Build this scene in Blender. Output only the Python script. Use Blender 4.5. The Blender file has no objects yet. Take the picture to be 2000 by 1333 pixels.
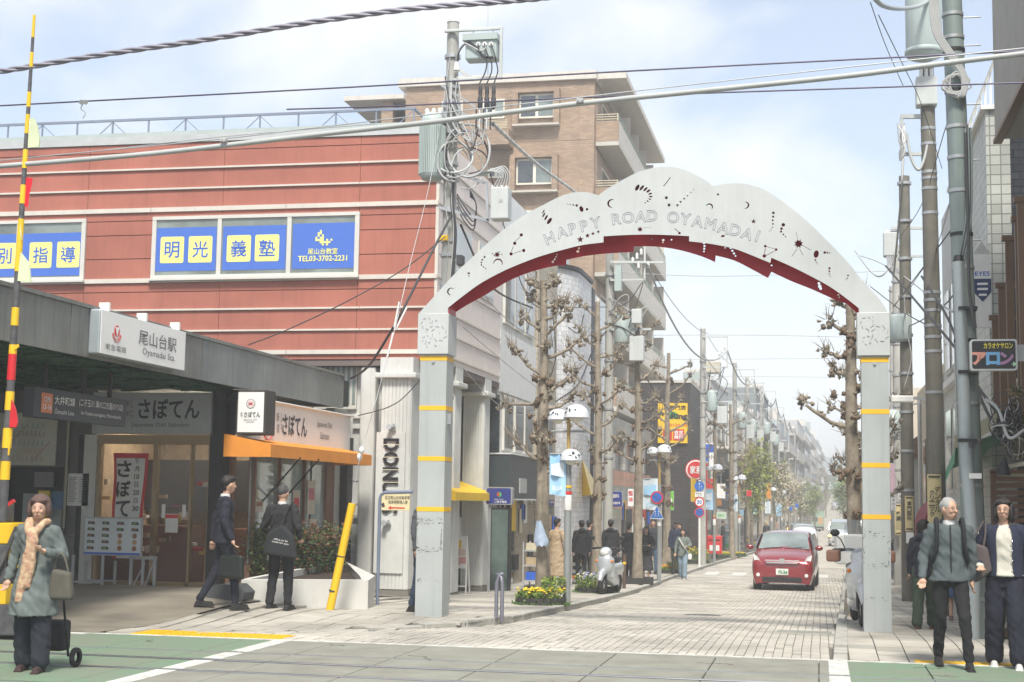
import bpy,bmesh,math,random
from math import sin,cos,pi,radians
from mathutils import Vector,Matrix,Quaternion,noise
SC=bpy.context.scene
COL=SC.collection
# camera (solved from the photograph's vanishing points)
F_PX,CX,CY,CAM_H=2850.0,1000.0,666.5,1.6
def _axes():
 y=Vector((600.0,318.5,F_PX)).normalized()
 h=Vector((1.0,0.0155,0.0))
 up=y.cross(h).normalized()
 if up.y>0:up=-up
 x=y.cross(up).normalized()
 if x.x<0:x=-x
 return x,y,up
AX,AY,AZ=_axes()
def ray(px,py):
 d=Vector((px-CX,py-CY,F_PX))
 return Vector((AX.dot(d),AY.dot(d),AZ.dot(d)))
def atY(px,py,Y):
 d=ray(px,py);t=Y/d.y;return Vector((d.x*t,Y,CAM_H+d.z*t))
def atX(px,py,X):
 d=ray(px,py);t=X/d.x;return Vector((X,d.y*t,CAM_H+d.z*t))
def atZ(px,py,Z):
 d=ray(px,py);t=(Z-CAM_H)/d.z;return Vector((d.x*t,d.y*t,Z))
cam_data=bpy.data.cameras.new('camera')
cam_data.sensor_fit='HORIZONTAL';cam_data.sensor_width=36.0
cam_data.lens=36.0*F_PX/2000.0
cam_data.clip_start=0.2;cam_data.clip_end=5000.0
cam=bpy.data.objects.new('camera',cam_data);COL.objects.link(cam)
rt=Vector((AX.x,AY.x,AZ.x));dn=Vector((AX.y,AY.y,AZ.y));fw=Vector((AX.z,AY.z,AZ.z))
M=Matrix((rt,-dn,-fw)).transposed().to_4x4();M.translation=(0,0,CAM_H)
cam.matrix_world=M
SC.camera=cam
# sky, sun, exposure
SUN_EL,SUN_AZ=radians(56),radians(166)
world=bpy.data.worlds.new('World');SC.world=world;world.use_nodes=True
nt=world.node_tree;nt.nodes.clear()
def wn(t,**k):
 n=nt.nodes.new(t)
 for a,b in k.items():setattr(n,a,b)
 return n
out=wn('ShaderNodeOutputWorld');bg=wn('ShaderNodeBackground');bg.inputs[1].default_value=0.10
sky=wn('ShaderNodeTexSky');sky.sky_type='NISHITA';sky.sun_disc=False
sky.sun_elevation=SUN_EL;sky.sun_rotation=SUN_AZ
sky.air_density=1.0;sky.dust_density=1.2;sky.ozone_density=1.5
tc=wn('ShaderNodeTexCoord');sep=wn('ShaderNodeSeparateXYZ')
mp=wn('ShaderNodeMapping');mp.inputs['Scale'].default_value=(1,1,2.2);mp.inputs['Location'].default_value=(3.1,0.4,1.7)
n1=wn('ShaderNodeTexNoise');n1.inputs['Scale'].default_value=4.2;n1.inputs['Detail'].default_value=9;n1.inputs['Roughness'].default_value=0.52
n1.inputs['Distortion'].default_value=0.4
rmp=wn('ShaderNodeMapRange');rmp.inputs['From Min'].default_value=0.42;rmp.inputs['From Max'].default_value=0.62
hor=wn('ShaderNodeMapRange');hor.inputs['From Min'].default_value=0.02;hor.inputs['From Max'].default_value=0.22
hor.inputs['To Min'].default_value=1.0;hor.inputs['To Max'].default_value=0.0
mx=wn('ShaderNodeMath',operation='MAXIMUM')
veil=wn('ShaderNodeMath',operation='MULTIPLY_ADD');veil.inputs[1].default_value=0.66;veil.inputs[2].default_value=0.32
mix=wn('ShaderNodeMix',data_type='RGBA');mix.inputs['B'].default_value=(5.3,5.4,5.45,1)
L=nt.links.new
L(tc.outputs['Generated'],mp.inputs[0]);L(mp.outputs[0],n1.inputs['Vector']);L(n1.outputs['Fac'],rmp.inputs['Value'])
L(tc.outputs['Generated'],sep.inputs[0]);L(sep.outputs['Z'],hor.inputs['Value'])
L(rmp.outputs[0],mx.inputs[0]);L(hor.outputs[0],mx.inputs[1]);L(mx.outputs[0],veil.inputs[0])
L(veil.outputs[0],mix.inputs['Factor']);L(sky.outputs[0],mix.inputs['A']);L(mix.outputs['Result'],bg.inputs[0]);L(bg.outputs[0],out.inputs[0])
sd=bpy.data.lights.new('sun','SUN');sd.energy=2.8;sd.angle=radians(12);sd.color=(1.0,0.94,0.84)
so=bpy.data.objects.new('sun',sd);COL.objects.link(so)
sdir=Vector((sin(SUN_AZ)*cos(SUN_EL),cos(SUN_AZ)*cos(SUN_EL),sin(SUN_EL)))
so.rotation_euler=sdir.to_track_quat('Z','Y').to_euler();so.location=(0,-20,40)
SC.view_settings.view_transform='Standard';SC.view_settings.look='None'
SC.view_settings.exposure=1.05;SC.view_settings.gamma=1.0
SC.render.engine='CYCLES'
SC.cycles.max_bounces=6;SC.cycles.diffuse_bounces=3;SC.cycles.volume_bounces=1;SC.cycles.transparent_max_bounces=6
# materials
MATS={}
def mat(name,col,rough=0.75,metal=0.0,var=0.10,sc=3.0,bump=0.0,bsc=40.0,streak=0.0,spec=0.4,emit=None,coat=0.0,hue2=None,alpha=None):
 if name in MATS:return MATS[name]
 m=bpy.data.materials.new(name);m.use_nodes=True;n=m.node_tree.nodes;l=m.node_tree.links.new
 b=n['Principled BSDF'];b.inputs['Roughness'].default_value=rough;b.inputs['Metallic'].default_value=metal
 b.inputs['Specular IOR Level'].default_value=spec
 if coat:b.inputs['Coat Weight'].default_value=coat;b.inputs['Coat Roughness'].default_value=0.05
 g=n.new('ShaderNodeNewGeometry')
 t=n.new('ShaderNodeTexNoise');t.inputs['Scale'].default_value=sc;t.inputs['Detail'].default_value=6;t.inputs['Roughness'].default_value=0.6
 l(g.outputs['Position'],t.inputs['Vector'])
 mr=n.new('ShaderNodeMapRange');mr.inputs['From Min'].default_value=0.3;mr.inputs['From Max'].default_value=0.7
 l(t.outputs['Fac'],mr.inputs['Value'])
 mx=n.new('ShaderNodeMix');mx.data_type='RGBA';l(mr.outputs[0],mx.inputs['Factor'])
 c2=hue2 or tuple(c*(1-var*1.6)for c in col)
 mx.inputs['A'].default_value=(*[min(1,c*(1+var*0.5))for c in col],1);mx.inputs['B'].default_value=(*c2,1)
 last=mx.outputs['Result']
 if streak:
  mp=n.new('ShaderNodeMapping');mp.inputs['Scale'].default_value=(9,9,0.5);l(g.outputs['Position'],mp.inputs[0])
  t2=n.new('ShaderNodeTexNoise');t2.inputs['Scale'].default_value=1.6;t2.inputs['Detail'].default_value=5;l(mp.outputs[0],t2.inputs['Vector'])
  r2=n.new('ShaderNodeMapRange');r2.inputs['From Min'].default_value=0.48;r2.inputs['From Max'].default_value=0.75;r2.inputs['To Max'].default_value=streak
  l(t2.outputs['Fac'],r2.inputs['Value'])
  m2=n.new('ShaderNodeMix');m2.data_type='RGBA';l(r2.outputs[0],m2.inputs['Factor']);l(last,m2.inputs['A'])
  m2.inputs['B'].default_value=(*[c*0.45 for c in col],1);last=m2.outputs['Result']
 l(last,b.inputs['Base Color'])
 if bump:
  t3=n.new('ShaderNodeTexNoise');t3.inputs['Scale'].default_value=bsc;t3.inputs['Detail'].default_value=5;l(g.outputs['Position'],t3.inputs['Vector'])
  bp=n.new('ShaderNodeBump');bp.inputs['Strength'].default_value=min(1,bump);bp.inputs['Distance'].default_value=0.01
  l(t3.outputs['Fac'],bp.inputs['Height']);l(bp.outputs[0],b.inputs['Normal'])
 if emit:b.inputs['Emission Color'].default_value=(*emit[0],1);b.inputs['Emission Strength'].default_value=emit[1]
 if alpha is not None:b.inputs['Alpha'].default_value=alpha
 MATS[name]=m;return m
def tile(name,col,mortar,w,h,axis='y',rough=0.55,msize=0.06,var=0.25,spec=0.4,off=0.5):
 """small wall tiles too fine to model: axis = the direction the wall faces"""
 if name in MATS:return MATS[name]
 m=bpy.data.materials.new(name);m.use_nodes=True;n=m.node_tree.nodes;l=m.node_tree.links.new
 b=n['Principled BSDF'];b.inputs['Roughness'].default_value=rough;b.inputs['Specular IOR Level'].default_value=spec
 g=n.new('ShaderNodeNewGeometry');s=n.new('ShaderNodeSeparateXYZ');c=n.new('ShaderNodeCombineXYZ')
 l(g.outputs['Position'],s.inputs[0]);l(s.outputs['X' if axis=='y' else 'Y'],c.inputs[0]);l(s.outputs['Z' if axis!='z' else 'X'],c.inputs[1])
 if axis=='xy':
  a=n.new('ShaderNodeMath');a.operation='ADD';l(s.outputs['X'],a.inputs[0]);l(s.outputs['Y'],a.inputs[1]);l(a.outputs[0],c.inputs[0])
 t=n.new('ShaderNodeTexBrick');t.offset=off;t.inputs['Scale'].default_value=1.0
 t.inputs['Brick Width'].default_value=w;t.inputs['Row Height'].default_value=h;t.inputs['Mortar Size'].default_value=msize*h
 t.inputs['Color1'].default_value=(*col,1);t.inputs['Color2'].default_value=(*[x*(1-var)for x in col],1);t.inputs['Mortar'].default_value=(*mortar,1)
 l(c.outputs[0],t.inputs['Vector'])
 ns=n.new('ShaderNodeTexNoise');ns.inputs['Scale'].default_value=0.9;ns.inputs['Detail'].default_value=6;l(g.outputs['Position'],ns.inputs['Vector'])
 mr=n.new('ShaderNodeMapRange');mr.inputs['From Min'].default_value=0.3;mr.inputs['From Max'].default_value=0.7;mr.inputs['To Min'].default_value=0.82;mr.inputs['To Max'].default_value=1.08
 l(ns.outputs['Fac'],mr.inputs['Value'])
 mm=n.new('ShaderNodeVectorMath');mm.operation='SCALE';l(t.outputs['Color'],mm.inputs[0]);l(mr.outputs[0],mm.inputs['Scale'])
 l(mm.outputs[0],b.inputs['Base Color'])
 bp=n.new('ShaderNodeBump');bp.inputs['Strength'].default_value=0.5;bp.inputs['Distance'].default_value=0.01;bp.invert=True
 l(t.outputs['Fac'],bp.inputs['Height']);l(bp.outputs[0],b.inputs['Normal'])
 MATS[name]=m;return m
def glassy(name,col,rough=0.06,spec=0.9):
 return mat(name,col,rough,0.0,0.35,1.3,spec=spec,coat=0.6)
 # temporary scene that turns text and modifiers into plain meshes
TS=bpy.data.scenes.new('work')
def bake(o):
 TS.collection.objects.link(o)
 TS.view_layers[0].update();dg=TS.view_layers[0].depsgraph
 me=bpy.data.meshes.new_from_object(o.evaluated_get(dg))
 TS.collection.objects.unlink(o);d=o.data;bpy.data.objects.remove(o)
 if isinstance(d,bpy.types.Curve):bpy.data.curves.remove(d)
 else:bpy.data.meshes.remove(d)
 return me
 # object helpers
def tag(o,label=None,cat=None,group=None,kind=None):
 if label:o['label']=label
 if cat:o['category']=cat
 if group:o['group']=group
 if kind:o['kind']=kind
 return o
def thing(name,label,cat,loc=(0,0,0),rz=0.0,group=None,kind=None):
 o=bpy.data.objects.new(name,None);COL.objects.link(o);o.empty_display_size=0.2
 o.location=loc;o.rotation_euler=(0,0,rz)
 return tag(o,label,cat,group,kind)
def struct(name):
 o=bpy.data.objects.new(name,None);COL.objects.link(o);o['kind']='structure';return o
def root_loc(p):
 v=Vector((0,0,0))
 while p is not None:v+=Vector(p.location);p=p.parent
 return v
def link(name,me,m=None,parent=None,world=True,loc=None):
 o=bpy.data.objects.new(name,me);COL.objects.link(o)
 if m is not None:me.materials.clear();me.materials.append(m)
 if parent is not None:
  o.parent=parent
  if world:o.location=-root_loc(parent)
 if loc is not None:o.location=Vector(o.location)+Vector(loc)
 return o
class MB:
 def __init__(s,mtx=None):s.v=[];s.f=[];s.m=mtx;s.sm=set()
 def add(s,vs,fs,smooth=False):
  k=len(s.v)
  if s.m is not None:vs=[s.m@Vector(v)for v in vs]
  s.v+=[tuple(v)for v in vs]
  for f in fs:
   if smooth:s.sm.add(len(s.f))
   s.f.append(tuple(i+k for i in f))
  return s
 def box(s,c,d,rz=0.0,rot=None):
  x,y,z=d[0]/2,d[1]/2,d[2]/2
  vs=[Vector((a*x,b*y,e*z))for a in(-1,1)for b in(-1,1)for e in(-1,1)]
  R=rot if rot is not None else(Matrix.Rotation(rz,3,'Z')if rz else None)
  if R is not None:vs=[R@v for v in vs]
  c=Vector(c)
  return s.add([v+c for v in vs],[(0,1,3,2),(4,6,7,5),(0,4,5,1),(2,3,7,6),(0,2,6,4),(1,5,7,3)])
 def bb(s,a,b):
  a,b=Vector(a),Vector(b);d=b-a
  return s.box((a+b)/2,(abs(d.x),abs(d.y),abs(d.z)))
 def quad(s,a,b,c,d):return s.add([a,b,c,d],[(0,1,2,3)])
 def beam(s,a,b,w,h=None):
  a,b=Vector(a),Vector(b);d=b-a;h=h or w
  R=d.to_track_quat('X','Z').to_matrix()
  return s.box((a+b)/2,(d.length,w,h),rot=R)
 def tube(s,pts,r,n=8,cap=True,smooth=True):
  pts=[Vector(p)for p in pts];N=len(pts)
  if N<2:return s
  rs=r if isinstance(r,(list,tuple))else[r]*N
  t0=(pts[1]-pts[0]).normalized()
  u=t0.orthogonal().normalized();vs=[]
  for i,p in enumerate(pts):
   t=(pts[min(i+1,N-1)]-pts[max(i-1,0)])
   if t.length<1e-9:t=t0
   t=t.normalized();u=(u-t*u.dot(t))
   u=u.normalized()if u.length>1e-6 else t.orthogonal().normalized()
   w=t.cross(u)
   for k in range(n):
    a=2*pi*k/n;vs.append(p+(u*cos(a)+w*sin(a))*rs[i])
  fs=[(i*n+k,i*n+(k+1)%n,(i+1)*n+(k+1)%n,(i+1)*n+k)for i in range(N-1)for k in range(n)]
  s.add(vs,fs,smooth)
  if cap:s.add(vs[:n],[tuple(range(n))[::-1]]);s.add(vs[-n:],[tuple(range(n))])
  return s
 def cyl(s,a,b,r,r2=None,n=16):return s.tube([a,b],[r,r if r2 is None else r2],n)
 def lathe(s,prof,c=(0,0,0),n=20,smooth=True,ax='z'):
  vs=[];c=Vector(c)
  for r,z in prof:
   for k in range(n):
    a=2*pi*k/n;p=(r*cos(a),r*sin(a),z)
    if ax=='y':p=(p[0],p[2],p[1])
    if ax=='x':p=(p[2],p[0],p[1])
    vs.append(c+Vector(p))
  N=len(prof)
  fs=[(i*n+k,i*n+(k+1)%n,(i+1)*n+(k+1)%n,(i+1)*n+k)for i in range(N-1)for k in range(n)]
  return s.add(vs,fs,smooth)
 def prism(s,pts,t0,t1,ax='y'):
  """polygon in the plane perpendicular to ax (x: y,z / y: x,z / z: x,y) extruded t0..t1"""
  def P(p,t):return{'y':(p[0],t,p[1]),'x':(t,p[0],p[1]),'z':(p[0],p[1],t)}[ax]
  n=len(pts)
  return s.add([P(p,t0)for p in pts]+[P(p,t1)for p in pts],[tuple(range(n)),tuple(range(2*n-1,n-1,-1))]+[(i,(i+1)%n,n+(i+1)%n,n+i)for i in range(n)])
 def ell(s,c,r,n=10,rot=None,jit=0.0,rnd=None):
  c=Vector(c);r=Vector(r)if not isinstance(r,(int,float))else Vector((r,r,r))
  m=max(4,n//2+1);vs=[]
  for i in range(m+1):
   th=pi*i/m
   for k in range(n):
    a=2*pi*k/n;p=Vector((r.x*sin(th)*cos(a),r.y*sin(th)*sin(a),r.z*cos(th)))
    if jit:p*=1+(rnd.random()-0.5)*jit
    if rot is not None:p=rot@p
    vs.append(c+p)
  fs=[(i*n+k,(i+1)*n+k,(i+1)*n+(k+1)%n,i*n+(k+1)%n)for i in range(m)for k in range(n)]
  return s.add(vs,fs,True)
 def cap(s,a,b,ra,rb=None,n=10):
  """tapered capsule"""
  a,b=Vector(a),Vector(b);rb=ra if rb is None else rb;d=b-a
  if d.length<1e-6:return s.ell(a,ra,n)
  u=d.normalized();pts=[];rs=[]
  for k in range(4):t=k/4*pi/2;pts.append(a-u*ra*cos(t));rs.append(max(1e-3,ra*sin(t)))
  pts+=[a,b];rs+=[ra,rb]
  for k in range(3,-1,-1):t=k/4*pi/2;pts.append(b+u*rb*cos(t));rs.append(max(1e-3,rb*sin(t)))
  return s.tube(pts,rs,n)
 def mesh(s,name='m'):
  me=bpy.data.meshes.new(name);me.from_pydata(s.v,[],s.f);me.update()
  if s.sm:
   me.polygons.foreach_set('use_smooth',[i in s.sm for i in range(len(s.f))])
  return me
 def build(s,name,m,parent=None,world=True,bev=0.0,kind=None,label=None):
  me=s.mesh(name)
  bm=bmesh.new();bm.from_mesh(me)
  if bev:
   es=[e for e in bm.edges if len(e.link_faces)==2 and e.calc_face_angle(0)>0.7]
   bmesh.ops.bevel(bm,geom=es,offset=bev,segments=2,profile=0.5,affect='EDGES',clamp_overlap=True)
  bmesh.ops.recalc_face_normals(bm,faces=bm.faces);bm.to_mesh(me);bm.free()
  o=link(name,me,m,parent,world)
  if kind:o['kind']=kind
  if label:o['label']=label
  return o
def copy_tree(o,parent=None,kids=None):
 if kids is None:
  kids={}
  for q in bpy.data.objects:
   if q.parent:kids.setdefault(q.parent.name,[]).append(q)
 c=o.copy();COL.objects.link(c);c.parent=parent
 for ch in kids.get(o.name,[]):copy_tree(ch,c,kids)
 return c
def lerp(a,b,t):return a+(b-a)*t
def interp(tab,x):
 if x<=tab[0][0]:return tab[0][1]
 for(x0,y0),(x1,y1)in zip(tab,tab[1:]):
  if x<=x1:return y0+(y1-y0)*(x-x0)/(x1-x0)
 return tab[-1][1]
def sag(a,b,s,n=14):
 a,b=Vector(a),Vector(b)
 return[a.lerp(b,i/n)-Vector((0,0,s*4*(i/n)*(1-i/n)))for i in range(n+1)]
FCACHE={}
def text(s,c,h,m,parent,right=(1,0,0),up=(0,0,1),w=None,bold=0.0,name='lettering',depth=0.004,line=1.0,world=True,shear=0.0,outline=0.0,align='CENTER'):
 """real lettering fitted to height h (and width w), centred at c, reading along right"""
 cu=bpy.data.curves.new('t','FONT');cu.body=s;cu.offset=bold*(.45 if any(ord(q)>255 for q in s)else.6);cu.align_x=align;cu.space_line=line
 cu.resolution_u=2;cu.shear=shear
 if outline:cu.fill_mode='NONE' if hasattr(cu,'fill_mode')and False else cu.fill_mode
 me=bake(bpy.data.objects.new('t',cu))
 xs=[v.co.x for v in me.vertices];ys=[v.co.y for v in me.vertices]
 if not xs:return None
 x0,x1,y0,y1=min(xs),max(xs),min(ys),max(ys)
 sy=h/(y1-y0);sx=sy if w is None else w/(x1-x0)
 R,U=Vector(right).normalized(),Vector(up).normalized();N=R.cross(U)
 c=Vector(c);cx,cy=(x0+x1)/2,(y0+y1)/2
 for v in me.vertices:v.co=c+R*((v.co.x-cx)*sx)+U*((v.co.y-cy)*sy)+N*depth
 return link(name,me,m,parent,world)
def rrect(w,h,r,n=4,cx=0,cy=0):
 pts=[]
 for qx,qy,a0 in((w/2-r,h/2-r,0),(-w/2+r,h/2-r,pi/2),(-w/2+r,-h/2+r,pi),(w/2-r,-h/2+r,3*pi/2)):
  for k in range(n+1):
   a=a0+pi/2*k/n;pts.append((cx+qx+r*cos(a),cy+qy+r*sin(a)))
 return pts
def plate(pts,o,right,up,t,mb=None):
 """2-D outline placed on a plane at o, thickness t along right x up (towards the viewer)"""
 mb=mb or MB();R,U=Vector(right).normalized(),Vector(up).normalized();N=R.cross(U);o=Vector(o);n=len(pts)
 vs=[o+R*p[0]+U*p[1]for p in pts];vs+=[v+N*t for v in vs]
 mb.add(vs,[tuple(range(n))[::-1],tuple(range(n,2*n))]+[(i,(i+1)%n,n+(i+1)%n,n+i)for i in range(n)])
 return mb
def disc(r,n=24):return[(r*cos(2*pi*k/n),r*sin(2*pi*k/n))for k in range(n)]
WHITE=mat('white_paint',(0.78,0.78,0.75),0.55,var=0.05)
OFFW=mat('off_white_paint',(0.66,0.66,0.62),0.65,var=0.08,streak=0.15)
BLACK=mat('black_paint',(0.018,0.018,0.02),0.5,var=0.1)
INK=mat('dark_print',(0.05,0.05,0.055),0.6)
STEEL=mat('galvanised_steel',(0.45,0.47,0.48),0.45,0.6,var=0.12,streak=0.2)
GREYP=mat('grey_metal_paint',(0.36,0.41,0.40),0.5,var=0.06,streak=0.12)
CONC=mat('concrete',(0.34,0.33,0.30),0.9,var=0.15,bump=0.3,streak=0.2)
YEL=mat('yellow_paint',(0.80,0.50,0.02),0.5,var=0.05)
REDP=mat('red_paint',(0.62,0.03,0.03),0.45,var=0.05)
BLUEP=mat('blue_print',(0.03,0.12,0.55),0.5,var=0.04)
RUBBER=mat('cable_rubber',(0.05,0.05,0.055),0.6)
GREYC=mat('grey_cable',(0.42,0.43,0.43),0.6)
# the lie of the land
PROF=[(-50,0),(15.7,0),(19.4,-.05),(22,-.15),(28.6,-.42),(35,-.62),(42,-.78),(50,-.89),(58,-.97),(71,-1.08),(107,-1.36),(160,-1.75),(200,-1.9),(235,-1.1),(285,.5),(340,3.0),(420,5.5),(900,10)]
def prof(y):return(interp(PROF,y-1.5)+interp(PROF,y)+interp(PROF,y+1.5))/3
KLT=[(15.6,-8.2),(16.3,-6.6),(17.2,-5.4),(18.2,-4.6),(19.4,-4.05),(22,-4.1),(28,-4.3),(46,-4.6),(59,-4.4),(82,-3.55),(110,-2.6),(160,-1.5),(200,-.6),(285,1.2),(420,4),(900,10)]
KRT=[(15.6,.12),(28,.35),(43,.62),(60,.95),(82,1.6),(110,2.6),(160,3.4),(200,4.1),(285,5.6),(420,8.5),(900,14)]
KL=lambda y:(interp(KLT,y-.6)+interp(KLT,y+.6))/2
KR=lambda y:interp(KRT,y)
def ss(a,b,x):
 t=min(1,max(0,(x-a)/(b-a)));return t*t*(3-2*t)
def zl(x,y):
 return prof(y)+.09*ss(16.6,19.5,y)*(1 if x>-6 else 1)+.17*ss(6.8,8.6,-x)*ss(16.5,20.5,y)*(1-ss(24.5,27,y))+.02*ss(6.8,9,-x)
def zr(x,y):return prof(y)+.07*ss(15.6,17.5,y)
def zg(x,y):return zl(x,y)if x<KL(y)else(zr(x,y)if x>KR(y)else prof(y))
def gp(px,py,zf=zg):
 """ground point under an image point"""
 d=ray(px,py);t=5/d.y
 for i in range(6000):
  p=Vector((d.x*t,d.y*t,CAM_H+d.z*t))
  if p.z<=zf(p.x,p.y):return p
  t*=1.0008
 return p
Mgrd=mat('ground_asphalt',(0.12,0.115,0.105),0.95,var=0.2,bump=0.3)
Mblock=mat('paving_block',(0.50,0.475,0.42),0.9,var=0.26,sc=.8,bump=0.5,bsc=60)
Mblock2=mat('paving_block_dark',(0.35,0.34,0.30),0.9,var=0.16,sc=2,bump=0.5,bsc=60)
Mjoint=mat('joint_sand',(0.15,0.14,0.12),1.0,var=0.2)
Mslab=mat('pavement_slab',(0.47,0.445,0.39),0.9,var=0.28,sc=0.7,bump=0.5,bsc=50)
Mkerb=mat('kerb_stone',(0.42,0.41,0.37),0.9,var=0.18,sc=4,bump=0.5)
Mcross=mat('crossing_panel',(0.245,0.25,0.215),0.9,var=0.2,sc=2.2,bump=0.6,bsc=90,hue2=(0.20,0.195,0.165))
Mgreen=mat('green_road_paint',(0.13,0.215,0.14),0.8,var=0.2,sc=1.6,bump=0.4,bsc=80,hue2=(0.19,0.205,0.16))
Mline=mat('road_line_paint',(0.62,0.62,0.58),0.8,var=0.25,sc=7,bump=0.3)
Mtact=mat('tactile_yellow',(0.78,0.47,0.015),0.7,var=0.1,sc=8)
Mbrown=mat('brown_station_paving',(0.25,0.225,0.18),0.92,var=0.25,sc=1.0,bump=0.6,bsc=70)
def strip(name,xa,xb,ys,zf,m,kind='structure',parent=None,nx=4,dz=0.0):
 mb=MB();rows=[]
 for y in ys:
  a,b=xa(y),xb(y);rows.append([(lerp(a,b,k/nx),y,zf(lerp(a,b,k/nx),y)+dz)for k in range(nx+1)])
 vs=[p for r in rows for p in r];n=nx+1
 mb.add(vs,[(i*n+k,i*n+k+1,(i+1)*n+k+1,(i+1)*n+k)for i in range(len(ys)-1)for k in range(nx)],True)
 o=mb.build(name,m,parent)
 if parent is None:o['kind']=kind
 return o
def frange(a,b,s):
 r=[];x=a
 while x<b-1e-6:r.append(x);x+=s
 return r+[b]
YS=frange(15.65,30,.6)+frange(31,90,2)+frange(95,440,6)+[900]
strip('ground',lambda y:-600,lambda y:600,[-60,0,12,15.6]+YS[1:]+[1500],lambda x,y:prof(y)-.16,Mgrd,nx=6)
road=strip('road',lambda y:KL(y)-.05,lambda y:KR(y)+.05,YS,lambda x,y:prof(y)-.022,Mjoint,nx=6)
strip('far_road_surface',lambda y:KL(y),lambda y:KR(y),[y for y in YS if y>=61],lambda x,y:prof(y),Mblock,parent=road)
pav_l=strip('left_pavement',lambda y:-11.2,lambda y:KL(y),YS,lambda x,y:zl(x,y)-.02,Mjoint,nx=24)
pav_r=strip('right_pavement',lambda y:KR(y),lambda y:KR(y)+6,YS,lambda x,y:zr(x,y)-.02,Mjoint,nx=6)
rnd=random.Random(5)
def paving(parent,name,xlo,xhi,y0,y1,sx,sy,zf,ms,nparts,gap=.008,along='y',darkp=.0,skip=None,wob=.012):
 cells=[];nrow=int((y1-y0)/sy)
 for j in range(nrow):
  y=y0+(j+.5)*sy;a,b=xlo(y),xhi(y)
  k0=math.floor(a/sx);k1=math.ceil(b/sx)
  for k in range(k0,k1):
   x=(k+.5)*sx
   yy=y+(sy/2 if k%2 else 0)
   if x<a or x>b or(skip and skip(x,yy)):continue
   cells.append((x+wob*noise.noise(Vector((x*.7,yy*.5,0))),yy))
 def boxm(n):
  mb=MB();mb.box((0,0,-.015),(sx-gap,sy-gap,.03));me=mb.mesh('slab');me.materials.append(ms[n]);return me
 protos=[boxm(i)for i in range(len(ms))]
 cells.sort(key=lambda c:c[1])
 for x,y in cells[:nparts]:
  o=bpy.data.objects.new(name,protos[1 if rnd.random()<darkp else 0]);COL.objects.link(o);o.parent=parent
  sl=(zf(x,y+.2)-zf(x,y-.2))/.4
  o.location=(x,y,zf(x,y)+rnd.uniform(-.003,.003));o.rotation_euler=(math.atan(sl),rnd.uniform(-.01,.01),rnd.uniform(-.012,.012))
 mbs=[MB()for _ in ms]
 hx,hy=(sx-gap)/2,(sy-gap)/2
 for x,y in cells[nparts:]:
  mb=mbs[1 if rnd.random()<darkp else 0];z=zf(x,y)+rnd.uniform(-.002,.002);s2=(zf(x,y+.2)-zf(x,y-.2))/.4*hy
  v=[(x-hx,y-hy,z-s2),(x+hx,y-hy,z-s2),(x+hx,y+hy,z+s2),(x-hx,y+hy,z+s2)]
  w=[(p[0],p[1],p[2]-.022)for p in v]
  mb.add(v+w,[(0,1,2,3),(0,4,5,1),(1,5,6,2),(3,7,4,0),(2,6,7,3)])
 for i,mb in enumerate(mbs):
  if mb.f:mb.build(name+'_field',ms[i],parent,kind='stuff')
paving(road,'paving_block',lambda y:KL(y),lambda y:KR(y),15.7,61,.1,.2,lambda x,y:prof(y),[Mblock,Mblock2],280,darkp=.06,gap=.008)
paving(pav_r,'pavement_slab',lambda y:KR(y)+.16,lambda y:KR(y)+3.2,15.7,50,.3,.3,zr,[Mslab,Mblock2],240,gap=.012,darkp=.04)
brown_b=lambda y:interp([(15.6,-8.15),(17,-8.0),(19.8,-7.8),(21,-7.9),(22,-8.1)],y)
paving(pav_l,'pavement_slab',lambda y:max(-9.2,brown_b(y)),lambda y:KL(y)-.16,15.7,60,.3,.3,zl,[Mslab,Mblock2],240,gap=.008,darkp=.02)
strip('station_forecourt',lambda y:-17,brown_b,frange(15.66,22.4,.6),lambda x,y:zl(x,y)+.002,Mbrown,nx=30)
strip('station_floor',lambda y:-40,lambda y:-17,frange(15.66,30,2),lambda x,y:zl(x,y)+.002,Mbrown,nx=4)
for side,K,zf,sgn in(('left_kerb',KL,zl,-1),('right_kerb',KR,zr,1)):
 kb=struct(side);y=16.2 if sgn<0 else 15.7;n=0;far=MB()
 while y<300:
  ln=.6 if y<62 else 3.0
  a,b=Vector((K(y),y,0)),Vector((K(y+ln),y+ln,0));d=(b-a);c=(a+b)/2+Vector((sgn*.08,0,0))
  z=zf(c.x+sgn*.05,c.y)if sgn>0 else prof(c.y)+.09*ss(16.6,19.5,c.y)
  sl=(prof(y+ln)-prof(y))/ln
  R=Matrix.Rotation(math.atan2(d.y,d.x)-pi/2,3,'Z')@Matrix.Rotation(math.atan(sl),3,'X')
  if y<62:
   mb=MB();mb.box((0,0,0),(.15,d.length-.012,.2),rot=R);o=mb.build('kerb_stone',Mkerb,kb,bev=.012);o.location=(c.x,c.y,z-.09+rnd.uniform(-.003,.003))
  else:far.box((c.x,c.y,z-.09),(.15,d.length,.2),rot=R)
  y+=ln
 far.build('far_kerb',Mkerb,kb)
cross=struct('level_crossing')
MB().bb((-14,-5,-.08),(14,15.66,-.03)).build('crossing_base',Mjoint,cross)
def panel(x0,x1,y0,y1,m,z=0.0,name='crossing_panel'):
 mb=MB();mb.bb((x0+.006,y0+.006,-.06),(x1-.006,y1-.006,z));mb.build(name,m,cross,bev=.006)
RY=[(14.38,15.64),(13.68,14.24),(12.78,13.5),(11.6,12.66),(10.6,11.5)]
x=-13.6
while x<8:
 for y0,y1 in RY:
  cut=[x]+[c for c in(-5.85,.2)if x<c<x+1.045]+[x+1.045]
  for c0,c1 in zip(cut,cut[1:]):panel(c0,c1,y0,y1,Mgreen if(c0+c1)/2<-5.85 or(c0+c1)/2>.2 else Mcross)
 x+=1.045
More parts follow.
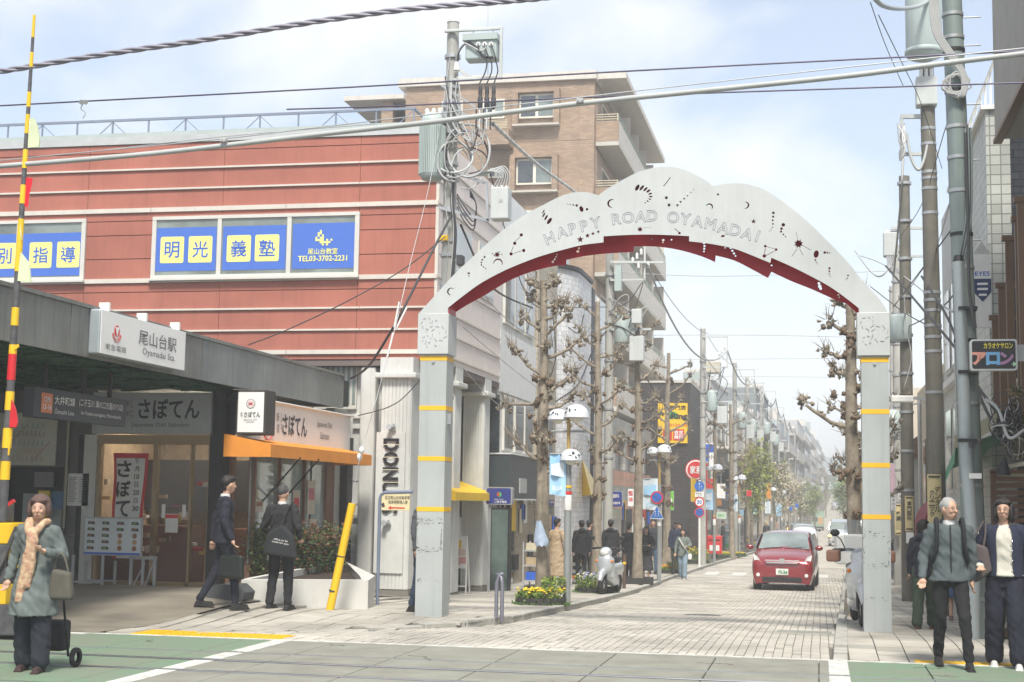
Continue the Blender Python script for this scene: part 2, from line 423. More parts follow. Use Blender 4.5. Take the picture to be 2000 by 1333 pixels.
for x0,x1 in((-5.95,-5.75),(.08,.27)):
 for y0,y1 in RY:MB().bb((x0,y0+.01,-.01),(x1,y1-.01,.004)).build('painted_line',Mline,cross)
MB().bb((-9.0,15.5,-.01),(-8.2,15.62,.004)).build('painted_line',Mline,cross)
MB().add([(-11,14.2,.004),(-8.9,15.5,.004),(-8.95,15.64,.004),(-11,14.4,.004)],[(0,1,2,3)]).build('painted_line',Mline,cross)
MB().bb((-14,15.63,-.05),(14,15.69,.006)).build('edge_strip',Mline,cross)
Mrail=mat('worn_rail_steel',(0.42,0.42,0.44),0.28,0.9,var=0.1)
Mrubb=mat('flangeway_rubber',(0.12,0.12,0.125),0.8)
for y in(13.59,12.72):
 MB().bb((-20,y-.075,-.05),(20,y+.075,-.02)).build('flangeway',Mrubb,cross)
 MB().bb((-20,y-.01,-.06),(20,y+.05,.002)).build('rail',Mrail,cross,bev=.006)
MB().bb((-20,14.27,-.05),(20,14.35,-.004)).build('steel_edging',mat('dull_steel',(0.3,0.32,0.33),0.5,0.5),cross)
def tactile(x0,x1,y0,y1,zf,name):
 t=struct(name);x=x0
 while x<x1-.1:
  y=y0
  while y<y1-.05:
   z=zf(x+.15,y+.15)+.006
   mb=MB();mb.bb((x+.004,y+.004,z-.02),(x+.296,y+.296,z))
   for k in range(4):
    mb.bb((x+.03+k*.07,y+.03,z),(x+.055+k*.07,y+.27,z+.006))
   mb.build('tactile_slab',Mtact,t);y+=.3
  x+=.3
tactile(.95,3.6,15.72,16.02,zr,'right_tactile_paving')
tactile(-7.75,-5.9,15.72,16.3,zl,'left_tactile_paving')
zc=MB()
for k in range(5):
 for r0 in(0,):zc.add([(KL(52)+.5+k*.95,51.5,prof(51.5)+.006),(KL(52)+1.0+k*.95,51.5,prof(51.5)+.006),(KL(52)+1.0+k*.95,54.5,prof(54.5)+.006),(KL(52)+.5+k*.95,54.5,prof(54.5)+.006)],[(0,1,2,3)])
zc.build('zebra_paint',Mline,road)
MB().add([(KL(47)+.4,47,prof(47)+.006),(KR(47)-.2,47,prof(47)+.006),(KR(47)-.2,47.25,prof(47.25)+.006),(KL(47)+.4,47.25,prof(47.25)+.006)],[(0,1,2,3)]).build('stop_line_paint',Mline,road)
ck=MB();rc=random.Random(14)
for x,y in((-4.1,14.6),(-1.2,14.9),(1.0,14.7),(-7.2,15.1),(-2.6,12.9),(-5.2,15.4),(.9,15.2)):
 q=Vector((x,y,.002))
 for k in range(9):e=q+Vector((rc.uniform(-.03,.10),rc.uniform(-.09,.06),0));ck.beam(q,e,rc.uniform(.003,.009),.003);q=e
ck.build('surface_cracks',Mjoint,cross,kind='stuff')
MB().prism([(.31*cos(2*pi*k/28),.31*sin(2*pi*k/28))for k in range(28)],prof(24.5)-.01,prof(24.5)+.004,'z').build('manhole_cover',mat('manhole_iron',(.16,.155,.14),.6,.4,var=.3,sc=14),road).location=(-1.9,24.5,0)
for x,y,w,d in((-.55,19.5,.7,.5),(-2.9,21.5,1.0,.4)):MB().bb((x,y,prof(y)-.02),(x+w,y+d,prof(y+d/2)+.005)).build('repair_patch',mat('repair_asphalt',(.27,.275,.24),.95,var=.2,sc=9),road)
# HAPPY ROAD arch
YA=19.05
March=mat('arch_silver_paint',(0.50,0.525,0.52),0.45,0.0,var=0.07,sc=1.5,streak=0.10,bump=0.12,bsc=14,spec=0.5)
Mpost=mat('arch_post_paint',(0.40,0.43,0.425),0.5,0.0,var=0.08,sc=1.2,streak=0.22)
Mred=mat('arch_red_paint',(0.50,0.015,0.03),0.4,var=0.08,sc=1.0)
Mband=mat('band_yellow',(0.80,0.46,0.02),0.5,var=0.05)
Mscuff=mat('scuffed_paint',(0.12,0.13,0.13),0.8,var=0.3)
arch=thing('street_arch','white perforated steel arch reading HAPPY ROAD OYAMADAI over the street','arch',(-2.1,YA,0))
def A(u,v,Y=YA):p=atY(840+.44*u,320+.44*v,Y);return(p.x,p.z)
def Apx(x,y,Y=YA):p=atY(x,y,Y);return(p.x,p.z)
def smooth(pts,n=4):
 r=[]
 for i in range(len(pts)-1):
  p0=Vector(pts[max(i-1,0)]);p1=Vector(pts[i]);p2=Vector(pts[i+1]);p3=Vector(pts[min(i+2,len(pts)-1)])
  for k in range(n):
   t=k/n;r.append(tuple(.5*((2*p1)+(-p0+p2)*t+(2*p0-5*p1+4*p2-p3)*t*t+(-p0+3*p1-3*p2+p3)*t**3)))
 r.append(tuple(pts[-1]));return r
up1=[A(*p)for p in[(-50,665),(0,610),(100,500),(200,405),(300,315),(400,240),(500,185),(580,145),(640,128),(700,128),(748,141)]]
up2=[A(*p)for p in[(748,141),(790,110),(860,70),(930,35),(1000,18),(1060,14),(1120,25),(1180,50),(1230,80),(1256,101)]]
up3=[A(*p)for p in[(1256,101),(1300,92),(1370,88),(1430,97),(1500,125),(1580,180),(1650,235),(1720,300),(1800,380),(1860,445),(1920,520),(2000,608),(2032,662)]]
upper=smooth(up1)[:-1]+smooth(up2)[:-1]+smooth(up3)
lowf=[A(*p)for p in[(1905,662),(1903,645)]]+smooth([A(*p)for p in[(1903,642),(1850,600),(1780,550),(1700,505),(1600,455),(1515,418)]])+smooth([A(*p)for p in[(1510,441),(1440,412),(1350,378),(1250,357),(1150,345)]])+smooth([A(*p)for p in[(1150,322),(1050,317),(950,315),(850,318),(770,323)]])+smooth([A(*p)for p in[(770,350),(680,361),(600,380),(500,408),(420,437),(330,475),(230,528),(150,585),(80,640)]])+[A(80,668)]
YB=YA+.42
lowb=[A(1905,662),(A(1903,645)[0],A(1903,650)[1])]+smooth([A(*p,YB)for p in[(1850,622),(1800,605),(1700,560),(1600,520),(1515,480)]])+smooth([A(*p,YB)for p in[(1500,508),(1430,470),(1350,430),(1268,408)]])+smooth([A(*p,YB)for p in[(1265,437),(1200,410),(1100,382),(1000,368),(905,368)]])+smooth([A(*p,YB)for p in[(903,392),(800,398),(700,408),(605,427)]])+smooth([A(*p,YB)for p in[(604,452),(550,455),(450,480),(350,520),(250,580),(160,630),(100,668)]])+[A(90,675)]
def circ(u,v,r,n=12):c=A(u,v);q=r*.44/F_PX*YA;return[(c[0]+q*cos(2*pi*k/n),c[1]+q*sin(2*pi*k/n))for k in range(n)]
def ellp(u,v,a,b,rot,n=14):
 c=A(u,v);s=.44/F_PX*YA;R=radians(rot)
 return[(c[0]+s*(a*cos(t)*cos(R)-b*sin(t)*sin(R)),c[1]+s*(a*cos(t)*sin(R)+b*sin(t)*cos(R)))for t in[2*pi*k/n for k in range(n)]]
def star(u,v,r,n=5,q=.42,rot=90):
 c=A(u,v);s=.44/F_PX*YA
 return[(c[0]+s*(r if k%2==0 else r*q)*cos(radians(rot)+pi*k/n),c[1]+s*(r if k%2==0 else r*q)*sin(radians(rot)+pi*k/n))for k in range(2*n)]
def cres(u,v,r,rot,w=.45):
 c=A(u,v);s=.44/F_PX*YA*r;R=radians(rot);pts=[]
 for k in range(11):t=-pi*.62+pi*1.24*k/10;pts.append((cos(t),sin(t)))
 for k in range(1,10):t=pi*.62-pi*1.24*k/10;pts.append((cos(t)*.86-w*.62,sin(t)*.86))
 return[(c[0]+s*(p[0]*cos(R)-p[1]*sin(R)),c[1]+s*(p[0]*sin(R)+p[1]*cos(R)))for p in pts]
def barh(u0,v0,u1,v1,w):
 a,b=Vector(A(u0,v0)),Vector(A(u1,v1));d=(b-a).normalized();n=Vector((-d.y,d.x))*w*.44/F_PX*YA/2
 return[tuple(a+n),tuple(b+n),tuple(b-n),tuple(a-n)]
H=[]
for u,v,r in[(405,317,8),(376,354,8),(360,401,8),(416,386,8),(697,203,6),(651,186,6),(636,184,4),(622,182,3),(610,180,2),(1524,219,6),(1523,236,5),(1521,252,4.5),(1522,268,4),(1520,283,3),(1514,294,2.5),(1507,300,2),(1568,272,8),(1560,289,6),(1558,302,5),(1568,315,4),(1578,325,3),(1488,367,6),(1484,410,8),(1536,382,6),(1773,465,5),(1772,478,4),(1772,490,3),(1776,500,2.5),(1855,497,4),(1852,509,3),(1846,516,2.5),(242,415,5),(232,427,4.5),(228,439,4),(228,450,4),(237,459,3.5),(247,465,3),(1752,395,6),(1764,396,4),(1774,397,3),(1710,428,4),(1714,438,3),(1720,446,2),(277,400,3),(285,408,3),(308,392,2.5),(318,403,3),(952,285,2),(962,284,2),(972,284,2),(980,286,1.6),(1107,309,6),(103,556,2.5),(113,552,2)]:H.append(circ(u,v,r))
for u,v,a,b,ro in[(503,214,11,3,-30+90),(505,228,13,4,60),(515,240,14,5,60),(530,255,17,8,55),(672,202,14,9,-70),(920,107,16,8,60),(940,108,15,6,50),(956,114,13,5,45),(969,122,11,5,35),(977,134,9,4,15),(980,147,8,4,-5),(975,158,7,3,-25),(966,167,6,3,-40),(956,174,5,2,-40),(1714,402,17,11,80),(172,487,7,4,0),(173,499,4,3,90),(1300,322,9,5,10)]:H.append(ellp(u,v,a,b,ro))
for u,v,r in[(667,337,17),(699,320,13),(723,311,10),(747,303,9),(1436,257,12),(1278,137,8)]:H.append(star(u,v,r))
H.append(star(932,292,14,8,.5));H.append(star(1636,356,22,8,.55,20));H.append(star(298,404,16,8,.5));H.append(star(1049,152,9,8,.6));H.append(star(1061,184,10,7,.5));H.append(star(1715,400,4,5))
H.append(cres(806,177,20,170));H.append(cres(1401,185,16,-5));H.append(cres(1240,192,16,60));H.append(cres(92,568,18,165));H.append(cres(302,442,22,80,.3))
for b in[(371,366,361,390,2.5),(379,343,400,326,2.5),(372,399,404,388,2.5),(1492,368,1530,379,2),(1488,376,1485,400,2.5),(1492,408,1530,388,2.5),(1085,288,1104,304,3),(1640,378,1656,408,2),(1630,378,1606,412,2),(1656,365,1690,384,2),(1632,332,1624,304,1.6)]:H.append(barh(*b))
for k,(u,v)in enumerate([(1098,185),(1112,170),(1128,156),(1142,143),(1158,128),(1170,115)]):H.append(star(u,v,8-k*.9,3,.5,60+90))
for k in range(4):H.append(barh(1036+k*8,100-k*10,1046+k*7,92-k*10,4))
H=H
HB=[]
Bs=.44/F_PX*YB
for u,v,r in[(545,436,6),(553,425,5),(559,414,4),(563,404,3),(656,390,7),(661,376,5),(1035,340,6),(1034,350,3),(1072,338,4),(1216,352,6),(1218,366,5),(1217,378,5),(1216,390,4),(1335,375,5),(1342,387,5),(1349,399,5),(1356,410,4),(1726,532,6),(1730,545,8),(1734,555,6),(1812,584,5),(1816,594,4),(985,335,2),(1516,452,4),(1310,374,3)]:
 c=A(u,v,YB);HB.append([(c[0]+r*Bs*cos(2*pi*k/10),c[1]+r*Bs*sin(2*pi*k/10))for k in range(10)])
from mathutils.geometry import delaunay_2d_cdt
def sheet(outline,holes,y,th,name,m):
 V=[];E=[]
 for pts in[outline]+holes:
  q=[Vector(pts[0])]
  for p in pts[1:]:
   if(Vector(p)-q[-1]).length>1e-4:q.append(Vector(p))
  if(q[0]-q[-1]).length<1e-4:q.pop()
  k=len(V);V+=q;E+=[(k+i,k+(i+1)%len(q))for i in range(len(q))]
 ov,oe,of,*_=delaunay_2d_cdt(V,E,[],3,1e-6)
 keep=[]
 def inside(pt,poly):
  c=False;j=len(poly)-1
  for i in range(len(poly)):
   a,b=poly[i],poly[j]
   if(a[1]>pt[1])!=(b[1]>pt[1])and pt[0]<(b[0]-a[0])*(pt[1]-a[1])/(b[1]-a[1])+a[0]:c=not c
   j=i
  return c
 hb=[(min(p[0]for p in h),max(p[0]for p in h),min(p[1]for p in h),max(p[1]for p in h),h)for h in holes]
 ov,oe,of,*_=delaunay_2d_cdt(V,E,[],0,1e-6)
 for f in of:
  c=sum((ov[i]for i in f),Vector((0,0)))/len(f)
  if inside(c,outline)and not any(a<=c[0]<=b and d<=c[1]<=e and inside(c,h)for a,b,d,e,h in hb):keep.append(tuple(f))
 cnt={}
 for f in keep:
  for i in range(len(f)):
   e=(f[i],f[(i+1)%len(f)]);cnt[e]=1
 N=len(ov);mb=MB()
 fs=keep+[tuple(i+N for i in f[::-1])for f in keep]+[(a,b,b+N,a+N)for a,b in cnt if(b,a)not in cnt]
 mb.add([(p[0],y-th/2,p[1])for p in ov]+[(p[0],y+th/2,p[1])for p in ov],fs)
 return mb.build(name,m,arch)
zt=A(0,668)[1]
front=sheet(upper+lowf,H,YA,.012,'front_panel',March)
back=sheet(upper+lowb,HB,YB,.012,'back_panel',Mred)
mb=MB();n=len(upper)
vs=[(p[0],YA,p[1])for p in upper]+[(p[0],YB,p[1])for p in upper]
mb.add(vs,[(i,i+1,n+i+1,n+i)for i in range(n-1)],True);mb.build('top_skin',March,arch)
for(x0,z0)in[lowf[0],lowf[-1]]:MB().bb((x0-.006,YA+.01,z0-.1),(x0+.006,YB-.01,z0+.25)).build('end_plate',Mred,arch)
Mgroove=mat('cut_letter_edge',(0.20,0.18,0.26),0.6)
LET=[('H',531,331,-22),('A',585,305,-18),('P',633,289,-16),('P',684,277,-13),('Y',735,262,-10),('R',828,246,-7),('O',879,240,-3),('A',935,235,0),('D',986,232,1),('O',1079,239,5),('Y',1134,246,8),('A',1188,257,10),('M',1245,268,12),('A',1303,285,14),('D',1355,296,16),('A',1408,312,20),('I',1454,322,20)]
for ch,u,v,ro in LET:
 cu=bpy.data.curves.new('t','FONT');cu.body=ch;cu.align_x='CENTER';cu.align_y='CENTER';cu.size=1;cu.resolution_u=3;cu.offset=.012
 me=bake(bpy.data.objects.new('t',cu))
 ys=[q.co.y for q in me.vertices];xs=[q.co.x for q in me.vertices];h=max(ys)-min(ys);sc=50*.44/F_PX*YA/h
 cx_,cy_=(max(xs)+min(xs))/2,(max(ys)+min(ys))/2
 bm=bmesh.new();bm.from_mesh(me);mb=MB();c=A(u,v);R=radians(-ro)
 for e in bm.edges:
  if len(e.link_faces)==1:
   P=[]
   for q in e.verts:
    x,y=(q.co.x-cx_)*sc,(q.co.y-cy_)*sc
    P.append((c[0]+x*cos(R)-y*sin(R),YA-.007,c[1]+x*sin(R)+y*cos(R)))
   if(Vector(P[0])-Vector(P[1])).length>1e-5:mb.beam(P[0],P[1],.0055,.004)
 bm.free();bpy.data.meshes.remove(me)
 mb.build('letter_outline',Mgroove,arch)
rs=random.Random(3)
for side,(x0,x1,zb)in(('l',(-5.22,-4.86,-.02)),('r',(.55,.905,-.01))):
 px0,px1=((818,880-9)if side=='l' else(1675,1738))
 ztop=Apx(850,613)[1]if side=='l' else Apx(1706,611)[1]
 zbt=Apx(850,692)[1]if side=='l' else Apx(1706,695)[1]
 hx0,hx1=(Apx(816.5,650)[0],Apx(876.5,650)[0])if side=='l' else(Apx(1674,650)[0],Apx(1738,650)[0])
 x0,x1=(Apx(818,800)[0],Apx(870,800)[0])if side=='l' else(Apx(1683,800)[0],Apx(1737,800)[0])
 hd=MB();hd.bb((hx0,YA-.02,zbt),(hx1,YB+.03,ztop));hd.build('post_head',March,arch,bev=.006)
 mk=MB()
 for k in range(9):
  a=rs.uniform(hx0+.05,hx1-.07);b=rs.uniform(zbt+.08,ztop-.06);t=rs.uniform(0,pi);l=rs.uniform(.012,.03)
  mk.beam((a,YA-.022,b),(a+l*cos(t),YA-.022,b+l*sin(t)),.005,.004)
 for(ca,cb,r,m_)in((.3,.75,.07,7),(.3,.35,.05,6),(.7,.5,.09,8)):
  cc=(lerp(hx0,hx1,ca),lerp(zbt,ztop,cb))
  for q in range(m_):
   t=2*pi*q/m_;mk.beam((cc[0]+r*cos(t),YA-.022,cc[1]+r*sin(t)),(cc[0]+r*1.25*cos(t+.5),YA-.022,cc[1]+r*1.25*sin(t+.5)),.006,.004)
 mk.build('stamped_marks',Mgroove,arch,kind='stuff')
 mb=MB();mb.bb((x0,YA+.02,-.12),(x1,YB-.02,zbt));mb.build('post',Mpost,arch,bev=.004)
 mb=MB();mb.bb((x0-.03,YA-.01,-.05),(x1+.03,YB+.01,prof(YA)+.075));mb.build('base_plate',CONC,arch)
 for yp in((700,797,896,995)if side=='l' else(703,804,909,1010)):
  z=Apx(845 if side=='l' else 1710,yp)[1]
  mb=MB();mb.bb((x0-.003,YA+.017,z-.03),(x1+.003,YB-.017,z+.03));mb.build('yellow_band',Mband,arch)
 mk=MB()
 zz=Apx(850,1010 if side=='l' else 1020)[1]
 for k in range(150):
  r=rs.random()
  z0=zz-rs.choice([.03,.08,.42,.44,.46,.85])-rs.gauss(0,.012)if r<.6 else rs.uniform(zz-.45,zz)
  a=rs.uniform(x0+.005,x1-.03)if r<.6 else rs.choice([x0+.012,x1-.03])+rs.uniform(-.01,.015)
  if side=='r' and rs.random()<.55:continue
  w,h=rs.uniform(.004,.018),rs.uniform(.002,.008)
  if r>.6:w,h=rs.uniform(.002,.008),rs.uniform(.004,.02)
  pts=[(w*(.6+.5*rs.random())*cos(t),h*(.5+.6*rs.random())*sin(t))for t in[2*pi*q/7 for q in range(7)]]
  plate(pts,(a,YA+.0195,z0),(1,0,0),(0,0,1),.0012,mk)
 mk.build('scuffed_sticker_residue',Mscuff,arch,kind='stuff')
 mb=MB();mb.cyl(((x0+x1)/2,YA+.03,zbt-.1),((x0+x1)/2,YA,zbt-.1),.02,n=10);mb.build('eye_bolt',STEEL,arch)
pl=Apx(878,818)
mb=MB();mb.bb((x1 if False else Apx(870,800)[0],YA+.12,pl[1]-.07),(Apx(870,800)[0]+.05,YA+.2,pl[1]+.07));mb.build('bracket',STEEL,arch)
# red clad building on the corner
YR,XR=27.2,-7.25
Mclad=mat('red_cladding',(0.40,0.14,0.10),0.65,var=0.14,sc=.7,streak=0.22,bump=0.15,bsc=90)
Mclad2=mat('pale_pink_cladding',(0.74,0.66,0.62),0.6,var=0.06,streak=0.1)
Mtrim=mat('cream_trim',(0.62,0.58,0.52),0.5,var=0.06,streak=0.15)
Mcore=mat('dark_gap',(0.05,0.03,0.03),0.9)
Mpane=glassy('pale_window_glass',(0.20,0.24,0.22))
Mpaned=glassy('dark_window_glass',(0.05,0.06,0.065))
Msoff=mat('soffit_brown',(0.16,0.13,0.12),0.8)
red=thing('corner_building','two-storey building clad in red panels with cream strips beside the arch','building',(XR,YR,0))
def zR(y,px=815):return atY(px,y,YR).z
XL=-24.0;ztop=zR(262);zbot=zR(702)
MB().bb((XL,YR+.05,zbot+.01),(XR-.05,33,ztop)).build('wall_core',Mcore,red)
lines=[262,279,314,355,397,418,447,495,540,563,600,643,687,702]
thick={314:.035,355:.035,397:.09,540:.09,600:.035,643:.035,687:.085}
wins=[(-30,168,433,545),(299,702,420,541)]
wx=[(atY(a,480,YR).x,atY(b,480,YR).x)for a,b,_,_ in wins]
wzt,wzb=zR(412),zR(541)+.045
xj=[XR,atY(703,370,YR).x,atY(500,370,YR).x-.7,atY(173,370,YR).x,-17.5,-20.5,XL]
for a,b in zip(lines,lines[1:]):
 z1,z0=zR(a),zR(b)
 for q0,q1 in zip(xj[1:],xj):
  segs=[(q0,q1)]
  if z0>wzb-.3 and z1<wzt+.3 and 418<=a<540:
   ns=[]
   for s0,s1 in segs:
    for w0,w1 in wx:
     pass
   cuts=[(s0,s1)for s0,s1 in segs]
   for w0,w1 in wx:
    nc=[]
    for s0,s1 in cuts:
     if w1<=s0 or w0>=s1:nc.append((s0,s1))
     else:
      if w0>s0:nc.append((s0,w0))
      if w1<s1:nc.append((w1,s1))
    cuts=nc
   segs=cuts
  for s0,s1 in segs:
   if s1-s0>.03:MB().bb((s0+.004,YR,z0+.008),(s1-.004,YR+.06,z1-.008)).build('red_panel',Mclad,red)
for yl,t in thick.items():
 z=zR(yl);xk=[XL,-18.6,atY(60,yl,YR).x if t<.05 else atY(297,yl,YR).x,atY(703,yl,YR).x if t<.05 else atY(560,yl,YR).x,XR+.02]
 for a,b in zip(xk,xk[1:]):MB().bb((a+.006,YR-.04,z-t/2),(b-.006,YR-.003,z+t/2)).build('trim_strip',Mtrim,red)
MB().bb((XL,YR-.03,ztop+.003),(XR-.32,YR+.3,ztop+.16)).build('parapet_cap',mat('parapet_grey',(0.5,0.52,0.52),0.5,.2),red)
MB().bb((XL,YR+.3,ztop+.12),(XR-.3,YR+2,ztop+.33)).build('roof_edge',GREYP,red)
MB().bb((XL,YR+2.0,ztop+.1),(atY(72,260,YR+2.5).x,YR+5,ztop+.75)).build('roof_box',GREYP,red)
Mrl=mat('railing_blue_grey',(0.23,0.26,0.33),0.5,.3)
yr=YR+1.2;zt0,zb0=atY(400,229,yr).z,ztop+.3
for a,b in((0,1),):MB().beam((XL,yr,zt0),(atY(812,207,yr).x,yr,zt0),.05).build('top_rail',Mrl,red)
xs=[atY(p,230,yr).x for p in(17,84,152,221,291,363,437,508,583,656,735,808)]
xs=[xs[0]-.78*k for k in range(8,0,-1)]+xs
for i,x in enumerate(xs):
 MB().beam((x,yr,zb0-.1),(x,yr,zt0),.03).build('rail_post',Mrl,red)
 if i%2==1:
  for s in(-1,1):
   if s<0 or i<len(xs)-1:MB().beam((x,yr,zt0-.03),(x+s*.6,yr,zb0),.016).build('rail_brace',Mrl,red)
MB().beam((xs[-1],yr,zt0),(xs[-1],yr+4,zt0),.04).build('top_rail',Mrl,red)
Mfrm=mat('cream_window_frame',(0.60,0.59,0.55),0.5,var=.05)
Mpos=mat('poster_blue',(0.055,0.15,0.55),0.35,var=.03,spec=.6)
Msq=mat('poster_yellow',(0.83,0.80,0.26),0.4,var=.03)
for(a,b,_,_),(w0,w1),mull,chars in((wins[0],wx[0],(38,),[('別',12),('指',82),('導',136)]),(wins[1],wx[1],(430,566),[('明',338),('光',393),('義',468),('塾',523)])):
 wd=MB().bb((w0,YR-.01,wzb),(w1,YR+.02,wzt)).build('window',Mfrm,red)
 edges=[w0]+[atY(m,480,YR).x for m in mull]+[w1]
 if a<0:edges=[w0]+[atY(38,480,YR).x,w1]
 for e in edges:
  c=min(max(e,w0+.04),w1-.04);MB().bb((c-.045,YR-.06,wzb),(c+.045,YR-.012,wzt)).build('frame',Mfrm,wd)
 for z in(wzb+.03,wzt-.03):MB().bb((w0,YR-.065,z-.035),(w1,YR-.014,z+.035)).build('frame',Mfrm,wd)
 MB().bb((w0-.03,YR-.12,wzb-.05),(w1+.03,YR-.012,wzb-.002)).build('sill',Mfrm,wd)
 for e0,e1 in zip(edges,edges[1:]):MB().bb((e0+.05,YR-.03,wzb+.06),(e1-.05,YR-.02,wzt-.06)).build('pane',Mpane,wd)
 pzt,pzb=zR(434),zR(522)
 for i,(e0,e1)in enumerate(zip(edges,edges[1:])):
  sh=.05 if a<0 else 0
  MB().bb((e0+.07,YR-.036,pzb-sh),(e1-.07,YR-.031,pzt-sh-(0 if i<2 else-.02))).build('poster',Mpos,wd)
 zc_=zR(479)-(.05 if a<0 else 0)
 for ch,px in chars:
  cxx=atY(px,480,YR).x;s=.51
  plate(rrect(s,s*1.06,.04,cx=0),(cxx,YR-.0365,zc_),(1,0,0),(0,0,1),.003).build('yellow_square',Msq,wd)
  text(ch,(cxx,YR-.040,zc_),.335,BLUEP,wd,bold=.022,depth=.0025)
wd=red
cxx=atY(632,480,YR).x
text('尾山台教室',(cxx,YR-.04,zR(488)),.125,Msq,wd,w=.62,bold=.02)
text('TEL03-3702-2231',(cxx,YR-.04,zR(502)),.115,Msq,wd,w=1.02,bold=.03)
mb=MB()
for r,row in enumerate(['..x.....','.xx.....','.x.x....','x.xx....','xxxx.x.x','..xxxxx.','...x.x..']):
 for c_,q in enumerate(row):
  if q=='x':mb.bb((cxx-.16+c_*.045,YR-.042,zR(450)-r*.045),(cxx-.16+c_*.045+.04,YR-.037,zR(450)-r*.045+.04))
mb.build('emblem',Msq,red,kind='stuff')
Y1=33.0;ztops=ztop
def zS(y,px=900):return atX(px,y,XR).z
MB().bb((XR-.06,YR+.06,zbot-.1),(XR-.03,Y1,ztop-.05)).build('side_core',Mcore,red)
zz=[zR(v)for v in(262,314,355,397,495,540,600,643,702)]
for a,b in zip(zz,zz[1:]):
 for q0,q1 in((YR,YR+2.9),(YR+2.9,Y1)):MB().bb((XR-.03,q0+.005,b+.01),(XR,q1-.005,a-.01)).build('pink_panel',Mclad2,red)
for v in(314,355,397,540,600,643,687):MB().bb((XR+.002,YR-.04,zR(v)-.02),(XR+.03,Y1,zR(v)+.02)).build('trim_strip',Mtrim,red)
MB().bb((XR-.05,YR-.01,zbot),(XR+.012,YR+.0-.002+.06,ztop)).build('corner_trim',Mtrim,red)
for y0 in(28.4,30.6):
 w=MB().bb((XR+.002,y0,zR(530)),(XR+.04,y0+1.5,zR(412))).build('window',Mfrm,red)
 MB().bb((XR+.041,y0+.07,zR(530)+.07),(XR+.05,y0+1.43,zR(412)-.07)).build('pane',Mpane,w)
MB().bb((XR-5,YR+.02,zbot-.12),(XR-.01,Y1,zbot-.002)).build('soffit',Msoff,red)
Mgf=mat('grey_white_render',(0.60,0.61,0.59),0.7,var=.07,streak=.15)
YG=YR+.35;XG=XR-.55
zsof=zbot-.13
MB().bb((-14,YG,-.6),(XG,YG+.1,zsof)).build('ground_floor_wall',Mgf,red)
MB().bb((XG-.1,YG+.11,-.9),(XG,Y1,zsof)).build('side_wall',Mgf,red)
gx=lambda px,y=1000:atY(px,y,YG).x
gz=lambda py,px=740:atY(px,py,YG).z
MB().bb((gx(706),YG-.3,-.5),(gx(736),YG-.002,zsof)).build('pilaster',Mgf,red,bev=.05)
for z in(gz(815),gz(835),gz(1010),gz(1052)):MB().bb((gx(686),YG-.07,z-.03),(gx(706)-.01,YG-.003,z+.03)).build('moulding',Mgf,red)
for py in(940,985,1080):MB().bb((gx(650),YG-.012,gz(py)-.008),(gx(704),YG-.003,gz(py)+.008)).build('panel_joint',GREYC,red)
MB().bb((gx(585),YG-.06,gz(800)),(gx(692),YG-.02,gz(705))).build('window',Mfrm,red)
mb=MB()
x=gx(590)
while x<gx(686):mb.bb((x,YG-.075,gz(790)),(x+.06,YG-.063,gz(712)));x+=.11
mb.build('vertical_blind_slats',mat('blind_grey_green',(0.22,0.27,0.25),0.5),red,kind='stuff')
def column(parent,x0,x1,y0,y1,zb,zt,ribs=True):
 c=MB().bb((x0,y0,zb+.25),(x1,y1,zt-.35)).build('column',Mgf,parent)
 m=MB();n=8;w=(x1-x0)/n
 for k in range(n):m.bb((x0+k*w+.008,y0-.014,zb+.26),(x0+(k+1)*w-.008,y0-.001,zt-.36))
 n2=max(3,int((y1-y0)/w))
 for k in range(n2):
  v=(y1-y0)/n2;m.bb((x1+.001,y0+k*v+.008,zb+.26),(x1+.014,y0+(k+1)*v-.008,zt-.36))
 m.build('ribbing',Mgf,c,kind='stuff')
 MB().bb((x0-.12,y0-.13,zt-.40),(x1+.12,y1+.1,zt-.30)).build('cornice',Mgf,c,bev=.02)
 MB().bb((x0-.03,y0-.04,zt-.29),(x1+.04,y1,zt)).build('capital',Mgf,c)
 MB().bb((x0-.03,y0-.03,zb-.3),(x1+.03,y1+.01,zb+.24)).build('plinth',mat('dark_plinth',(0.2,0.19,0.17),0.85),c)
 return c
YC=YR-.35
cx0,cx1=atY(740,1000,YC).x,atY(798,1000,YC).x
column(red,cx0,cx1,YC,YC+.75,atY(760,1178,YC).z,zbot)
for k in range(4):
 yy=[28.9,31.6][k]if k<2 else None
 if yy:column(red,XR-.5,XR-.03,yy,yy+.55,-.55,zbot)
for y0,y1 in((27.75,28.7),(29.6,31.3)):
 w=MB().bb((XG+.002,y0,1.75),(XG+.05,y1,3.7)).build('window',Mfrm,red)
 MB().bb((XG+.051,y0+.07,1.82),(XG+.06,y1-.07,3.63)).build('pane',glassy('green_blind_glass',(0.22,0.36,0.30)),w)
MB().bb((XG+.002,27.7,.2),(XG+.03,28.8,1.6)).build('shop_window',Mpaned,red)
mb=MB()
for z in(.9,1.3,1.65):mb.bb((XG+.002,28.75,z),(XG+.02,32.9,z+.015))
mb.build('panel_joint',GREYC,red,kind='stuff')
don=thing('donut_sign','heavy black sideways DONUTS letters on the ribbed white column','sign',(cx0,YC-.05,0))
cc=(atY(765,920,YC).x,YC-.05)
MB().bb((atY(737,850,YC).x,YC-.045,atY(765,1120,YC).z),(atY(793,850,YC).x,YC-.02,atY(765,845,YC).z)).build('backboard',Mgf,don)
za,zb_=atY(765,857,YC).z,atY(765,1004,YC).z
text('DONUTS',(cc[0],YC-.047,(za+zb_)/2),.32,BLACK,don,right=(0,0,-1),up=(1,0,0),w=za-zb_,bold=.055,depth=.03)
mb=MB()
for k in range(6):z=lerp(za,zb_,(k+.5)/6);mb.bb((cc[0]-.17,YC-.082,z-.006),(cc[0]+.17,YC-.078,z+.006))
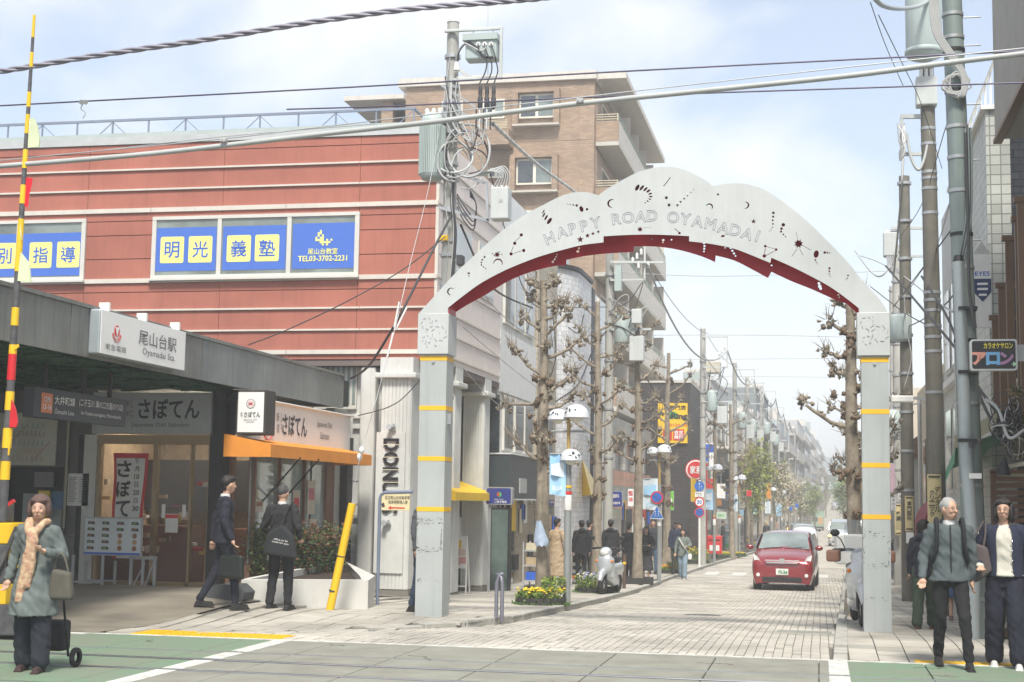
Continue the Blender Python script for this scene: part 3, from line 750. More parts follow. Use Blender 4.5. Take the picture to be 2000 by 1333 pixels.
mb.build('letter_slots',mat('lamp_glow_cream',(0.75,0.68,0.5),.5),don,kind='stuff')
for py,px in((838,765),(1025,755)):
 z=atY(px,py,YC).z;x=atY(px,py,YC).x
 l=MB().cyl((x,YC-.05,z),(x,YC-.2,z+(.03)),.045,.055).build('floodlight',STEEL,don)
 MB().cyl((x+.05,YC-.1,z+.03),(x+.09,YC-.1,z+.05),.05,n=12).build('floodlight_back',STEEL,don)
 # station canopy, shop and signs
XF,XW,YS_=-8.9,-9.1,22.3
Mzinc=mat('weathered_zinc',(0.23,0.235,0.22),0.55,0.35,var=0.35,sc=0.8,streak=0.55,hue2=(0.15,0.155,0.145))
Mzinc2=mat('pale_zinc',(0.25,0.275,0.27),0.5,0.3,var=0.25,sc=0.7,streak=0.5)
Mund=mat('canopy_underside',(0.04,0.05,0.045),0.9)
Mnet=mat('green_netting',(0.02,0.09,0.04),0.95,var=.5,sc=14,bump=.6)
Mblk=mat('black_pillar',(0.022,0.02,0.02),0.5)
Msign=mat('sign_white',(0.80,0.80,0.79),0.35,var=.02,spec=.5)
Mwallg=tile('grey_wall_tile',(0.20,0.19,0.18),(0.13,0.12,0.11),.3,.06,'y')
Mwallp=mat('grey_wall_panel',(0.14,0.14,0.13),0.6,var=.12)
Mwood=mat('warm_wood',(0.50,0.38,0.24),0.5,var=.2,sc=6)
Mgold=mat('bronze_frame',(0.30,0.22,0.12),0.4,.4,var=.08)
Mbronze=mat('brown_mullion',(0.22,0.12,0.08),0.5,var=.1)
CLEAR=mat('clear_shop_glass',(0.10,0.11,0.11),0.03,spec=.8,alpha=.14)
zt_,zb_=atX(684,740,XF).z,atX(300,724,XF).z
sta=thing('station_canopy','long weathered zinc fascia of the station canopy over the shop and ticket hall','canopy',(XF,18,3))
y=26.55
while y>9:
 y0=y-1.3;m=Mzinc2 if y>20.4 else Mzinc
 MB().bb((XF-.04,y0+.004,zb_),(XF+rnd.uniform(0,.006),y-.004,zt_)).build('fascia_panel',m,sta);y=y0
MB().bb((XF-.05,9,zt_+.003),(XF+.03,26.56,zt_+.05)).build('fascia_cap',Mzinc,sta)
MB().bb((XF-.06,26.56,zb_),(XF+.012,26.60,zt_+.05)).build('end_trim',Mzinc,sta)
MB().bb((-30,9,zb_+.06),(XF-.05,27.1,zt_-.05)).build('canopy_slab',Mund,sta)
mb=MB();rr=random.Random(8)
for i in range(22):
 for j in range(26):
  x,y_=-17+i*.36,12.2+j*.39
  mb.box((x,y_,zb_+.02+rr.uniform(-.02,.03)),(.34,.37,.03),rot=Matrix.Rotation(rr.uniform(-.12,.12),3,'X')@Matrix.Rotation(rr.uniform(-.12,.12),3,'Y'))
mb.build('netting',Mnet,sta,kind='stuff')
for x,y_ in((-10.4,14.6),(-10.9,18.9)):pass
XS=XF+.17
sp=thing('station_sign','white lightbox on the canopy edge reading 尾山台駅 Oyamadai Sta.','sign',(XS,16,3.6))
ya,yb=atX(197,640,XS).y,atX(362,690,XS).y
z1,z0=(atX(198,603,XS).z+atX(362,648,XS).z)/2,(atX(195,694,XS).z+atX(358,728,XS).z)/2
MB().bb((XF+.005,ya-.0,z0+.02),(XS-.012,yb,z1-.0)).build('casing',mat('sign_casing',(0.42,0.47,0.5),.4,.3),sp,bev=.02)
MB().bb((XS-.01,ya+.015,z0+.03),(XS,yb-.01,z1-.01)).build('face',Msign,sp)
for k in(.1,.52,.93):MB().bb((XF+.01,lerp(ya,yb,k)-.02,z1),(XS-.02,lerp(ya,yb,k)+.02,z1+.11)).build('bracket',WHITE,sp)
def on(f,g,dx=.003):return(XS+dx,lerp(ya,yb,f),lerp(z0,z1,g))
hs=z1-z0;RY_,UZ=(0,1,0),(0,0,1)
Mgt=mat('sign_grey_print',(0.16,0.16,0.165),.6)
text('尾山台駅',on(.645,.60),hs*.34,Mgt,sp,RY_,UZ,w=(yb-ya)*.46,bold=.01)
text('Oyamadai Sta.',on(.665,.27),hs*.20,Mgt,sp,RY_,UZ,w=(yb-ya)*.40)
text('東急電鉄',on(.165,.22),hs*.13,Mgt,sp,RY_,UZ,w=(yb-ya)*.23)
plate(disc(hs*.125),on(.17,.60),RY_,UZ,.003).build('logo_disc',REDP,sp)
plate([(-.055,.05),(.055,.05),(.0,-.075)],on(.17,.60,.007),RY_,UZ,.002).build('logo_triangle',Msign,sp)
for q in(.16,.19,.22):
 mb=MB();c=Vector(on(.17,.57))
 P=[c+Vector((0,hs*q*cos(t)*.95,hs*q*sin(t)))for t in[pi*1.06+pi*.88*k/16 for k in range(17)]]
 for a,b in zip(P,P[1:]):mb.beam(a,b,.005,.003)
 mb.build('logo_ring',REDP,sp)
XH=-9.75
ya2,yb2=atX(67,780,XH).y,atX(247,810,XH).y;z1h=atX(150,767,XH).z;z0h=atX(150,823.5,XH).z
hg=thing('platform_sign','dark grey hanging sign reading 大井町線 Oimachi Line under the canopy','sign',(XH,17,3))
Mdg=mat('dark_sign_face',(0.055,0.065,0.08),.45)
MB().bb((XH-.16,ya2,z0h),(XH,yb2,z1h)).build('face',Mdg,hg,bev=.008)
for k in(.15,.55,.85):MB().bb((XH-.1,lerp(ya2,yb2,k)-.03,z1h),(XH-.06,lerp(ya2,yb2,k)+.03,zb_+.06)).build('hanger',Mblk,hg)
def oh(f,g):return(XH+.004,lerp(ya2,yb2,f),lerp(z0h,z1h,g))
hh=z1h-z0h;ly=yb2-ya2;Mor=mat('orange_badge',(0.75,0.25,0.13),.5)
plate(rrect(ly*.11,hh*.66,.02),oh(.12,.5),RY_,UZ,.003).build('badge',Mor,hg)
text('OM\n13-16',(XH+.009,oh(.12,.5)[1],oh(.12,.5)[2]),hh*.45,Msign,hg,RY_,UZ,w=ly*.085,bold=.03)
text('大井町線',oh(.30,.64),hh*.30,Msign,hg,RY_,UZ,w=ly*.21,bold=.02)
text('Ōimachi Line',oh(.30,.28),hh*.20,Msign,hg,RY_,UZ,w=ly*.20)
text('(二子玉川 溝の口方面のりば)',oh(.70,.66),hh*.30,Msign,hg,RY_,UZ,w=ly*.50,bold=.01)
text('for Futako-tamagawa, Mizonokuchi',oh(.70,.30),hh*.17,Msign,hg,RY_,UZ,w=ly*.45)
fl=zl(-10.5,YS_)
def sx(px,py=950,y=YS_):return atY(px,py,y).x
def sz(py,px=300,y=YS_):return atY(px,py,y).z
hall=thing('station_wall','grey tiled ticket hall wall with a route map and notices under the canopy','wall',(sx(90),YS_,fl))
MB().bb((-22,YS_+.02,fl-.3),(sx(184),YS_+.3,sz(1050))).build('tiled_base',Mwallg,hall)
for a,b in((-22,sx(-60)),(sx(-60),sx(-2)),(sx(122),sx(130)),(sx(131.5),sx(183))):MB().bb((a,YS_+.02,sz(1050)+.01),(b-.01,YS_+.3,3.3)).build('wall_panel',Mwallp,hall)
MB().bb((sx(-2),YS_+.02,sz(915)),(sx(122),YS_+.3,3.3)).build('wall_panel',Mwallp,hall)
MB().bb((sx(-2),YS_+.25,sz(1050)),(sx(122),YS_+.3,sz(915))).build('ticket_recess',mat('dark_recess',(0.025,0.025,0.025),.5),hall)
MB().bb((sx(40),YS_+.1,sz(1050)),(sx(118),YS_+.24,sz(968))).build('ticket_machine',GREYP,hall)
MB().bb((sx(54),YS_+.2,sz(955)),(sx(92),YS_+.24,sz(925))).build('notice',mat('dim_paper',(0.25,0.25,0.24),.6),hall)
mp_=MB().bb((sx(-45),YS_-.02,sz(912)),(sx(106),YS_+.015,sz(808))).build('route_map',mat('map_cream',(0.62,0.62,0.52),.5),hall)
lc=[mat('map_line_'+n,c,.5,var=0)for n,c in(('teal',(.03,.35,.33)),('magenta',(.6,.08,.25)),('blue',(.1,.3,.6)),('brown',(.4,.15,.1)),('orange',(.7,.3,.1)))]
for i,(py,p0,p1,c)in enumerate([(838,2,85,0),(853,20,86,3),(872,12,84,2),(888,30,82,4),(902,8,84,3),(862,-30,10,1)]):
 mb=MB();mb.beam((sx(p0),YS_-.022,sz(py)),(sx(p1),YS_-.022,sz(py)),.012,.003)
 for k in range(8):
  x=sx(lerp(p0,p1,(k+.5)/8));mb.beam((x,YS_-.024,sz(py)),(x+.01,YS_-.024,sz(py)+.08),.012,.002)
 mb.build('map_route',lc[c],hall,kind='stuff')
for a,b,c in((15,870,3),(60,905,1)):MB().beam((sx(a),YS_-.025,sz(b)),(sx(a+35),YS_-.025,sz(b-40)),.016,.002).build('map_route',lc[c],hall)
MB().cyl((sx(131),YS_-.05,fl+.9),(sx(131),YS_-.05,3.2),.022).build('downpipe',mat('cream_pipe',(0.4,.38,.3),.5),hall)
MB().bb((sx(132),YS_-.0,sz(991)),(sx(173),YS_+.015,sz(927))).build('notice',WHITE,hall)
mb=MB()
for k in range(15):mb.bb((sx(135),YS_-.004,sz(935+k*3.4)),(sx(150-(k%3)*2),YS_-.001,sz(935+k*3.4+1.2)));mb.bb((sx(155),YS_-.004,sz(935+k*3.4)),(sx(170-(k%4)),YS_-.001,sz(935+k*3.4+1.1)))
mb.build('notice_print',Mgt,hall,kind='stuff')
MB().bb((sx(102),YS_-.0,sz(998)),(sx(126),YS_+.018,sz(963))).build('notice',mat('notice_blue',(0.1,.2,.35),.5),hall)
MB().bb((sx(80),YS_-.08,sz(1015)),(sx(102),YS_-.05,sz(962))).build('notice',mat('notice_yellow',(0.75,.55,.04),.5),hall)
plate(disc(.05,16),(sx(91),YS_-.081,sz(985)),(1,0,0),UZ,.004).build('notice_mark',REDP,hall)
shop=thing('deli_shop','station cutlet shop with wooden interior and glass doors below the さぼてん sign','shop',(sx(300),YS_,fl))
xa,xb=sx(188),sx(412)
MB().bb((xa-.35,YS_+.01,fl),(xa-.26,YS_+.2,sz(850))).build('jamb',Mblk,shop)
MB().bb((xa-.25,YS_,fl),(xa-.02,YS_+.15,sz(850))).build('white_jamb',OFFW,shop)
for a,b in((xa,xa+.06),(sx(297),sx(306)),(xb-.06,xb),(sx(372)-.02,sx(372)+.02)):MB().bb((a,YS_,fl),(b,YS_+.1,sz(868))).build('door_frame',Mgold,shop)
MB().bb((xa,YS_-.01,sz(868)),(xb,YS_+.12,sz(850))).build('door_header',Mgold,shop)
MB().bb((xa,YS_,fl-.05),(xb,YS_+.12,fl+.06)).build('threshold',Mgold,shop)
MB().bb((xa+.06,YS_+.05,fl+.07),(sx(297),YS_+.062,sz(868))).build('pane',CLEAR,shop)
MB().bb((sx(306),YS_+.03,fl+.07),(xb-.06,YS_+.042,sz(868))).build('pane',CLEAR,shop)
Yb_=YS_+3.2
MB().bb((xa-.4,Yb_,fl),(XW-.02,Yb_+.1,3.25)).build('back_wall',Mwood,shop)
MB().bb((xa-.4,YS_+.2,fl),(xa-.3,Yb_,3.25)).build('inner_side_wall',Mwood,shop)
MB().bb((xa-.4,YS_+.13,fl-.02),(XW-.02,Yb_,fl+.004)).build('shop_floor',mat('shop_floor',(0.16,.10,.07),.4),shop)
MB().bb((xa-.3,YS_+.8,fl),(sx(330),YS_+1.5,fl+.95)).build('counter',mat('counter_red_brown',(0.22,.10,.06),.4),shop)
MB().bb((sx(345),YS_+1.6,fl),(xb,YS_+2.3,fl+.9)).build('counter',mat('counter_red_brown',(0.25,.06,.03),.4),shop)
MB().bb((xa-.3,YS_+2.4,fl+1.2),(sx(395),YS_+2.45,fl+2.1)).build('menu_panel',mat('dark_menu',(0.03,.03,.03),.4),shop)
rr=random.Random(11);cols=[WHITE,mat('card_cream',(.6,.55,.4),.6),REDP,mat('card_yellow',(.7,.5,.1),.6),Mwood]
for k in range(34):
 px=rr.uniform(196,405);py=rr.choice([945,975,1010,1050,1068,1075])+rr.uniform(-5,5);yy=rr.uniform(.5,1.0)
 p=atY(px,py,YS_+yy);w,h=rr.uniform(.06,.2),rr.uniform(.05,.14)
 MB().box(p,(w,.1,h),rz=rr.uniform(-.3,.3)).build('display_item',rr.choice(cols),shop)
lamp_m=mat('shop_lamp',(1,.8,.55),.5,emit=((1.0,.86,.68),17))
for px in(230,290,350,395):MB().bb((sx(px)-.2,YS_+1.2,2.9),(sx(px)+.2,YS_+1.5,2.93)).build('ceiling_lamp',lamp_m,shop)
for px in(320,360):MB().bb((sx(px)-.03,YS_+.02,sz(1012 if px<330 else 1010)),(sx(px)+.03,YS_+.028,sz(985))).build('sticker',WHITE,shop)
MB().bb((sx(325),YS_+.015,sz(1040)),(sx(349),YS_+.028,sz(1004))).build('notice',WHITE,shop)
MB().bb((sx(325),YS_+.012,sz(1012)),(sx(349),YS_+.0145,sz(1005))).build('notice_heading',REDP,shop)
text('PASMO',(sx(345),YS_+.017,sz(988)),.035,mat('pasmo_pink',(.6,.1,.25),.5),shop,w=.16,bold=.02)
bn=thing('shop_banner','red-edged white vertical banner with さぼてん in the shop window','banner',(sx(256),YS_-.03,1.5))
mb=MB();N=24
for i in range(N+1):
 t=i/N;z=lerp(sz(886),sz(1092),t);l=lerp(222,228,t)+2*sin(t*9);r=lerp(289,282,t)+2*sin(t*7+1)
 if i==0:pass
 mb.v+=[(sx(l),YS_-.05-.012*sin(t*11),z),(sx(r),YS_-.04-.012*sin(t*9+1),z)]
mb.f=[(2*i,2*i+1,2*i+3,2*i+2)for i in range(N)];mb.build('cloth',mat('banner_red',(.60,.04,.05),.8),bn)
mb=MB()
for i in range(N+1):
 t=i/N;z=lerp(sz(896),sz(1092),t);l=lerp(228,234,t)+2*sin(t*9);r=lerp(283,276,t)+2*sin(t*7+1)
 mb.v+=[(sx(l),YS_-.058-.012*sin(t*11),z),(sx(r),YS_-.048-.012*sin(t*9+1),z)]
mb.f=[(2*i,2*i+1,2*i+3,2*i+2)for i in range(N)];mb.build('white_field',mat('banner_white',(.72,.71,.68),.8),bn)
for i,ch in enumerate('さぼて'):text(ch,(sx(246),YS_-.085,sz(917+i*39)),.27,BLACK,bn,bold=.05,w=.25)
for i,ch in enumerate(['毎','月','10','日','20','日','30']):text(ch,(sx(271),YS_-.085,sz(901+i*15.5)),.085,INK,bn,bold=.03)
s1=thing('shop_sign','silver さぼてん Japanese Deli Saboten sign board under the canopy beside the black pillar','sign',(sx(300),YS_-.1,3))
Y1_=YS_-.2
MB().bb((sx(181,800,Y1_),Y1_,sz(848,300,Y1_)),(sx(413,800,Y1_),Y1_+.1,sz(767,300,Y1_))).build('board',mat('silver_board',(.40,.42,.42),.4,.3,var=.06,sc=6),s1,bev=.006)
text('さぼてん',(sx(330,800,Y1_),Y1_-.002,sz(799,300,Y1_)),.33,BLACK,s1,w=1.08,bold=.05)
text('Japanese Deli Saboten',(sx(314,800,Y1_),Y1_-.002,sz(831,300,Y1_)),.085,INK,s1,w=1.0)
text('とんかつ',(sx(257,800,Y1_),Y1_-.002,sz(799,300,Y1_)),.30,INK,s1,right=(0,0,-1),up=(1,0,0),w=.30)if False else None
for i,ch in enumerate('とんかつ'):text(ch,(sx(257,800,Y1_),Y1_-.002,sz(783+i*10.5,300,Y1_)),.055,INK,s1)
for i,ch in enumerate('新宿'):text(ch,(sx(249.5,800,Y1_),Y1_-.002,sz(789+i*19,300,Y1_)),.09,INK,s1,w=.05)
bp_=thing('black_pillar','black square pillar at the corner of the cutlet shop','pillar',(sx(430),YS_,fl))
MB().bb((sx(412.5),YS_-.12,fl-.1),(sx(440),YS_+.3,3.3)).build('shaft',Mblk,bp_,bev=.008)
MB().bb((sx(440)+.002,YS_+.0,sz(846)),(XW-.02,YS_+.3,3.3)).build('head_panel',Mblk,bp_)
MB().bb((sx(440)+.002,YS_+.12,fl-.1),(sx(447),YS_+.28,sz(846))).build('bronze_edge',Mbronze,bp_)
yq=21.5
lb=thing('projecting_sign','white lightbox in a black frame with the red wheel emblem and さぼてん','sign',(sx(490,800,yq),yq,2.8))
bx0,bx1,bz0,bz1=sx(461,800,yq),sx(519,800,yq),sz(849,490,yq),sz(762,490,yq)
MB().bb((bx0,yq,bz0),(bx1,yq+.42,bz1)).build('casing',mat('dark_wood_casing',(.05,.045,.04),.6),lb,bev=.008)
MB().bb((bx0+.035,yq-.008,bz0+.035),(bx1-.03,yq-.002,bz1-.035)).build('face',Msign,lb)
cx_=(bx0+bx1)/2
plate(disc(.075,28),(cx_,yq-.010,sz(789,490,yq)),(1,0,0),UZ,.002).build('emblem_ring',INK,lb)
plate(disc(.067,28),(cx_,yq-.012,sz(789,490,yq)),(1,0,0),UZ,.002).build('emblem_field',Msign,lb)
mb=MB()
for k in range(12):
 t=2*pi*k/12;c=Vector((cx_,yq-.014,sz(789,490,yq)))
 mb.beam(c,c+Vector((.06*cos(t),0,.06*sin(t))),.012,.002)
mb.build('emblem_spokes',REDP,lb,kind='stuff')
text('さぼてん',(cx_+.03,yq-.012,sz(810,490,yq)),.085,INK,lb,w=.27,bold=.03)
text('新\n宿',(cx_-.145,yq-.012,sz(810,490,yq)),.07,INK,lb,w=.035)
text('Japanese Deli\nSaboten',(cx_,yq-.012,sz(822,490,yq)),.055,INK,lb,w=.22)
MB().bb((bx0-.4,yq+.2,bz1-.15),(bx0,yq+.3,bz1-.1)).build('arm',BLACK,lb)
gl=thing('shop_glazing','brown-framed glass side wall of the shop behind the planter','wall',(XW,24,0))
ye=27.3;zg_t=2.75
MB().bb((XW-.08,YS_+.32,fl-.5),(XW+.02,ye,fl+.35)).build('plinth',Mbronze,gl)
MB().bb((XW-.08,YS_+.32,zg_t-.1),(XW+.02,ye,zg_t)).build('head_rail',Mbronze,gl)
for px,w in((494,.05),(543,.05),(592,.05),(636,.12)):
 y_=atX(px,980,XW).y;MB().bb((XW-.08,y_-w/2,fl+.36),(XW+.04,y_+w/2,zg_t-.11)).build('mullion',Mbronze,gl)
ys_=[YS_+.3]+[atX(px,980,XW).y for px in(494,543,592,636)]
Mgp=glassy('pale_shop_glass',(0.33,0.42,0.41))
for a,b in zip(ys_,ys_[1:]):MB().bb((XW-.03,a+.03,fl+.37),(XW-.02,b-.03,zg_t-.11)).build('pane',Mgp,gl)
MB().bb((XW-.1,ys_[-1]+.07,fl-.5),(XW+.01,ys_[-1]+.45,3.0)).build('timber_panel',Mbronze,gl)
MB().bb((XW-.0,atX(664,980,XW).y,-.4),(XW+.13,atX(683,980,XW).y,2.75)).build('black_post',Mblk,gl)
MB().bb((XW-.2,ys_[-1]+.46,-.4),(XW-.02,ye+.3,3.3)).build('end_panel',Mgf,gl)
pos=[(498,975,515,1000),(571,958,587,1024),(600,940,617,1005),(604,1014,619,1050),(475,930,480,950)]
for k,(a,b,c,d)in enumerate(pos[:4]):
 p,q=atX(a,d,XW+.0),atX(c,b,XW+.0)
 o=MB().bb((XW-.012,p.y,p.z),(XW-.004,q.y,q.z)).build('poster',mat('poster_cream',(.55,.5,.42),.5),gl)
 m2=[mat('food_brown',(.3,.12,.05),.5),REDP,mat('poster_pink',(.5,.15,.2),.5)][k%3]
 plate(rrect((q.y-p.y)*.7,(q.z-p.z)*.35,.02),(XW-.003,(p.y+q.y)/2,lerp(p.z,q.z,.6)),RY_,UZ,.002).build('poster_picture',m2,gl)
s2=thing('fascia_sign','long white さぼてん sign above the orange awning facing the street','sign',(XF,24,3))
X2=XF+.02
ya3,yb3=atX(474,850,X2).y,atX(683,880,X2).y;zs1,zs0=atX(683,812,X2).z,atX(683,884,X2).z
MB().bb((X2-.12,ya3,zs0),(X2,yb3,zs1-.03)).build('board',Msign,s2)
MB().bb((X2-.12,ya3,zs1-.029),(X2+.07,yb3+.05,zs1)).build('gutter',WHITE,s2,bev=.01)
def o2(px,py):p=atX(px,py,X2+.004);return(X2+.004,p.y,p.z)
hh=zs1-zs0
text('さぼてん',o2(576,832),.36,INK,s2,RY_,UZ,w=atX(600,830,X2).y-atX(552,830,X2).y,bold=.04)
for i,ch in enumerate('新宿'):text(ch,o2(543,815+i*22),.15,Mgt,s2,RY_,UZ,w=.12)
for i,ch in enumerate('とんかつ'):text(ch,o2(549.5,812+i*9.5),.07,Mgt,s2,RY_,UZ)
text('Japanese Deli',o2(634,832),.13,Mgt,s2,RY_,UZ,w=.82);text('Saboten',o2(634,852),.13,Mgt,s2,RY_,UZ,w=.5)
c=Vector(o2(524,828));mb=MB()
P=[c+Vector((0,.26*cos(t),.26*sin(t)))for t in[2*pi*k/40 for k in range(41)]]
for a,b in zip(P,P[1:]):mb.beam(a,b,.03,.004)
for k in range(12):t=2*pi*k/12;mb.beam(c,c+Vector((0,.2*cos(t),.2*sin(t))),.035,.004)
mb.build('wheel_emblem',REDP,s2,kind='stuff')
XA=-8.32
Mor2=mat('orange_canvas',(0.72,0.27,0.035),.75,var=.08,bump=.2)
aw=thing('orange_awning','orange canvas awning along the glass side of the shop','awning',(XA,24,2.2))
ca,cb=atX(529,868,XA),atX(726,896,XA);zl_=atX(529,893,XA).z;zh_=atX(529,868,XA).z;zw=sz(857,442,22)
yA,yB=ca.y,min(cb.y,27.1);print('awning',yA,cb.y,zl_,zh_,zw)
mb=MB()
mb.add([(XA,yA,zl_),(XA,yB,zl_),(XA,yB,zh_),(XA,yA,zh_)],[(0,1,2,3)])
mb.build('valance',Mor2,aw)
MB().add([(XA,yA,zh_),(XA,yB,zh_),(XW,yB,zw+.05),(XW,yA,zw+.05)],[(0,1,2,3)]).build('roof_cloth',Mor2,aw)
MB().add([(XA,yA,zl_),(XA,yA,zh_),(XW,yA,zw+.05),(XW,yA,zl_)],[(0,1,2,3)]).build('end_cloth',Mor2,aw)
MB().add([(XA,yB,zl_),(XA,yB,zh_),(XW,yB,zw+.05),(XW,yB,zl_)],[(0,1,2,3)]).build('end_cloth',Mor2,aw)
for y_ in(yA+1.3,yA+2.2):MB().cyl((XA+.02,y_,zl_+.03),(XW+.06,y_+.25,1.5),.014,n=8).build('stay',BLACK,aw)
za_=.2
pa,pb,pc=gp(470,1168),gp(522,1174.5),gp(718,1190)
pa=Vector((-8.75,21.7,0))if False else pa
print('planter',pa,pb,pc)
pl_=thing('planter','low white rendered planter with a pointed end in front of the shop window','planter',tuple(pb))
outer=[(pa.x,pa.y),(pb.x,pb.y),(pc.x,pc.y),(pc.x-.30,pc.y+1.3),(XW+.3,26.6),(pa.x-.1,pa.y+.5)]
inn=[(pa.x+.04,pa.y+.2),(pb.x-.08,pb.y+.16),(pc.x-.16,pc.y+.18),(pc.x-.48,pc.y+1.1),(XW+.4,26.4),(pa.x,pa.y+.55)]
ztp=atY(600,1147,(pb.y+pc.y)/2).z;ztp=atY(718,1134,pc.y).z;print('ztp',ztp)
n=6;mb=MB()
vs=[(x,y_,-.6)for x,y_ in outer]+[(x,y_,ztp)for x,y_ in outer]+[(x,y_,ztp)for x,y_ in inn]+[(x,y_,ztp-.12)for x,y_ in inn]
mb.add(vs,[(i,(i+1)%n,n+(i+1)%n,n+i)for i in range(n)]+[(n+i,n+(i+1)%n,2*n+(i+1)%n,2*n+i)for i in range(n)]+[(2*n+i,2*n+(i+1)%n,3*n+(i+1)%n,3*n+i)for i in range(n)])
mb.build('wall',mat('planter_white',(.58,.58,.55),.85,var=.08,sc=2,streak=.15),pl_)
MB().add([(x,y_,ztp-.1)for x,y_ in inn],[tuple(range(n))]).build('soil',mat('soil',(.05,.035,.025),1,var=.4,sc=20,bump=.8),pl_)
Mlf=[mat('shrub_leaf_green',(.06,.11,.03),.6,var=.4,sc=9),mat('shrub_leaf_red',(.16,.06,.03),.6,var=.3,sc=9),mat('shrub_leaf_lime',(.17,.22,.03),.6,var=.3,sc=9)]
def leaf(mb,c,s,r):
 d=Vector((r.gauss(0,1),r.gauss(0,1),r.gauss(0,.6))).normalized();u=d.orthogonal().normalized();u=(u+d.cross(u)*r.uniform(-1,1)).normalized()
 mb.add([c-u*s*.3,c+d*s*.5,c+u*s*.3,c-d*s*.5],[(0,1,2,3)])
def shrub(label,c,rad,h,nl,mats_,size=.06,cat='shrub',name='shrub',group=None,seed=1,stems=9):
 r=random.Random(seed);t=thing(name,label,cat,c,group=group);c=Vector(c);mbs=[MB()for _ in mats_];st=MB()
 for k in range(stems):
  a=r.uniform(0,2*pi);q=r.uniform(.1,.8);top=c+Vector((rad*q*cos(a),rad*q*sin(a),h*r.uniform(.6,.95)))
  st.tube([c+Vector((rad*q*.3*cos(a),rad*q*.3*sin(a),-.02)),(c+top)/2+Vector((0,0,.05)),top],[.012,.008,.004],5)
  for i in range(nl//stems):
   f=r.random()**.6;p=c.lerp(top,f)+Vector((r.gauss(0,rad*.3),r.gauss(0,rad*.3),r.gauss(0,h*.09)))
   if p.z<c.z:p.z=c.z+r.random()*.1
   w=0 if r.random()<.6 else(1 if f>.6 and len(mats_)>1 else r.randrange(len(mats_)))
   leaf(mbs[w],p,size*r.uniform(.6,1.3),r)
 st.build('stems',mat('shrub_stem',(.12,.09,.05),.9),t,kind='stuff')
 for mb,m in zip(mbs,mats_):
  if mb.f:mb.build('foliage',m,t,kind='stuff')
 return t
shrub('lime and green shrub at the left end of the white planter',(sx(505,1130,22.7),22.7,ztp-.1),.28,.98,1500,[Mlf[0],Mlf[2]],seed=2)
shrub('bronze-green nandina bush behind the bag man in the white planter',(sx(585,1130,23.4),23.4,ztp-.1),.42,.85,2600,Mlf[:2],seed=3)
shrub('red-tipped nandina bush near the yellow post in the white planter',(sx(632,1130,24.2),24.2,ztp-.1),.42,.82,2600,Mlf[:2],seed=4)
p=gp(452,1170);b=thing('sign_base_block','dark grey weighted base block by the foot of the black pillar','weight',tuple(p))
mb=MB();mb.prism([(-.28,0),(.24,0),(.26,.1),(.14,.2),(-.16,.2),(-.3,.1)],-.2,.2);mb.build('block',mat('block_grey',(.07,.075,.08),.7),b,world=False,bev=.01)
yM=21.6;fm=zl(-10.5,yM)
mbd=thing('menu_board','white menu board with rows of dishes on grey metal legs','menu board',(sx(218,1050,yM),yM,fm))
x0,x1=sx(163,1050,yM),sx(277,1050,yM);z0,z1=sz(1086,220,yM),sz(1011,220,yM)
MB().bb((x0,yM,z0),(x1,yM+.04,z1)).build('frame',GREYC,mbd,bev=.005)
MB().bb((x0+.02,yM-.006,z0+.02),(x1-.02,yM-.002,z1-.02)).build('sheet',mat('menu_paper',(.62,.66,.67),.4),mbd)
MB().bb((x0+.02,yM-.008,z0+.02),(x1-.02,yM-.0065,z0+.05)).build('blue_edge',BLUEP,mbd)
rr=random.Random(4);fd=[mat('food_brown',(.3,.12,.05),.5),mat('food_green',(.2,.3,.1),.6),mat('bowl_black',(.03,.03,.03),.4),mat('food_tan',(.5,.3,.12),.5)]
for r_ in range(5):
 for c_ in range(4):
  cx_,cz_=lerp(x0+.13,x1-.12,c_/3),lerp(z1-.09,z0+.12,r_/4)
  if r_>=2 and c_>=2:plate(disc(.04,12),(cx_,yM-.009,cz_),(1,0,0),UZ,.002).build('dish_picture',fd[3 if r_%2 else 0],mbd)
  else:
   mb=plate([(-.065,-.02),(.065,-.025),(.055,.02),(-.05,.025)],(cx_,yM-.009,cz_),(1,0,0),UZ,.002).build('dish_picture',fd[2],mbd)
   plate([(-.04,-.012),(.03,-.014),(.02,.014),(-.035,.014)],(cx_,yM-.011,cz_),(1,0,0),UZ,.0015).build('dish_food',fd[(r_+c_)%2],mb)
for px in(190,246):
 for yy in(yM+.02,yM+.45):MB().bb((sx(px)-.02,yy-.015,fm),(sx(px)+.02,yy+.015,z0 if yy<yM+.1 else z0-.1)).build('leg',GREYC,mbd)
for yy in(yM+.02,yM+.45):MB().bb((sx(190),yy-.015,fm+.03),(sx(246),yy+.015,fm+.06)).build('crossbar',GREYC,mbd)
st=thing('display_stand','empty light grey tubular metal stand beside the menu board','stand',(sx(285),yM+.2,fm))
for a,b in(((257,1088),(257,1153)),((303,1088),(303,1153)),((280,1088),(280,1153))):
 MB().beam(atY(*a,yM+.3),(atY(*a,yM+.3).x,yM+.3,fm),.04).build('leg',GREYC,st)
MB().beam(atY(253,1090,yM+.3),atY(306,1090,yM+.3),.05).build('top_rail',GREYC,st)
MB().beam(atY(257,1150,yM+.3),atY(303,1150,yM+.3),.03).build('low_rail',GREYC,st)
MB().beam(atY(260,1145,yM+.3),atY(283,1100,yM+.3),.02).build('brace',GREYC,st)
MB().beam(atY(283,1145,yM+.3),atY(300,1100,yM+.3),.02).build('brace',GREYC,st)
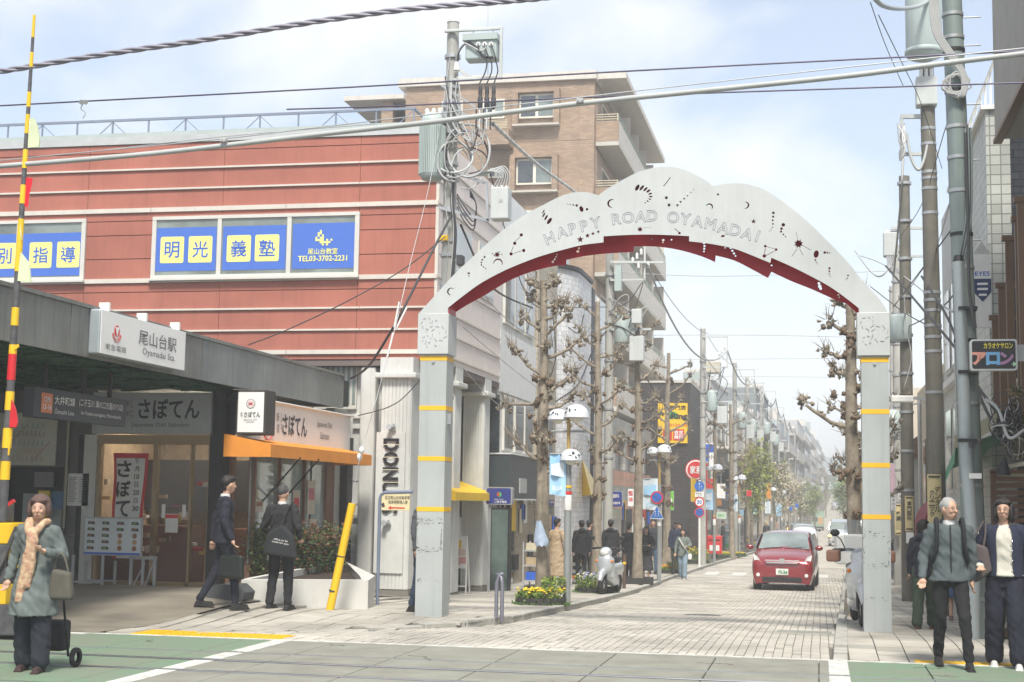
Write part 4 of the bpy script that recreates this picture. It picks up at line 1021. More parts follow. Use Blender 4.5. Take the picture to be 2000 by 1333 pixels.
# utility poles and wires
Mpole=mat('pole_concrete',(0.40,0.40,0.37),0.85,var=.15,sc=2,streak=.3,bump=.2)
Mpoled=mat('pole_steel_brown',(0.16,0.15,0.125),0.6,var=.2,sc=2,streak=.3)
Mbox=mat('equipment_grey',(0.52,0.55,0.54),0.5,var=.06,streak=.15)
Mbox2=mat('transformer_grey_green',(0.40,0.47,0.46),0.5,var=.06,streak=.12)
Mins=mat('porcelain',(0.75,0.75,0.74),.25,spec=.7)
def catm(pts,n=6):
 P=[Vector(p)for p in pts];r=[]
 for i in range(len(P)-1):
  a,b,c,d=P[max(i-1,0)],P[i],P[i+1],P[min(i+2,len(P)-1)]
  for k in range(n):
   t=k/n;r.append(.5*((2*b)+(c-a)*t+(2*a-5*b+4*c-d)*t*t+(3*b-a-3*c+d)*t**3))
 return r+[P[-1]]
def wire(parent,name,pts,r,m,n=5):return MB().tube(catm(pts),r,n,False).build(name,m,parent)
def twisted(parent,name,pts,r,m,turns=30):
 c=catm(pts,8);o=None
 mb=MB();N=len(c)*6;P=[]
 for i in range(N+1):
  f=i/N*(len(c)-1);k=min(int(f),len(c)-2);P.append(c[k].lerp(c[k+1],f-k))
 for q in range(3):
  Q=[]
  for i,p in enumerate(P):
   t=(P[min(i+1,N)]-P[max(i-1,0)]).normalized();u=t.orthogonal().normalized();w=t.cross(u);a=2*pi*(q/3+turns*i/N)
   Q.append(p+(u*cos(a)+w*sin(a))*r)
  mb.tube(Q,r*.95,5,False)
 return mb.build(name,m,parent,kind='stuff')
def pole(label,x,y,z0,z1,r,m=Mpole,name='utility_pole',group='utility poles',bands=8):
 t=thing(name,label,'utility pole',(x,y,z0),group=group)
 MB().cyl((x,y,z0-.3),(x,y,z1),r*1.12,r*.82,20).build('shaft',m,t)
 MB().cyl((x,y,z1),(x,y,z1+.06),r*.9,r*.7,16).build('cap',Mbox,t)
 for k in range(bands):
  z=lerp(z0+3.5,z1-.3,k/bands)+.1*((k*7)%3)
  MB().cyl((x,y,z),(x,y,z+.06),r*1.13,r*1.13,20).build('steel_band',STEEL,t)
 return t
YP=24.0
bx,top=atY(868,900,YP).x,atY(884,45,YP)
P1=pole('large utility pole left of the arch with a ribbed transformer and switch boxes',bx,YP,prof(YP),top.z,.125,bands=14)
P=lambda px,py,dy=0:atY(px,py,YP+dy)
def rb(z):return bx
c0,c1=P(843,352,-.15),P(846,243,-.15);r=.205
tr=MB().lathe([(0,0),(r*.8,0),(r,.06),(r,.12)],c0,28).build('transformer_base',Mbox2,P1)
mb=MB();N=40;prof_=[]
zt=c1.z-c0.z
for k in range(N):
 a=2*pi*k/N;mb.box((c0.x+(r+.012)*cos(a),c0.y+(r+.012)*sin(a),c0.z+.12+zt*.4),(.03,.014,zt*.86),rz=a)
mb.build('cooling_fins',Mbox2,P1,kind='stuff')
MB().lathe([(r*.97,.1),(r*.97,zt)],c0,28).build('transformer_tank',Mbox2,P1)
MB().lathe([(r*1.04,zt),(r*1.04,zt+.05),(r*.9,zt+.12),(r*.45,zt+.2),(0,zt+.22)],c0,28).build('transformer_lid',Mbox2,P1)
for k in(-.1,.02,.13):MB().lathe([(.03,0),(.045,.03),(.025,.06),(.045,.09),(.02,.13),(0,.14)],(c0.x+k,c0.y-.03,c0.z+zt+.14),12).build('bushing',Mins,P1)
for py in(262,330):MB().bb((c0.x+r*.8,YP-.16,P(0,py).z-.04),(bx-.05,YP-.06,P(0,py).z+.04)).build('hanger',STEEL,P1)
zA,zB=P(900,65).z,P(900,160).z;xr=P(982,100).x
for a,b in(((bx-.12,YP-.14,zA),(xr,YP-.14,zA)),((bx,YP-.14,zB),(xr,YP-.14,zB)),((xr,YP-.14,zA+.03),(xr,YP-.14,zB-.03))):MB().beam(a,b,.06,.05).build('frame_bar',Mbox,P1,bev=.01)
MB().beam(P(893,133,-.14),P(925,157,-.14),.05).build('frame_brace',Mbox,P1)
sw=MB().bb(P(908,117,-.3),P(977,80,-.02)).build('switch_box',Mbox2,P1,bev=.03)
MB().bb(P(903,79,-.34),P(980,76,.02)).build('switch_lid',Mbox2,P1)
for k in range(3):
 c=P(934+k*12.5,86,-.32);MB().cyl(c,c+Vector((0,.1,0)),.04).build('switch_port',Mins,P1)
 d=Vector((c.x,YP-.33,P(0,210).z));x2=P(938+k*13,160).x
 wire(P1,'drop_cable',[c+Vector((0,-.02,0)),P(938+k*14,107,-.36),P(950+k*9,118,-.33),P(948+k*12,140,-.3),P(936+k*14,165,-.28)],.012,RUBBER)
 MB().lathe([(.012,.24),(.03,.2),(.038,.1),(.03,.03),(.045,0),(.045,-.15),(.02,-.2)],P(938+k*13,192,-.28),12).build('cable_sleeve',RUBBER,P1)
for px in(925,963):MB().beam(P(px,82,-.14),P(px,55,-.14),.02).build('rod',STEEL,P1)
MB().beam(P(953,0,-.14),P(953,150,-.14),.008).build('rod',STEEL,P1)
wire(P1,'arch_cable',[P(893,125,-.2),P(897,100,-.25),P(912,84,-.3),P(925,88,-.3),P(945,110,-.32),P(962,112,-.32)],.02,RUBBER)
wire(P1,'arch_cable',[P(890,128,-.2),P(894,103,-.28),P(907,86,-.33),P(918,90,-.33),P(940,100,-.35),P(950,92,-.35)],.016,GREYC)
MB().cyl(P(892,138,-.2),P(892,122,-.2),.055,.04,12).build('cable_head',Mins,P1)
for py,xx,w in((358,948,.045),(432,955,.05),(245,960,.04),(210,930,.035),(262,925,.03)):
 MB().beam((bx-.15,YP-.15,P(0,py).z),P(xx,py,-.15),w,w).build('crossarm',STEEL,P1)
MB().beam(P(950,356,-.15),P(953,432,-.15),.05,.04).build('box_bracket',STEEL,P1)
MB().bb(P(957,428,-.35),P(1000,372,-.05)).build('meter_box',Mbox,P1,bev=.02)
plate(disc(.03,12),P(978,392,-.355),(1,0,0),UZ,.003).build('box_mark',GREYC,P1)
for k in range(4):MB().cyl(P(962+k*9,373,-.2),P(962+k*9,362,-.2),.02,.012,8).build('gland',Mins,P1)
rr=random.Random(21)
for k in range(9):
 cx_,cy_=rr.uniform(880,925),rr.uniform(285,330);rx,ry=rr.uniform(20,42),rr.uniform(25,55);a0=rr.uniform(0,6)
 pts=[P(cx_+rx*cos(a0+t),cy_+ry*sin(a0+t),-.2-.12*sin(t+k))for t in[i*.55 for i in range(int(rr.uniform(7,12)))]]
 wire(P1,'cable_loop',pts,rr.choice([.012,.017,.022]),rr.choice([GREYC,GREYC,Mbox,RUBBER]))
for k in range(7):
 x0,x1=rr.uniform(868,895),rr.uniform(905,950)
 wire(P1,'cable_run',[P(x0,150,-.18),P(x0+rr.uniform(-4,10),200,-.25),P(x0+rr.uniform(0,30),250,-.25),P(x1,285+rr.uniform(-10,15),-.3),P(rr.uniform(920,950),250,-.3)],rr.choice([.01,.014]),rr.choice([RUBBER,GREYC,GREYC]))
for k in range(6):
 wire(P1,'cable_run',[P(925+4*k,345,-.2),P(950+6*k,335-2*k,-.25),P(975+4*k,340,-.25),P(963+6*k,368,-.2)],.009,Mbox)
for k in range(6):
 x0=rr.uniform(870,890)
 wire(P1,'cable_run',[P(x0,345+rr.uniform(-20,10),-.18),P(x0+rr.uniform(-3,3),400,-.18),P(x0+4,460,-.17),P(x0-4,560,-.17)],rr.choice([.008,.013]),rr.choice([RUBBER,GREYC]))
for k in range(4):wire(P1,'cable_run',[P(893,380+k*8,-.1),P(905,400+k*10,-.2),P(925,425+k*8,-.15),P(930,400,-.15),P(918,372+k*4,-.1)],.012,RUBBER)
MB().bb(P(891,517,-.4),P(908,502,-.2)).build('junction_box',RUBBER,P1)
MB().bb(P(858,470,-.17),P(878,460,-.14)).build('yellow_marker',YEL,P1)
for k in range(5):MB().bb(P(928+k*7,252,-.35),P(932+k*7,215,-.28)).build('fuse_tube',Mins if k%2 else RUBBER,P1)
def cable(label,pts,r,m,name='cable',tw=0,kids=None,cat='cable'):
 t=thing(name,label,cat,tuple(Vector(pts[0])))
 if tw:twisted(t,'strands',pts,r,m,tw)
 else:wire(t,'strand',pts,r,m,6)
 return t
cable('twisted cable dropping from the big left pole to behind the arch',[P(962,242,-.1),atY(1050,322,30),atY(1135,385,36),atY(1200,445,40)],.022,Mbox,tw=60)
cable('thick black cable slanting from the big pole down to the canopy end',[P(880,425,-.2),P(850,480,-1),P(800,580,-1.5),P(765,645,-1.5),P(720,715,-.5),atX(685,740,XF+.03)],.022,RUBBER)
cable('thin dark cable slanting across the red cladding',[P(870,462,-.2),P(790,525,-.4),P(680,588,-.8),P(560,645,-.8),P(485,674,-.8)],.010,RUBBER)
cable('pair of thin cables hanging below the arch block to the canopy gutter',[atX(700,812,XF+.2),atY(760,795,24),atY(800,765,24),atY(850,700,24),P(872,640)],.009,RUBBER)
g=thing('guy_wire','guy wire with insulators running down to the yellow slanted guard','guy wire',tuple(gp(640,1192)))
ga=gp(643,1192);gy=ga.y;GW=[P(879,110,-.13),P(845,330,-.6),P(800,520,-1.2),P(772,640,-1.8),P(735,780,-2.3),P(703,895,-2.7),atY(687,985,gy)]
wire(g,'wire',GW,.006,STEEL)
for px,py in((702,893),(706,880)):MB().ell(atY(px,py,21.4),(.045,.045,.06)).build('insulator',Mins,g)
for a,b in(((780,590),(770,640)),((795,600),(773,645)),((768,650),(756,700))):MB().beam(atY(*a,22.3),atY(*b,22.3),.025).build('wire_sheath',Mins,g)
gg=thing('guy_guard','yellow tube guard leaning over the bottom of the guy wire by the planter','guard',tuple(ga))
MB().cyl(ga+Vector((0,0,-.05)),atY(688,984,gy-.0),.058,.055,16).build('tube',YEL,gg)
for t in(.17,.5):q=ga.lerp(atY(688,984,gy),t);MB().cyl(q,q.lerp(atY(688,984,gy),.02),.062,n=14).build('tie_band',RUBBER,gg)
wires=[('thick wrapped cable bundle sagging across the upper left sky',[(-60,146),(0,140),(200,107),(400,78),(600,45),(800,18),(1000,2),(1120,-10)],14.5,.018,mat('cable_lilac_grey',(.30,.29,.34),.5,.3),13),('broad pale cable crossing the whole picture in front of both poles',[(-60,330),(0,325),(300,300),(640,261),(850,238),(1120,204),(1400,175),(1660,148),(1860,122),(2060,98)],14.0,.027,mat('pale_cable',(.42,.44,.43),.45),0),('thin messenger wire just above the broad pale cable',[(-60,322),(0,314),(430,272),(640,247),(1120,192),(1660,131),(2060,88)],14.0,.006,STEEL,0),('thin wire high over the roof railing with a small pulley',[(-60,211),(0,207),(700,170),(1160,143),(1660,117),(2060,97)],14.8,.009,mat('contact_wire',(.12,.11,.16),.4,.6),0),('thin dark wire level with the windows of the brown apartment block',[(560,214),(780,207),(1160,190),(1660,173),(2060,160)],14.3,.008,mat('contact_wire',(.12,.11,.16),.4,.6),0),('faint wire running low under the broad pale cable at the left',[(-60,318),(120,303),(430,268),(735,242)],16.5,.005,STEEL,0)]
for lab,pts,Y,r,m,tw in wires:cable(lab,[atY(a,b,Y)for a,b in pts],r,m,'overhead_wire',tw)
pu=thing('pulley','small double pulley hanging on the thin wire at the left','pulley',tuple(atY(163,200,14.8)))
for px in(159,167):MB().cyl(atY(px,200,14.77),atY(px,200,14.83),.028,n=14).build('wheel',GREYC,pu)
wire(pu,'tail',[atY(162,204,14.8),atY(158,213,14.8),atY(167,221,14.8),atY(161,232,14.8)],.006,GREYC)
for px,py in((437,274),(1133,197)):
 t=thing('cable_clamp','small grey clamp on the pale cable '+('above the left red wall' if px<900 else 'in front of the brown apartment block'),'clamp',tuple(atY(px,py,14)),group='clamps on the pale cable')
 MB().box(atY(px,py,13.96),(.07,.04,.045)).build('clamp_block',GREYC,t,bev=.004)
 for k in(-1,1):MB().cyl(atY(px+k*4,py,13.93),atY(px+k*4,py,13.97),.008,n=8).build('bolt',STEEL,t)
 # brown tiled apartment block behind
YBg=57.0
Mbt=tile('brown_facade_tile',(0.40,0.285,0.20),(0.27,0.20,0.15),.26,.075,'y',msize=.09)
Mbtx=tile('brown_facade_tile_side',(0.40,0.285,0.20),(0.27,0.20,0.15),.26,.075,'x',msize=.09)
Mys=mat('sign_yellow',(.80,.52,.02),.5,var=.03)
Mpar=mat('parapet_white',(0.60,0.57,0.52),.8,var=.08,streak=.25)
Msof=mat('balcony_soffit',(0.50,0.48,0.43),.85,var=.06)
Mrail2=mat('cream_railing',(0.55,0.48,0.34),.5)
Mfrw=mat('window_frame_cream',(.72,.68,.58),.5)
apt=thing('apartment_block','tall brown tiled apartment block with white balconies behind the arch','building',(-8.8,YBg,-1))
bX=lambda px,py=300,Y=YBg:atY(px,py,Y).x
bZ=lambda py,px=1100,Y=YBg:atY(px,py,Y).z
XB0,XB1=bX(790),bX(1160);zt=bZ(158)
MB().bb((XB0,YBg,-1),(XB1,YBg+19,zt)).build('tiled_wall',Mbt,apt)
MB().bb((XB0-.3,YBg-.15,zt),(XB1+.1,YBg+19,zt+.35)).build('roof_band',Mpar,apt)
for z in(bZ(274),bZ(404),bZ(540)):MB().bb((XB0,YBg-.012,z-.02),(XB1,YBg-.001,z+.02)).build('joint_line',Mbtx,apt)
MB().bb((bX(1130)-.02,YBg-.012,0),(bX(1130)+.02,YBg-.001,zt)).build('joint_line',Mbtx,apt)
MB().bb((XB0-2.6,YBg-.3,bZ(183)),(XB0,YBg+6,bZ(174))).build('left_roof_slab',Mpar,apt)
MB().bb((bX(743),YBg,8),(bX(765),YBg+4,bZ(184))).build('left_return_wall',Mbt,apt)
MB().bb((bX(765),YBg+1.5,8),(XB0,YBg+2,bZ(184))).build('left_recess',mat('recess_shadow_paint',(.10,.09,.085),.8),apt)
def window(parent,x0,x1,z0,z1,y,n=2,name='window',fr=Mfrw,pane=Mpane,bay=True):
 w=MB().bb((x0,y-.05,z0),(x1,y+.03,z1)).build(name,fr,parent)
 for k in range(n):
  a,b=lerp(x0,x1,k/n),lerp(x0,x1,(k+1)/n)
  MB().bb((a+.07,y-.06,z0+.08),(b-.05,y-.052,z1-.08)).build('pane',[pane,Mpaned][(k+1)%2]if bay else pane,w)
 return w
for(a,b,c,d)in((1014,183,1082,230),(1010,310,1080,360),(1010,447,1078,495),(942,190,985,228),(955,325,985,345),(862,190,903,235),(858,320,900,365)):
 x0,x1,z0,z1=bX(a),bX(c),bZ(d),bZ(b)
 if c-a>60:
  MB().bb((x0-.25,YBg-.35,z0-.28),(x0-.02,YBg-.005,z1+.15)).build('bay_frame',Mbt,apt);MB().bb((x1+.02,YBg-.35,z0-.28),(x1+.25,YBg-.005,z1+.15)).build('bay_frame',Mbt,apt)
  MB().bb((x0-.25,YBg-.36,z0-.36),(x1+.25,YBg-.005,z0-.285)).build('bay_sill',Msof,apt)
  MB().bb((x0-.02+.002,YBg-.34,z1+.02),(x1+.018,YBg-.005,z1+.14)).build('bay_head',Mbt,apt)
 window(apt,x0,x1,z0,z1,YBg-.06)
for py in(260,390):
 MB().bb((bX(960),YBg-1.0,bZ(py+30)),(bX(1003),YBg-.01,bZ(py))).build('small_balcony',Mbt,apt)
 for k in range(6):MB().beam((bX(962),YBg-1.0,bZ(py-2-k*3)),(bX(1000),YBg-1.0,bZ(py-2-k*3)),.03).build('balcony_bar',Mrail2,apt)
XBB=XB1+.95;Yfar=76.2
zf=[bZ(285,1207)+2.66*k for k in(0,-1,-2,-3,-4)]
zf=[atY(1207,py,YBg+.5).z for py in(285,415,540,671,803)]
for i,z in enumerate(zf):
 y0,y1=YBg+.4,(Yfar if i else 71)
 MB().bb((XB1+.01,y0,z),(XBB,y1,z+.18)).build('balcony_slab',Msof,apt)
 MB().bb((XBB-.1,y0+.08,z+.181),(XBB,y1,z+1.02)).build('balcony_parapet',Mpar,apt)
 MB().bb((XB1+.01,y0-.01,z+.182),(XBB,y0+.078,z+1.02)).build('balcony_end',Mbt,apt)
 for k in range(3):
  MB().beam((XB1+.02,y0+.04,z+1.1+k*.1),(XBB-.05,y0+.04,z+1.1+k*.1),.035).build('end_rail',Mrail2,apt)
  MB().beam((XBB-.05,y0+.04,z+1.1+k*.1),(XBB-.05,y1,z+1.1+k*.1),.03).build('long_rail',mat('green_railing',(.35,.45,.38),.5),apt)
 for k in range(10):MB().beam((XBB-.05,lerp(y0+.04,y1,k/9),z+1.0),(XBB-.05,lerp(y0+.04,y1,k/9),z+1.33),.04).build('rail_post',Mrail2,apt)
 MB().bb((XB1+.002,y0+.1,z+.2),(XB1+.03,y1,z+2.6)).build('balcony_back_wall',Mbtx,apt)
 for k in range(4):
  yy=lerp(y0+1.5,y1-3,k/3);w=MB().bb((XB1+.031,yy,z+.25),(XB1+.05,yy+2.2,z+2.2)).build('balcony_door',Mfrw,apt)
  MB().bb((XB1+.051,yy+.08,z+.3),(XB1+.06,yy+2.1,z+2.1)).build('pane',Mpaned,w)
  if k%2==0:MB().bb((XB1+.2,yy+2.5,z+.2),(XB1+.5,yy+3.2,z+.8)).build('air_conditioner',WHITE,apt)
  MB().bb((XB1+.06,yy+2.9,z+.19),(XBB-.11,yy+2.95,z+2.3)).build('balcony_divider',Mpar,apt)
MB().bb((XB1-1,YBg+.3,zf[0]+2.75),(XBB+.3,72.5,zf[0]+3.0)).build('roof_overhang',Mpar,apt)
# buildings along the left pavement
def simple_windows(parent,X,ys,zs,w,h,n=2,fr=Mfrm,pane=Mpaned,sgn=1):
 for z in zs:
  for y in ys:
   o=MB().bb((X-.02*sgn,y,z),(X+.04*sgn,y+w,z+h)).build('window',fr,parent)
   for k in range(n):MB().bb((X+.041*sgn,y+w*k/n+.05,z+.06),(X+.048*sgn,y+w*(k+1)/n-.05,z+h-.06)).build('pane',pane,o)
W1=thing('white_shop_building','narrow white panelled building with a slate-grey bay next to the pink side wall','building',(XR,33.1,-.5))
Mwp=mat('white_panel',(.72,.73,.72),.45,var=.04,streak=.1)
Mslate=mat('slate_panel',(.055,.07,.075),.4,var=.1)
X1_=XR;MB().bb((-14,33.06,-.8),(X1_-.05,37.5,8.9)).build('wall_core',OFFW,W1)
yy0,yy1=33.08,37.5
def zx(py,px,X=X1_):return atX(px,py,X).z
zW=[8.9,zx(468,1020)+.2,zx(640,1020),zx(760,1000)+.15]
for a,b in((yy0,35.2),(35.2,yy1)):
 MB().bb((X1_-.04,a+.01,7.6),(X1_,b-.01,8.9)).build('wall_panel',Mwp,W1)
 MB().bb((X1_-.04,a+.01,4.1),(X1_,b-.01,5.55)).build('wall_panel',Mwp,W1)
simple_windows(W1,X1_-.03,[33.5,34.7,36.0],[5.75],1.1,1.75,1)
simple_windows(W1,X1_-.03,[33.6,34.9,36.1],[2.75],1.0,1.3,1)
bay=MB().bb((X1_-1.2,32.95,1.62),(X1_+.30,37.3,2.62)).build('slate_bay',Mslate,W1)
MB().bb((X1_-1.2,32.9,1.58),(X1_+.33,37.35,1.615)).build('bay_soffit_edge',Mwp,W1)
MB().bb((X1_-1.2,32.93,2.63),(X1_+.33,37.35,2.66)).build('bay_cap',Mwp,W1)
MB().bb((X1_-1.25,32.98,2.67),(X1_+.02,33.05,4.0)).build('curtained_window',Mpaned,W1)
MB().bb((X1_+.0,33.2,-.8),(X1_+.02,34.8,1.55)).build('shop_window',glassy('green_shop_glass',(.14,.2,.18)),W1)
MB().bb((X1_-.02,34.85,-.8),(X1_+.03,37.3,1.5)).build('brick_wall',tile('cream_brick_x',(.42,.36,.27),(.3,.26,.2),.22,.07,'x'),W1)
mb=MB();mb.bb((X1_+.301,34.0,1.75),(X1_+.33,34.8,2.1));mb.build('wall_plaque',GREYC,W1)
MB().bb((X1_-.3,33.1,-.75),(X1_+.55,37.3,-.42)).build('door_step',Mkerb,W1)
B2=thing('cream_brick_building','slim cream brick building between the white shop and the tiled tower','building',(X1_,37.6,-.6))
Mcb=tile('cream_tile',(.50,.44,.34),(.36,.31,.24),.22,.07,'xy')
MB().bb((-14,37.55,-.8),(X1_+.02,40.4,8.6)).build('tiled_wall',Mcb,B2)
simple_windows(B2,X1_+.03,[38.4],[2.6,5.4],1.3,1.6)
MB().bb((X1_+.03,38.2,-.7),(X1_+.08,39.9,1.6)).build('shop_window',Mpaned,B2)
TW=thing('tiled_tower','white small-tiled rounded stair tower with a black vertical strip','building',(X1_,40.5,-.7))
Mwt=tile('white_square_tile',(.72,.73,.74),(.42,.44,.48),.14,.14,'xy',off=0)
ztw=atX(1110,537,X1_).z
mb=MB();pts=[(-13,40.45)]
for k in range(9):a=-pi/2+pi/2*k/8;pts.append((X1_-1.3+1.7*cos(a),42.2+1.75*sin(a)))
pts+=[(X1_+.4,44.3),(-13,44.3)];mb.prism(pts,-.9,ztw,'z')
mb.build('tiled_wall',Mwt,TW)
mb=MB();mb.prism([(p[0]*1.0+.06,p[1]-.06)for p in pts[:-1]]+[(-13,44.3)],ztw+.002,ztw+.12,'z');mb.build('roof_rim',BLACK,TW)
MB().cyl((X1_-1.4,42.3,ztw+.12),(X1_-1.4,42.3,ztw+1.7),1.4,n=28).build('roof_drum',mat('pale_panel',(.5,.56,.55),.4),TW)
MB().bb((X1_+.1,44.31,-.9),(X1_+.42,44.9,ztw-.1)).build('black_strip',BLACK,TW)
MB().bb((-13,44.91,-.9),(X1_+.38,47.8,ztw-.2)).build('white_wall',Mwp,TW)
simple_windows(TW,X1_+.40,[45.6],[.9,3.9,6.3],1.1,1.7,1)
LB=thing('banded_shop_block','low shop block tiled in grey and salmon bands under the apartment balconies','building',(X1_,48,-.8))
zz=[-1.0,.2,1.6,2.15,2.7,3.3,3.9,4.6]
Mgb,Mpb=tile('grey_band_tile',(.36,.37,.35),(.28,.28,.27),.45,.3,'xy',off=0),tile('salmon_band_tile',(.58,.33,.24),(.4,.26,.2),.45,.3,'xy',off=0)
for i,(a,b)in enumerate(zip(zz,zz[1:])):MB().bb((-13,48.0,a),(X1_+.1-(.25 if i==5 or i==4 else 0),63.5,b-.004)).build('tile_band',[Mgb,Mpb][i%2],LB)
for k in range(5):MB().bb((X1_-.14,49+k*3,2.75),(X1_+.09,49.5+k*3,3.85)).build('pillar',Mgb,LB)
for k in range(5):MB().bb((X1_+.1,48.5+k*3,-.9),(X1_+.13,50.9+k*3,1.3)).build('shop_window',[Mpaned,Mpane][k%2],LB)
YD=66.0;DB=thing('dark_building','dark slate-clad building carrying a big yellow jewellery shop sign','building',(-6,YD,-1))
dX=lambda px:atY(px,900,YD).x;dZ=lambda py:atY(1310,py,YD).z
Mds=tile('dark_siding',(.06,.055,.055),(.03,.03,.03),3.0,.16,'y',off=0)
MB().bb((dX(1250),YD,-1.3),(dX(1348),YD+9,dZ(748))).build('siding_wall',Mds,DB)
MB().bb((dX(1250),YD-.03,dZ(748)+.002),(dX(1348)+.03,YD+9,dZ(744))).build('roof_cap',Mpar,DB)
ys1=thing('yellow_wall_sign','big yellow wall sign reading 専門店 Ring on the dark building','sign',(dX(1320),YD-.1,3))
MB().bb((dX(1285),YD-.12,dZ(866)),(dX(1343),YD-.02,dZ(788))).build('board',Mys,ys1)
text('買専門店',(dX(1318),YD-.125,dZ(797)),.22,BLACK,ys1,w=1.0,bold=.04)
text('eRing',(dX(1322),YD-.13,dZ(815)),.34,BLACK,ys1,w=.95,bold=.08)
plate(rrect(.42,.3,.1),(dX(1313),YD-.124,dZ(812)),(1,0,.2),(-.2,0,1),.003).build('leaf_mark',mat('leaf_green',(.05,.4,.08),.5),ys1)
text('0120-50',(dX(1325),YD-.125,dZ(831)),.14,REDP,ys1,w=.8,bold=.02)
plate(rrect(.5,.5,.03),(dX(1326),YD-.125,dZ(850)),(1,0,0),UZ,.006).build('red_square',REDP,ys1)
plate(rrect(.4,.5,.03),(dX(1304),YD-.125,dZ(850)),(1,0,0),UZ,.006).build('red_square',REDP,ys1)
text('査定\n無料',(dX(1326),YD-.133,dZ(850)),.4,Msign,ys1,w=.42,bold=.04)
def block(label,side,y0,y1,z1,m,floors=3,wn_=3,depth=8,setb=2.6,pane=Mpaned,fz=3.0,name='building'):
 ym=(y0+y1)/2
 X0,X1x=(KL(y0)-setb,KL(y1)-setb)if side<0 else(KR(y0)+setb,KR(y1)+setb)
 zb=min(prof(y0),prof(y1))-.3;t=thing(name,label,'building',(X0,y0,zb),group='far buildings lining the street')
 o=side*depth;mb=MB()
 vs=[(X0,y0,zb),(X1x,y1,zb),(X1x+o,y1,zb),(X0+o,y0,zb)];vs+=[(a,b,z1)for a,b,_ in vs]
 mb.add(vs,[(0,1,2,3),(4,5,6,7),(0,1,5,4),(1,2,6,5),(2,3,7,6),(3,0,4,7)]);mb.build('wall',m,t)
 d=Vector((X1x-X0,y1-y0,0));Ln=d.length;d.normalize();nrm=Vector((-side,0,0));f0=Vector((X0,y0,0))
 R=d.to_track_quat('X','Z').to_matrix()
 for fl_ in range(floors):
  z=prof(ym)+3.2+fl_*fz
  if z+1.5>z1:break
  for k in range(wn_):
   c=f0+d*Ln*(k+.5)/wn_;w=Ln/wn_*.62
   o1=MB().box((c.x,c.y,z+.75),(w,.12,1.4),rot=R).build('window',Mfrm,t)
   MB().box((c.x-side*.065,c.y,z+.75),(w-.16,.02,1.24),rot=R).build('pane',pane,o1)
  if side<0:
   MB().bb((X0-2.6,y0-.05,z+.1),(X0-1.2,y0+.02,z+1.4)).build('end_window',pane,t)
 MB().box((*(f0+d*Ln/2-Vector((side*.05,0,0))).to_tuple()[:2],prof(ym)+1.3),(Ln*.9,.1,2.3),rot=R).build('shopfront',Mpaned,t)
 MB().box((*(f0+d*Ln/2-Vector((side*.35,0,0))).to_tuple()[:2],prof(ym)+2.75),(Ln*.92,.7,.35),rot=R).build('awning_board',random.Random(int(y0)).choice([Mpar,Mgf,Mslate,Mor2,Mpar]),t)
 MB().box((*(f0+d*Ln/2+Vector((side*.1,0,0))).to_tuple()[:2],z1+.08),(Ln*1.0,.3,.16),rot=R).build('parapet',Mpar,t)
 rq=random.Random(int(y0*7));SG=[REDP,Mys,Msign,BLUEP,Mpar,Msign,Mpar,Mbox,Mslate]
 for k in range(5 if y0<200 else 2):
  yy=rq.uniform(y0+.5,y1-1);xf=lerp(X0,X1x,(yy-y0)/(y1-y0));z=prof(yy)+rq.uniform(2.9,5.5);h=rq.uniform(.4,1.3);MB().bb((xf-side*.05,yy,z),(xf-side*rq.uniform(.6,1.0),yy+.15,z+h)).build('projecting_sign',rq.choice(SG),t)
 for fl_ in range(1,floors):
  z=prof(ym)+3.0+fl_*fz
  if z+1<z1 and rq.random()<.6:
   MB().box((*(f0+d*Ln/2-Vector((side*.5,0,0))).to_tuple()[:2],z),(Ln*.9,1.0,.15),rot=R).build('balcony_slab',Mpar,t);MB().box((*(f0+d*Ln/2-Vector((side*.95,0,0))).to_tuple()[:2],z+.55),(Ln*.9,.06,.9),rot=R).build('balcony_parapet',rq.choice([Mpar,Mwp,m]),t)
 for k in range(3):c=f0+d*Ln*rq.random()+Vector((side*rq.uniform(.8,3),0,0));MB().bb((c.x,c.y,z1),(c.x+rq.uniform(.5,2),c.y+1.2,z1+rq.uniform(.5,1.6))).build('roof_unit',rq.choice([GREYP,Mpar,Mbox]),t)
 return t
WALLS=[mat('far_wall_'+n,tuple(q*1.18 for q in c),.85,var=.1,streak=.2)for n,c in(('white',(.58,.57,.54)),('grey',(.38,.39,.39)),('cream',(.52,.47,.38)),('slate',(.16,.18,.19)),('brown',(.32,.22,.15)),('blue_grey',(.34,.40,.43)))]
bl=[(75.5,84,5.6,0,'white three-storey house just past the dark slate building'),(84.3,95,8.6,1,'grey block under the rooftop water tank on the left'),(95.3,106,6.8,2,'cream block beyond the water tank building'),(106.3,120,8.4,0,'white block halfway down the left side'),(120.5,138,11.0,3,'dark glass-fronted block halfway down the left side'),(139,158,9.2,1,'grey apartment block past the dark glass block'),(159,182,10.5,5,'blue-grey block far down the left side'),(183,210,11.2,0,'pale block near the dip of the road on the left'),(211,245,13.4,1,'tall grey block where the road begins to climb on the left'),(246,285,14.5,5,'blue-grey block on the climbing part of the street at left'),(286,330,15.0,0,'white block near the top of the hill on the left'),(331,390,15.8,1,'last grey block on the left at the top of the street')]
for y0,y1,z1,mi,lab in bl:block(lab,-1,y0,y1,z1,WALLS[mi],floors=4,wn_=4 if y1-y0<20 else 6)
tk=thing('water_tank','cream rooftop water tank on a steel stand','water tank',(atY(1390,760,86).x,86,8.7))
q0,q1=atY(1377,728,86),atY(1406,706,86)
MB().bb(q0,(q1.x,87.2,q1.z)).build('tank',mat('tank_cream',(.5,.47,.38),.6),tk,bev=.04)
for x in(q0.x+.05,q1.x-.05):
 for y_ in(86.05,87.1):MB().beam((x,y_,q0.z),(x,y_,8.6),.07).build('leg',STEEL,tk)
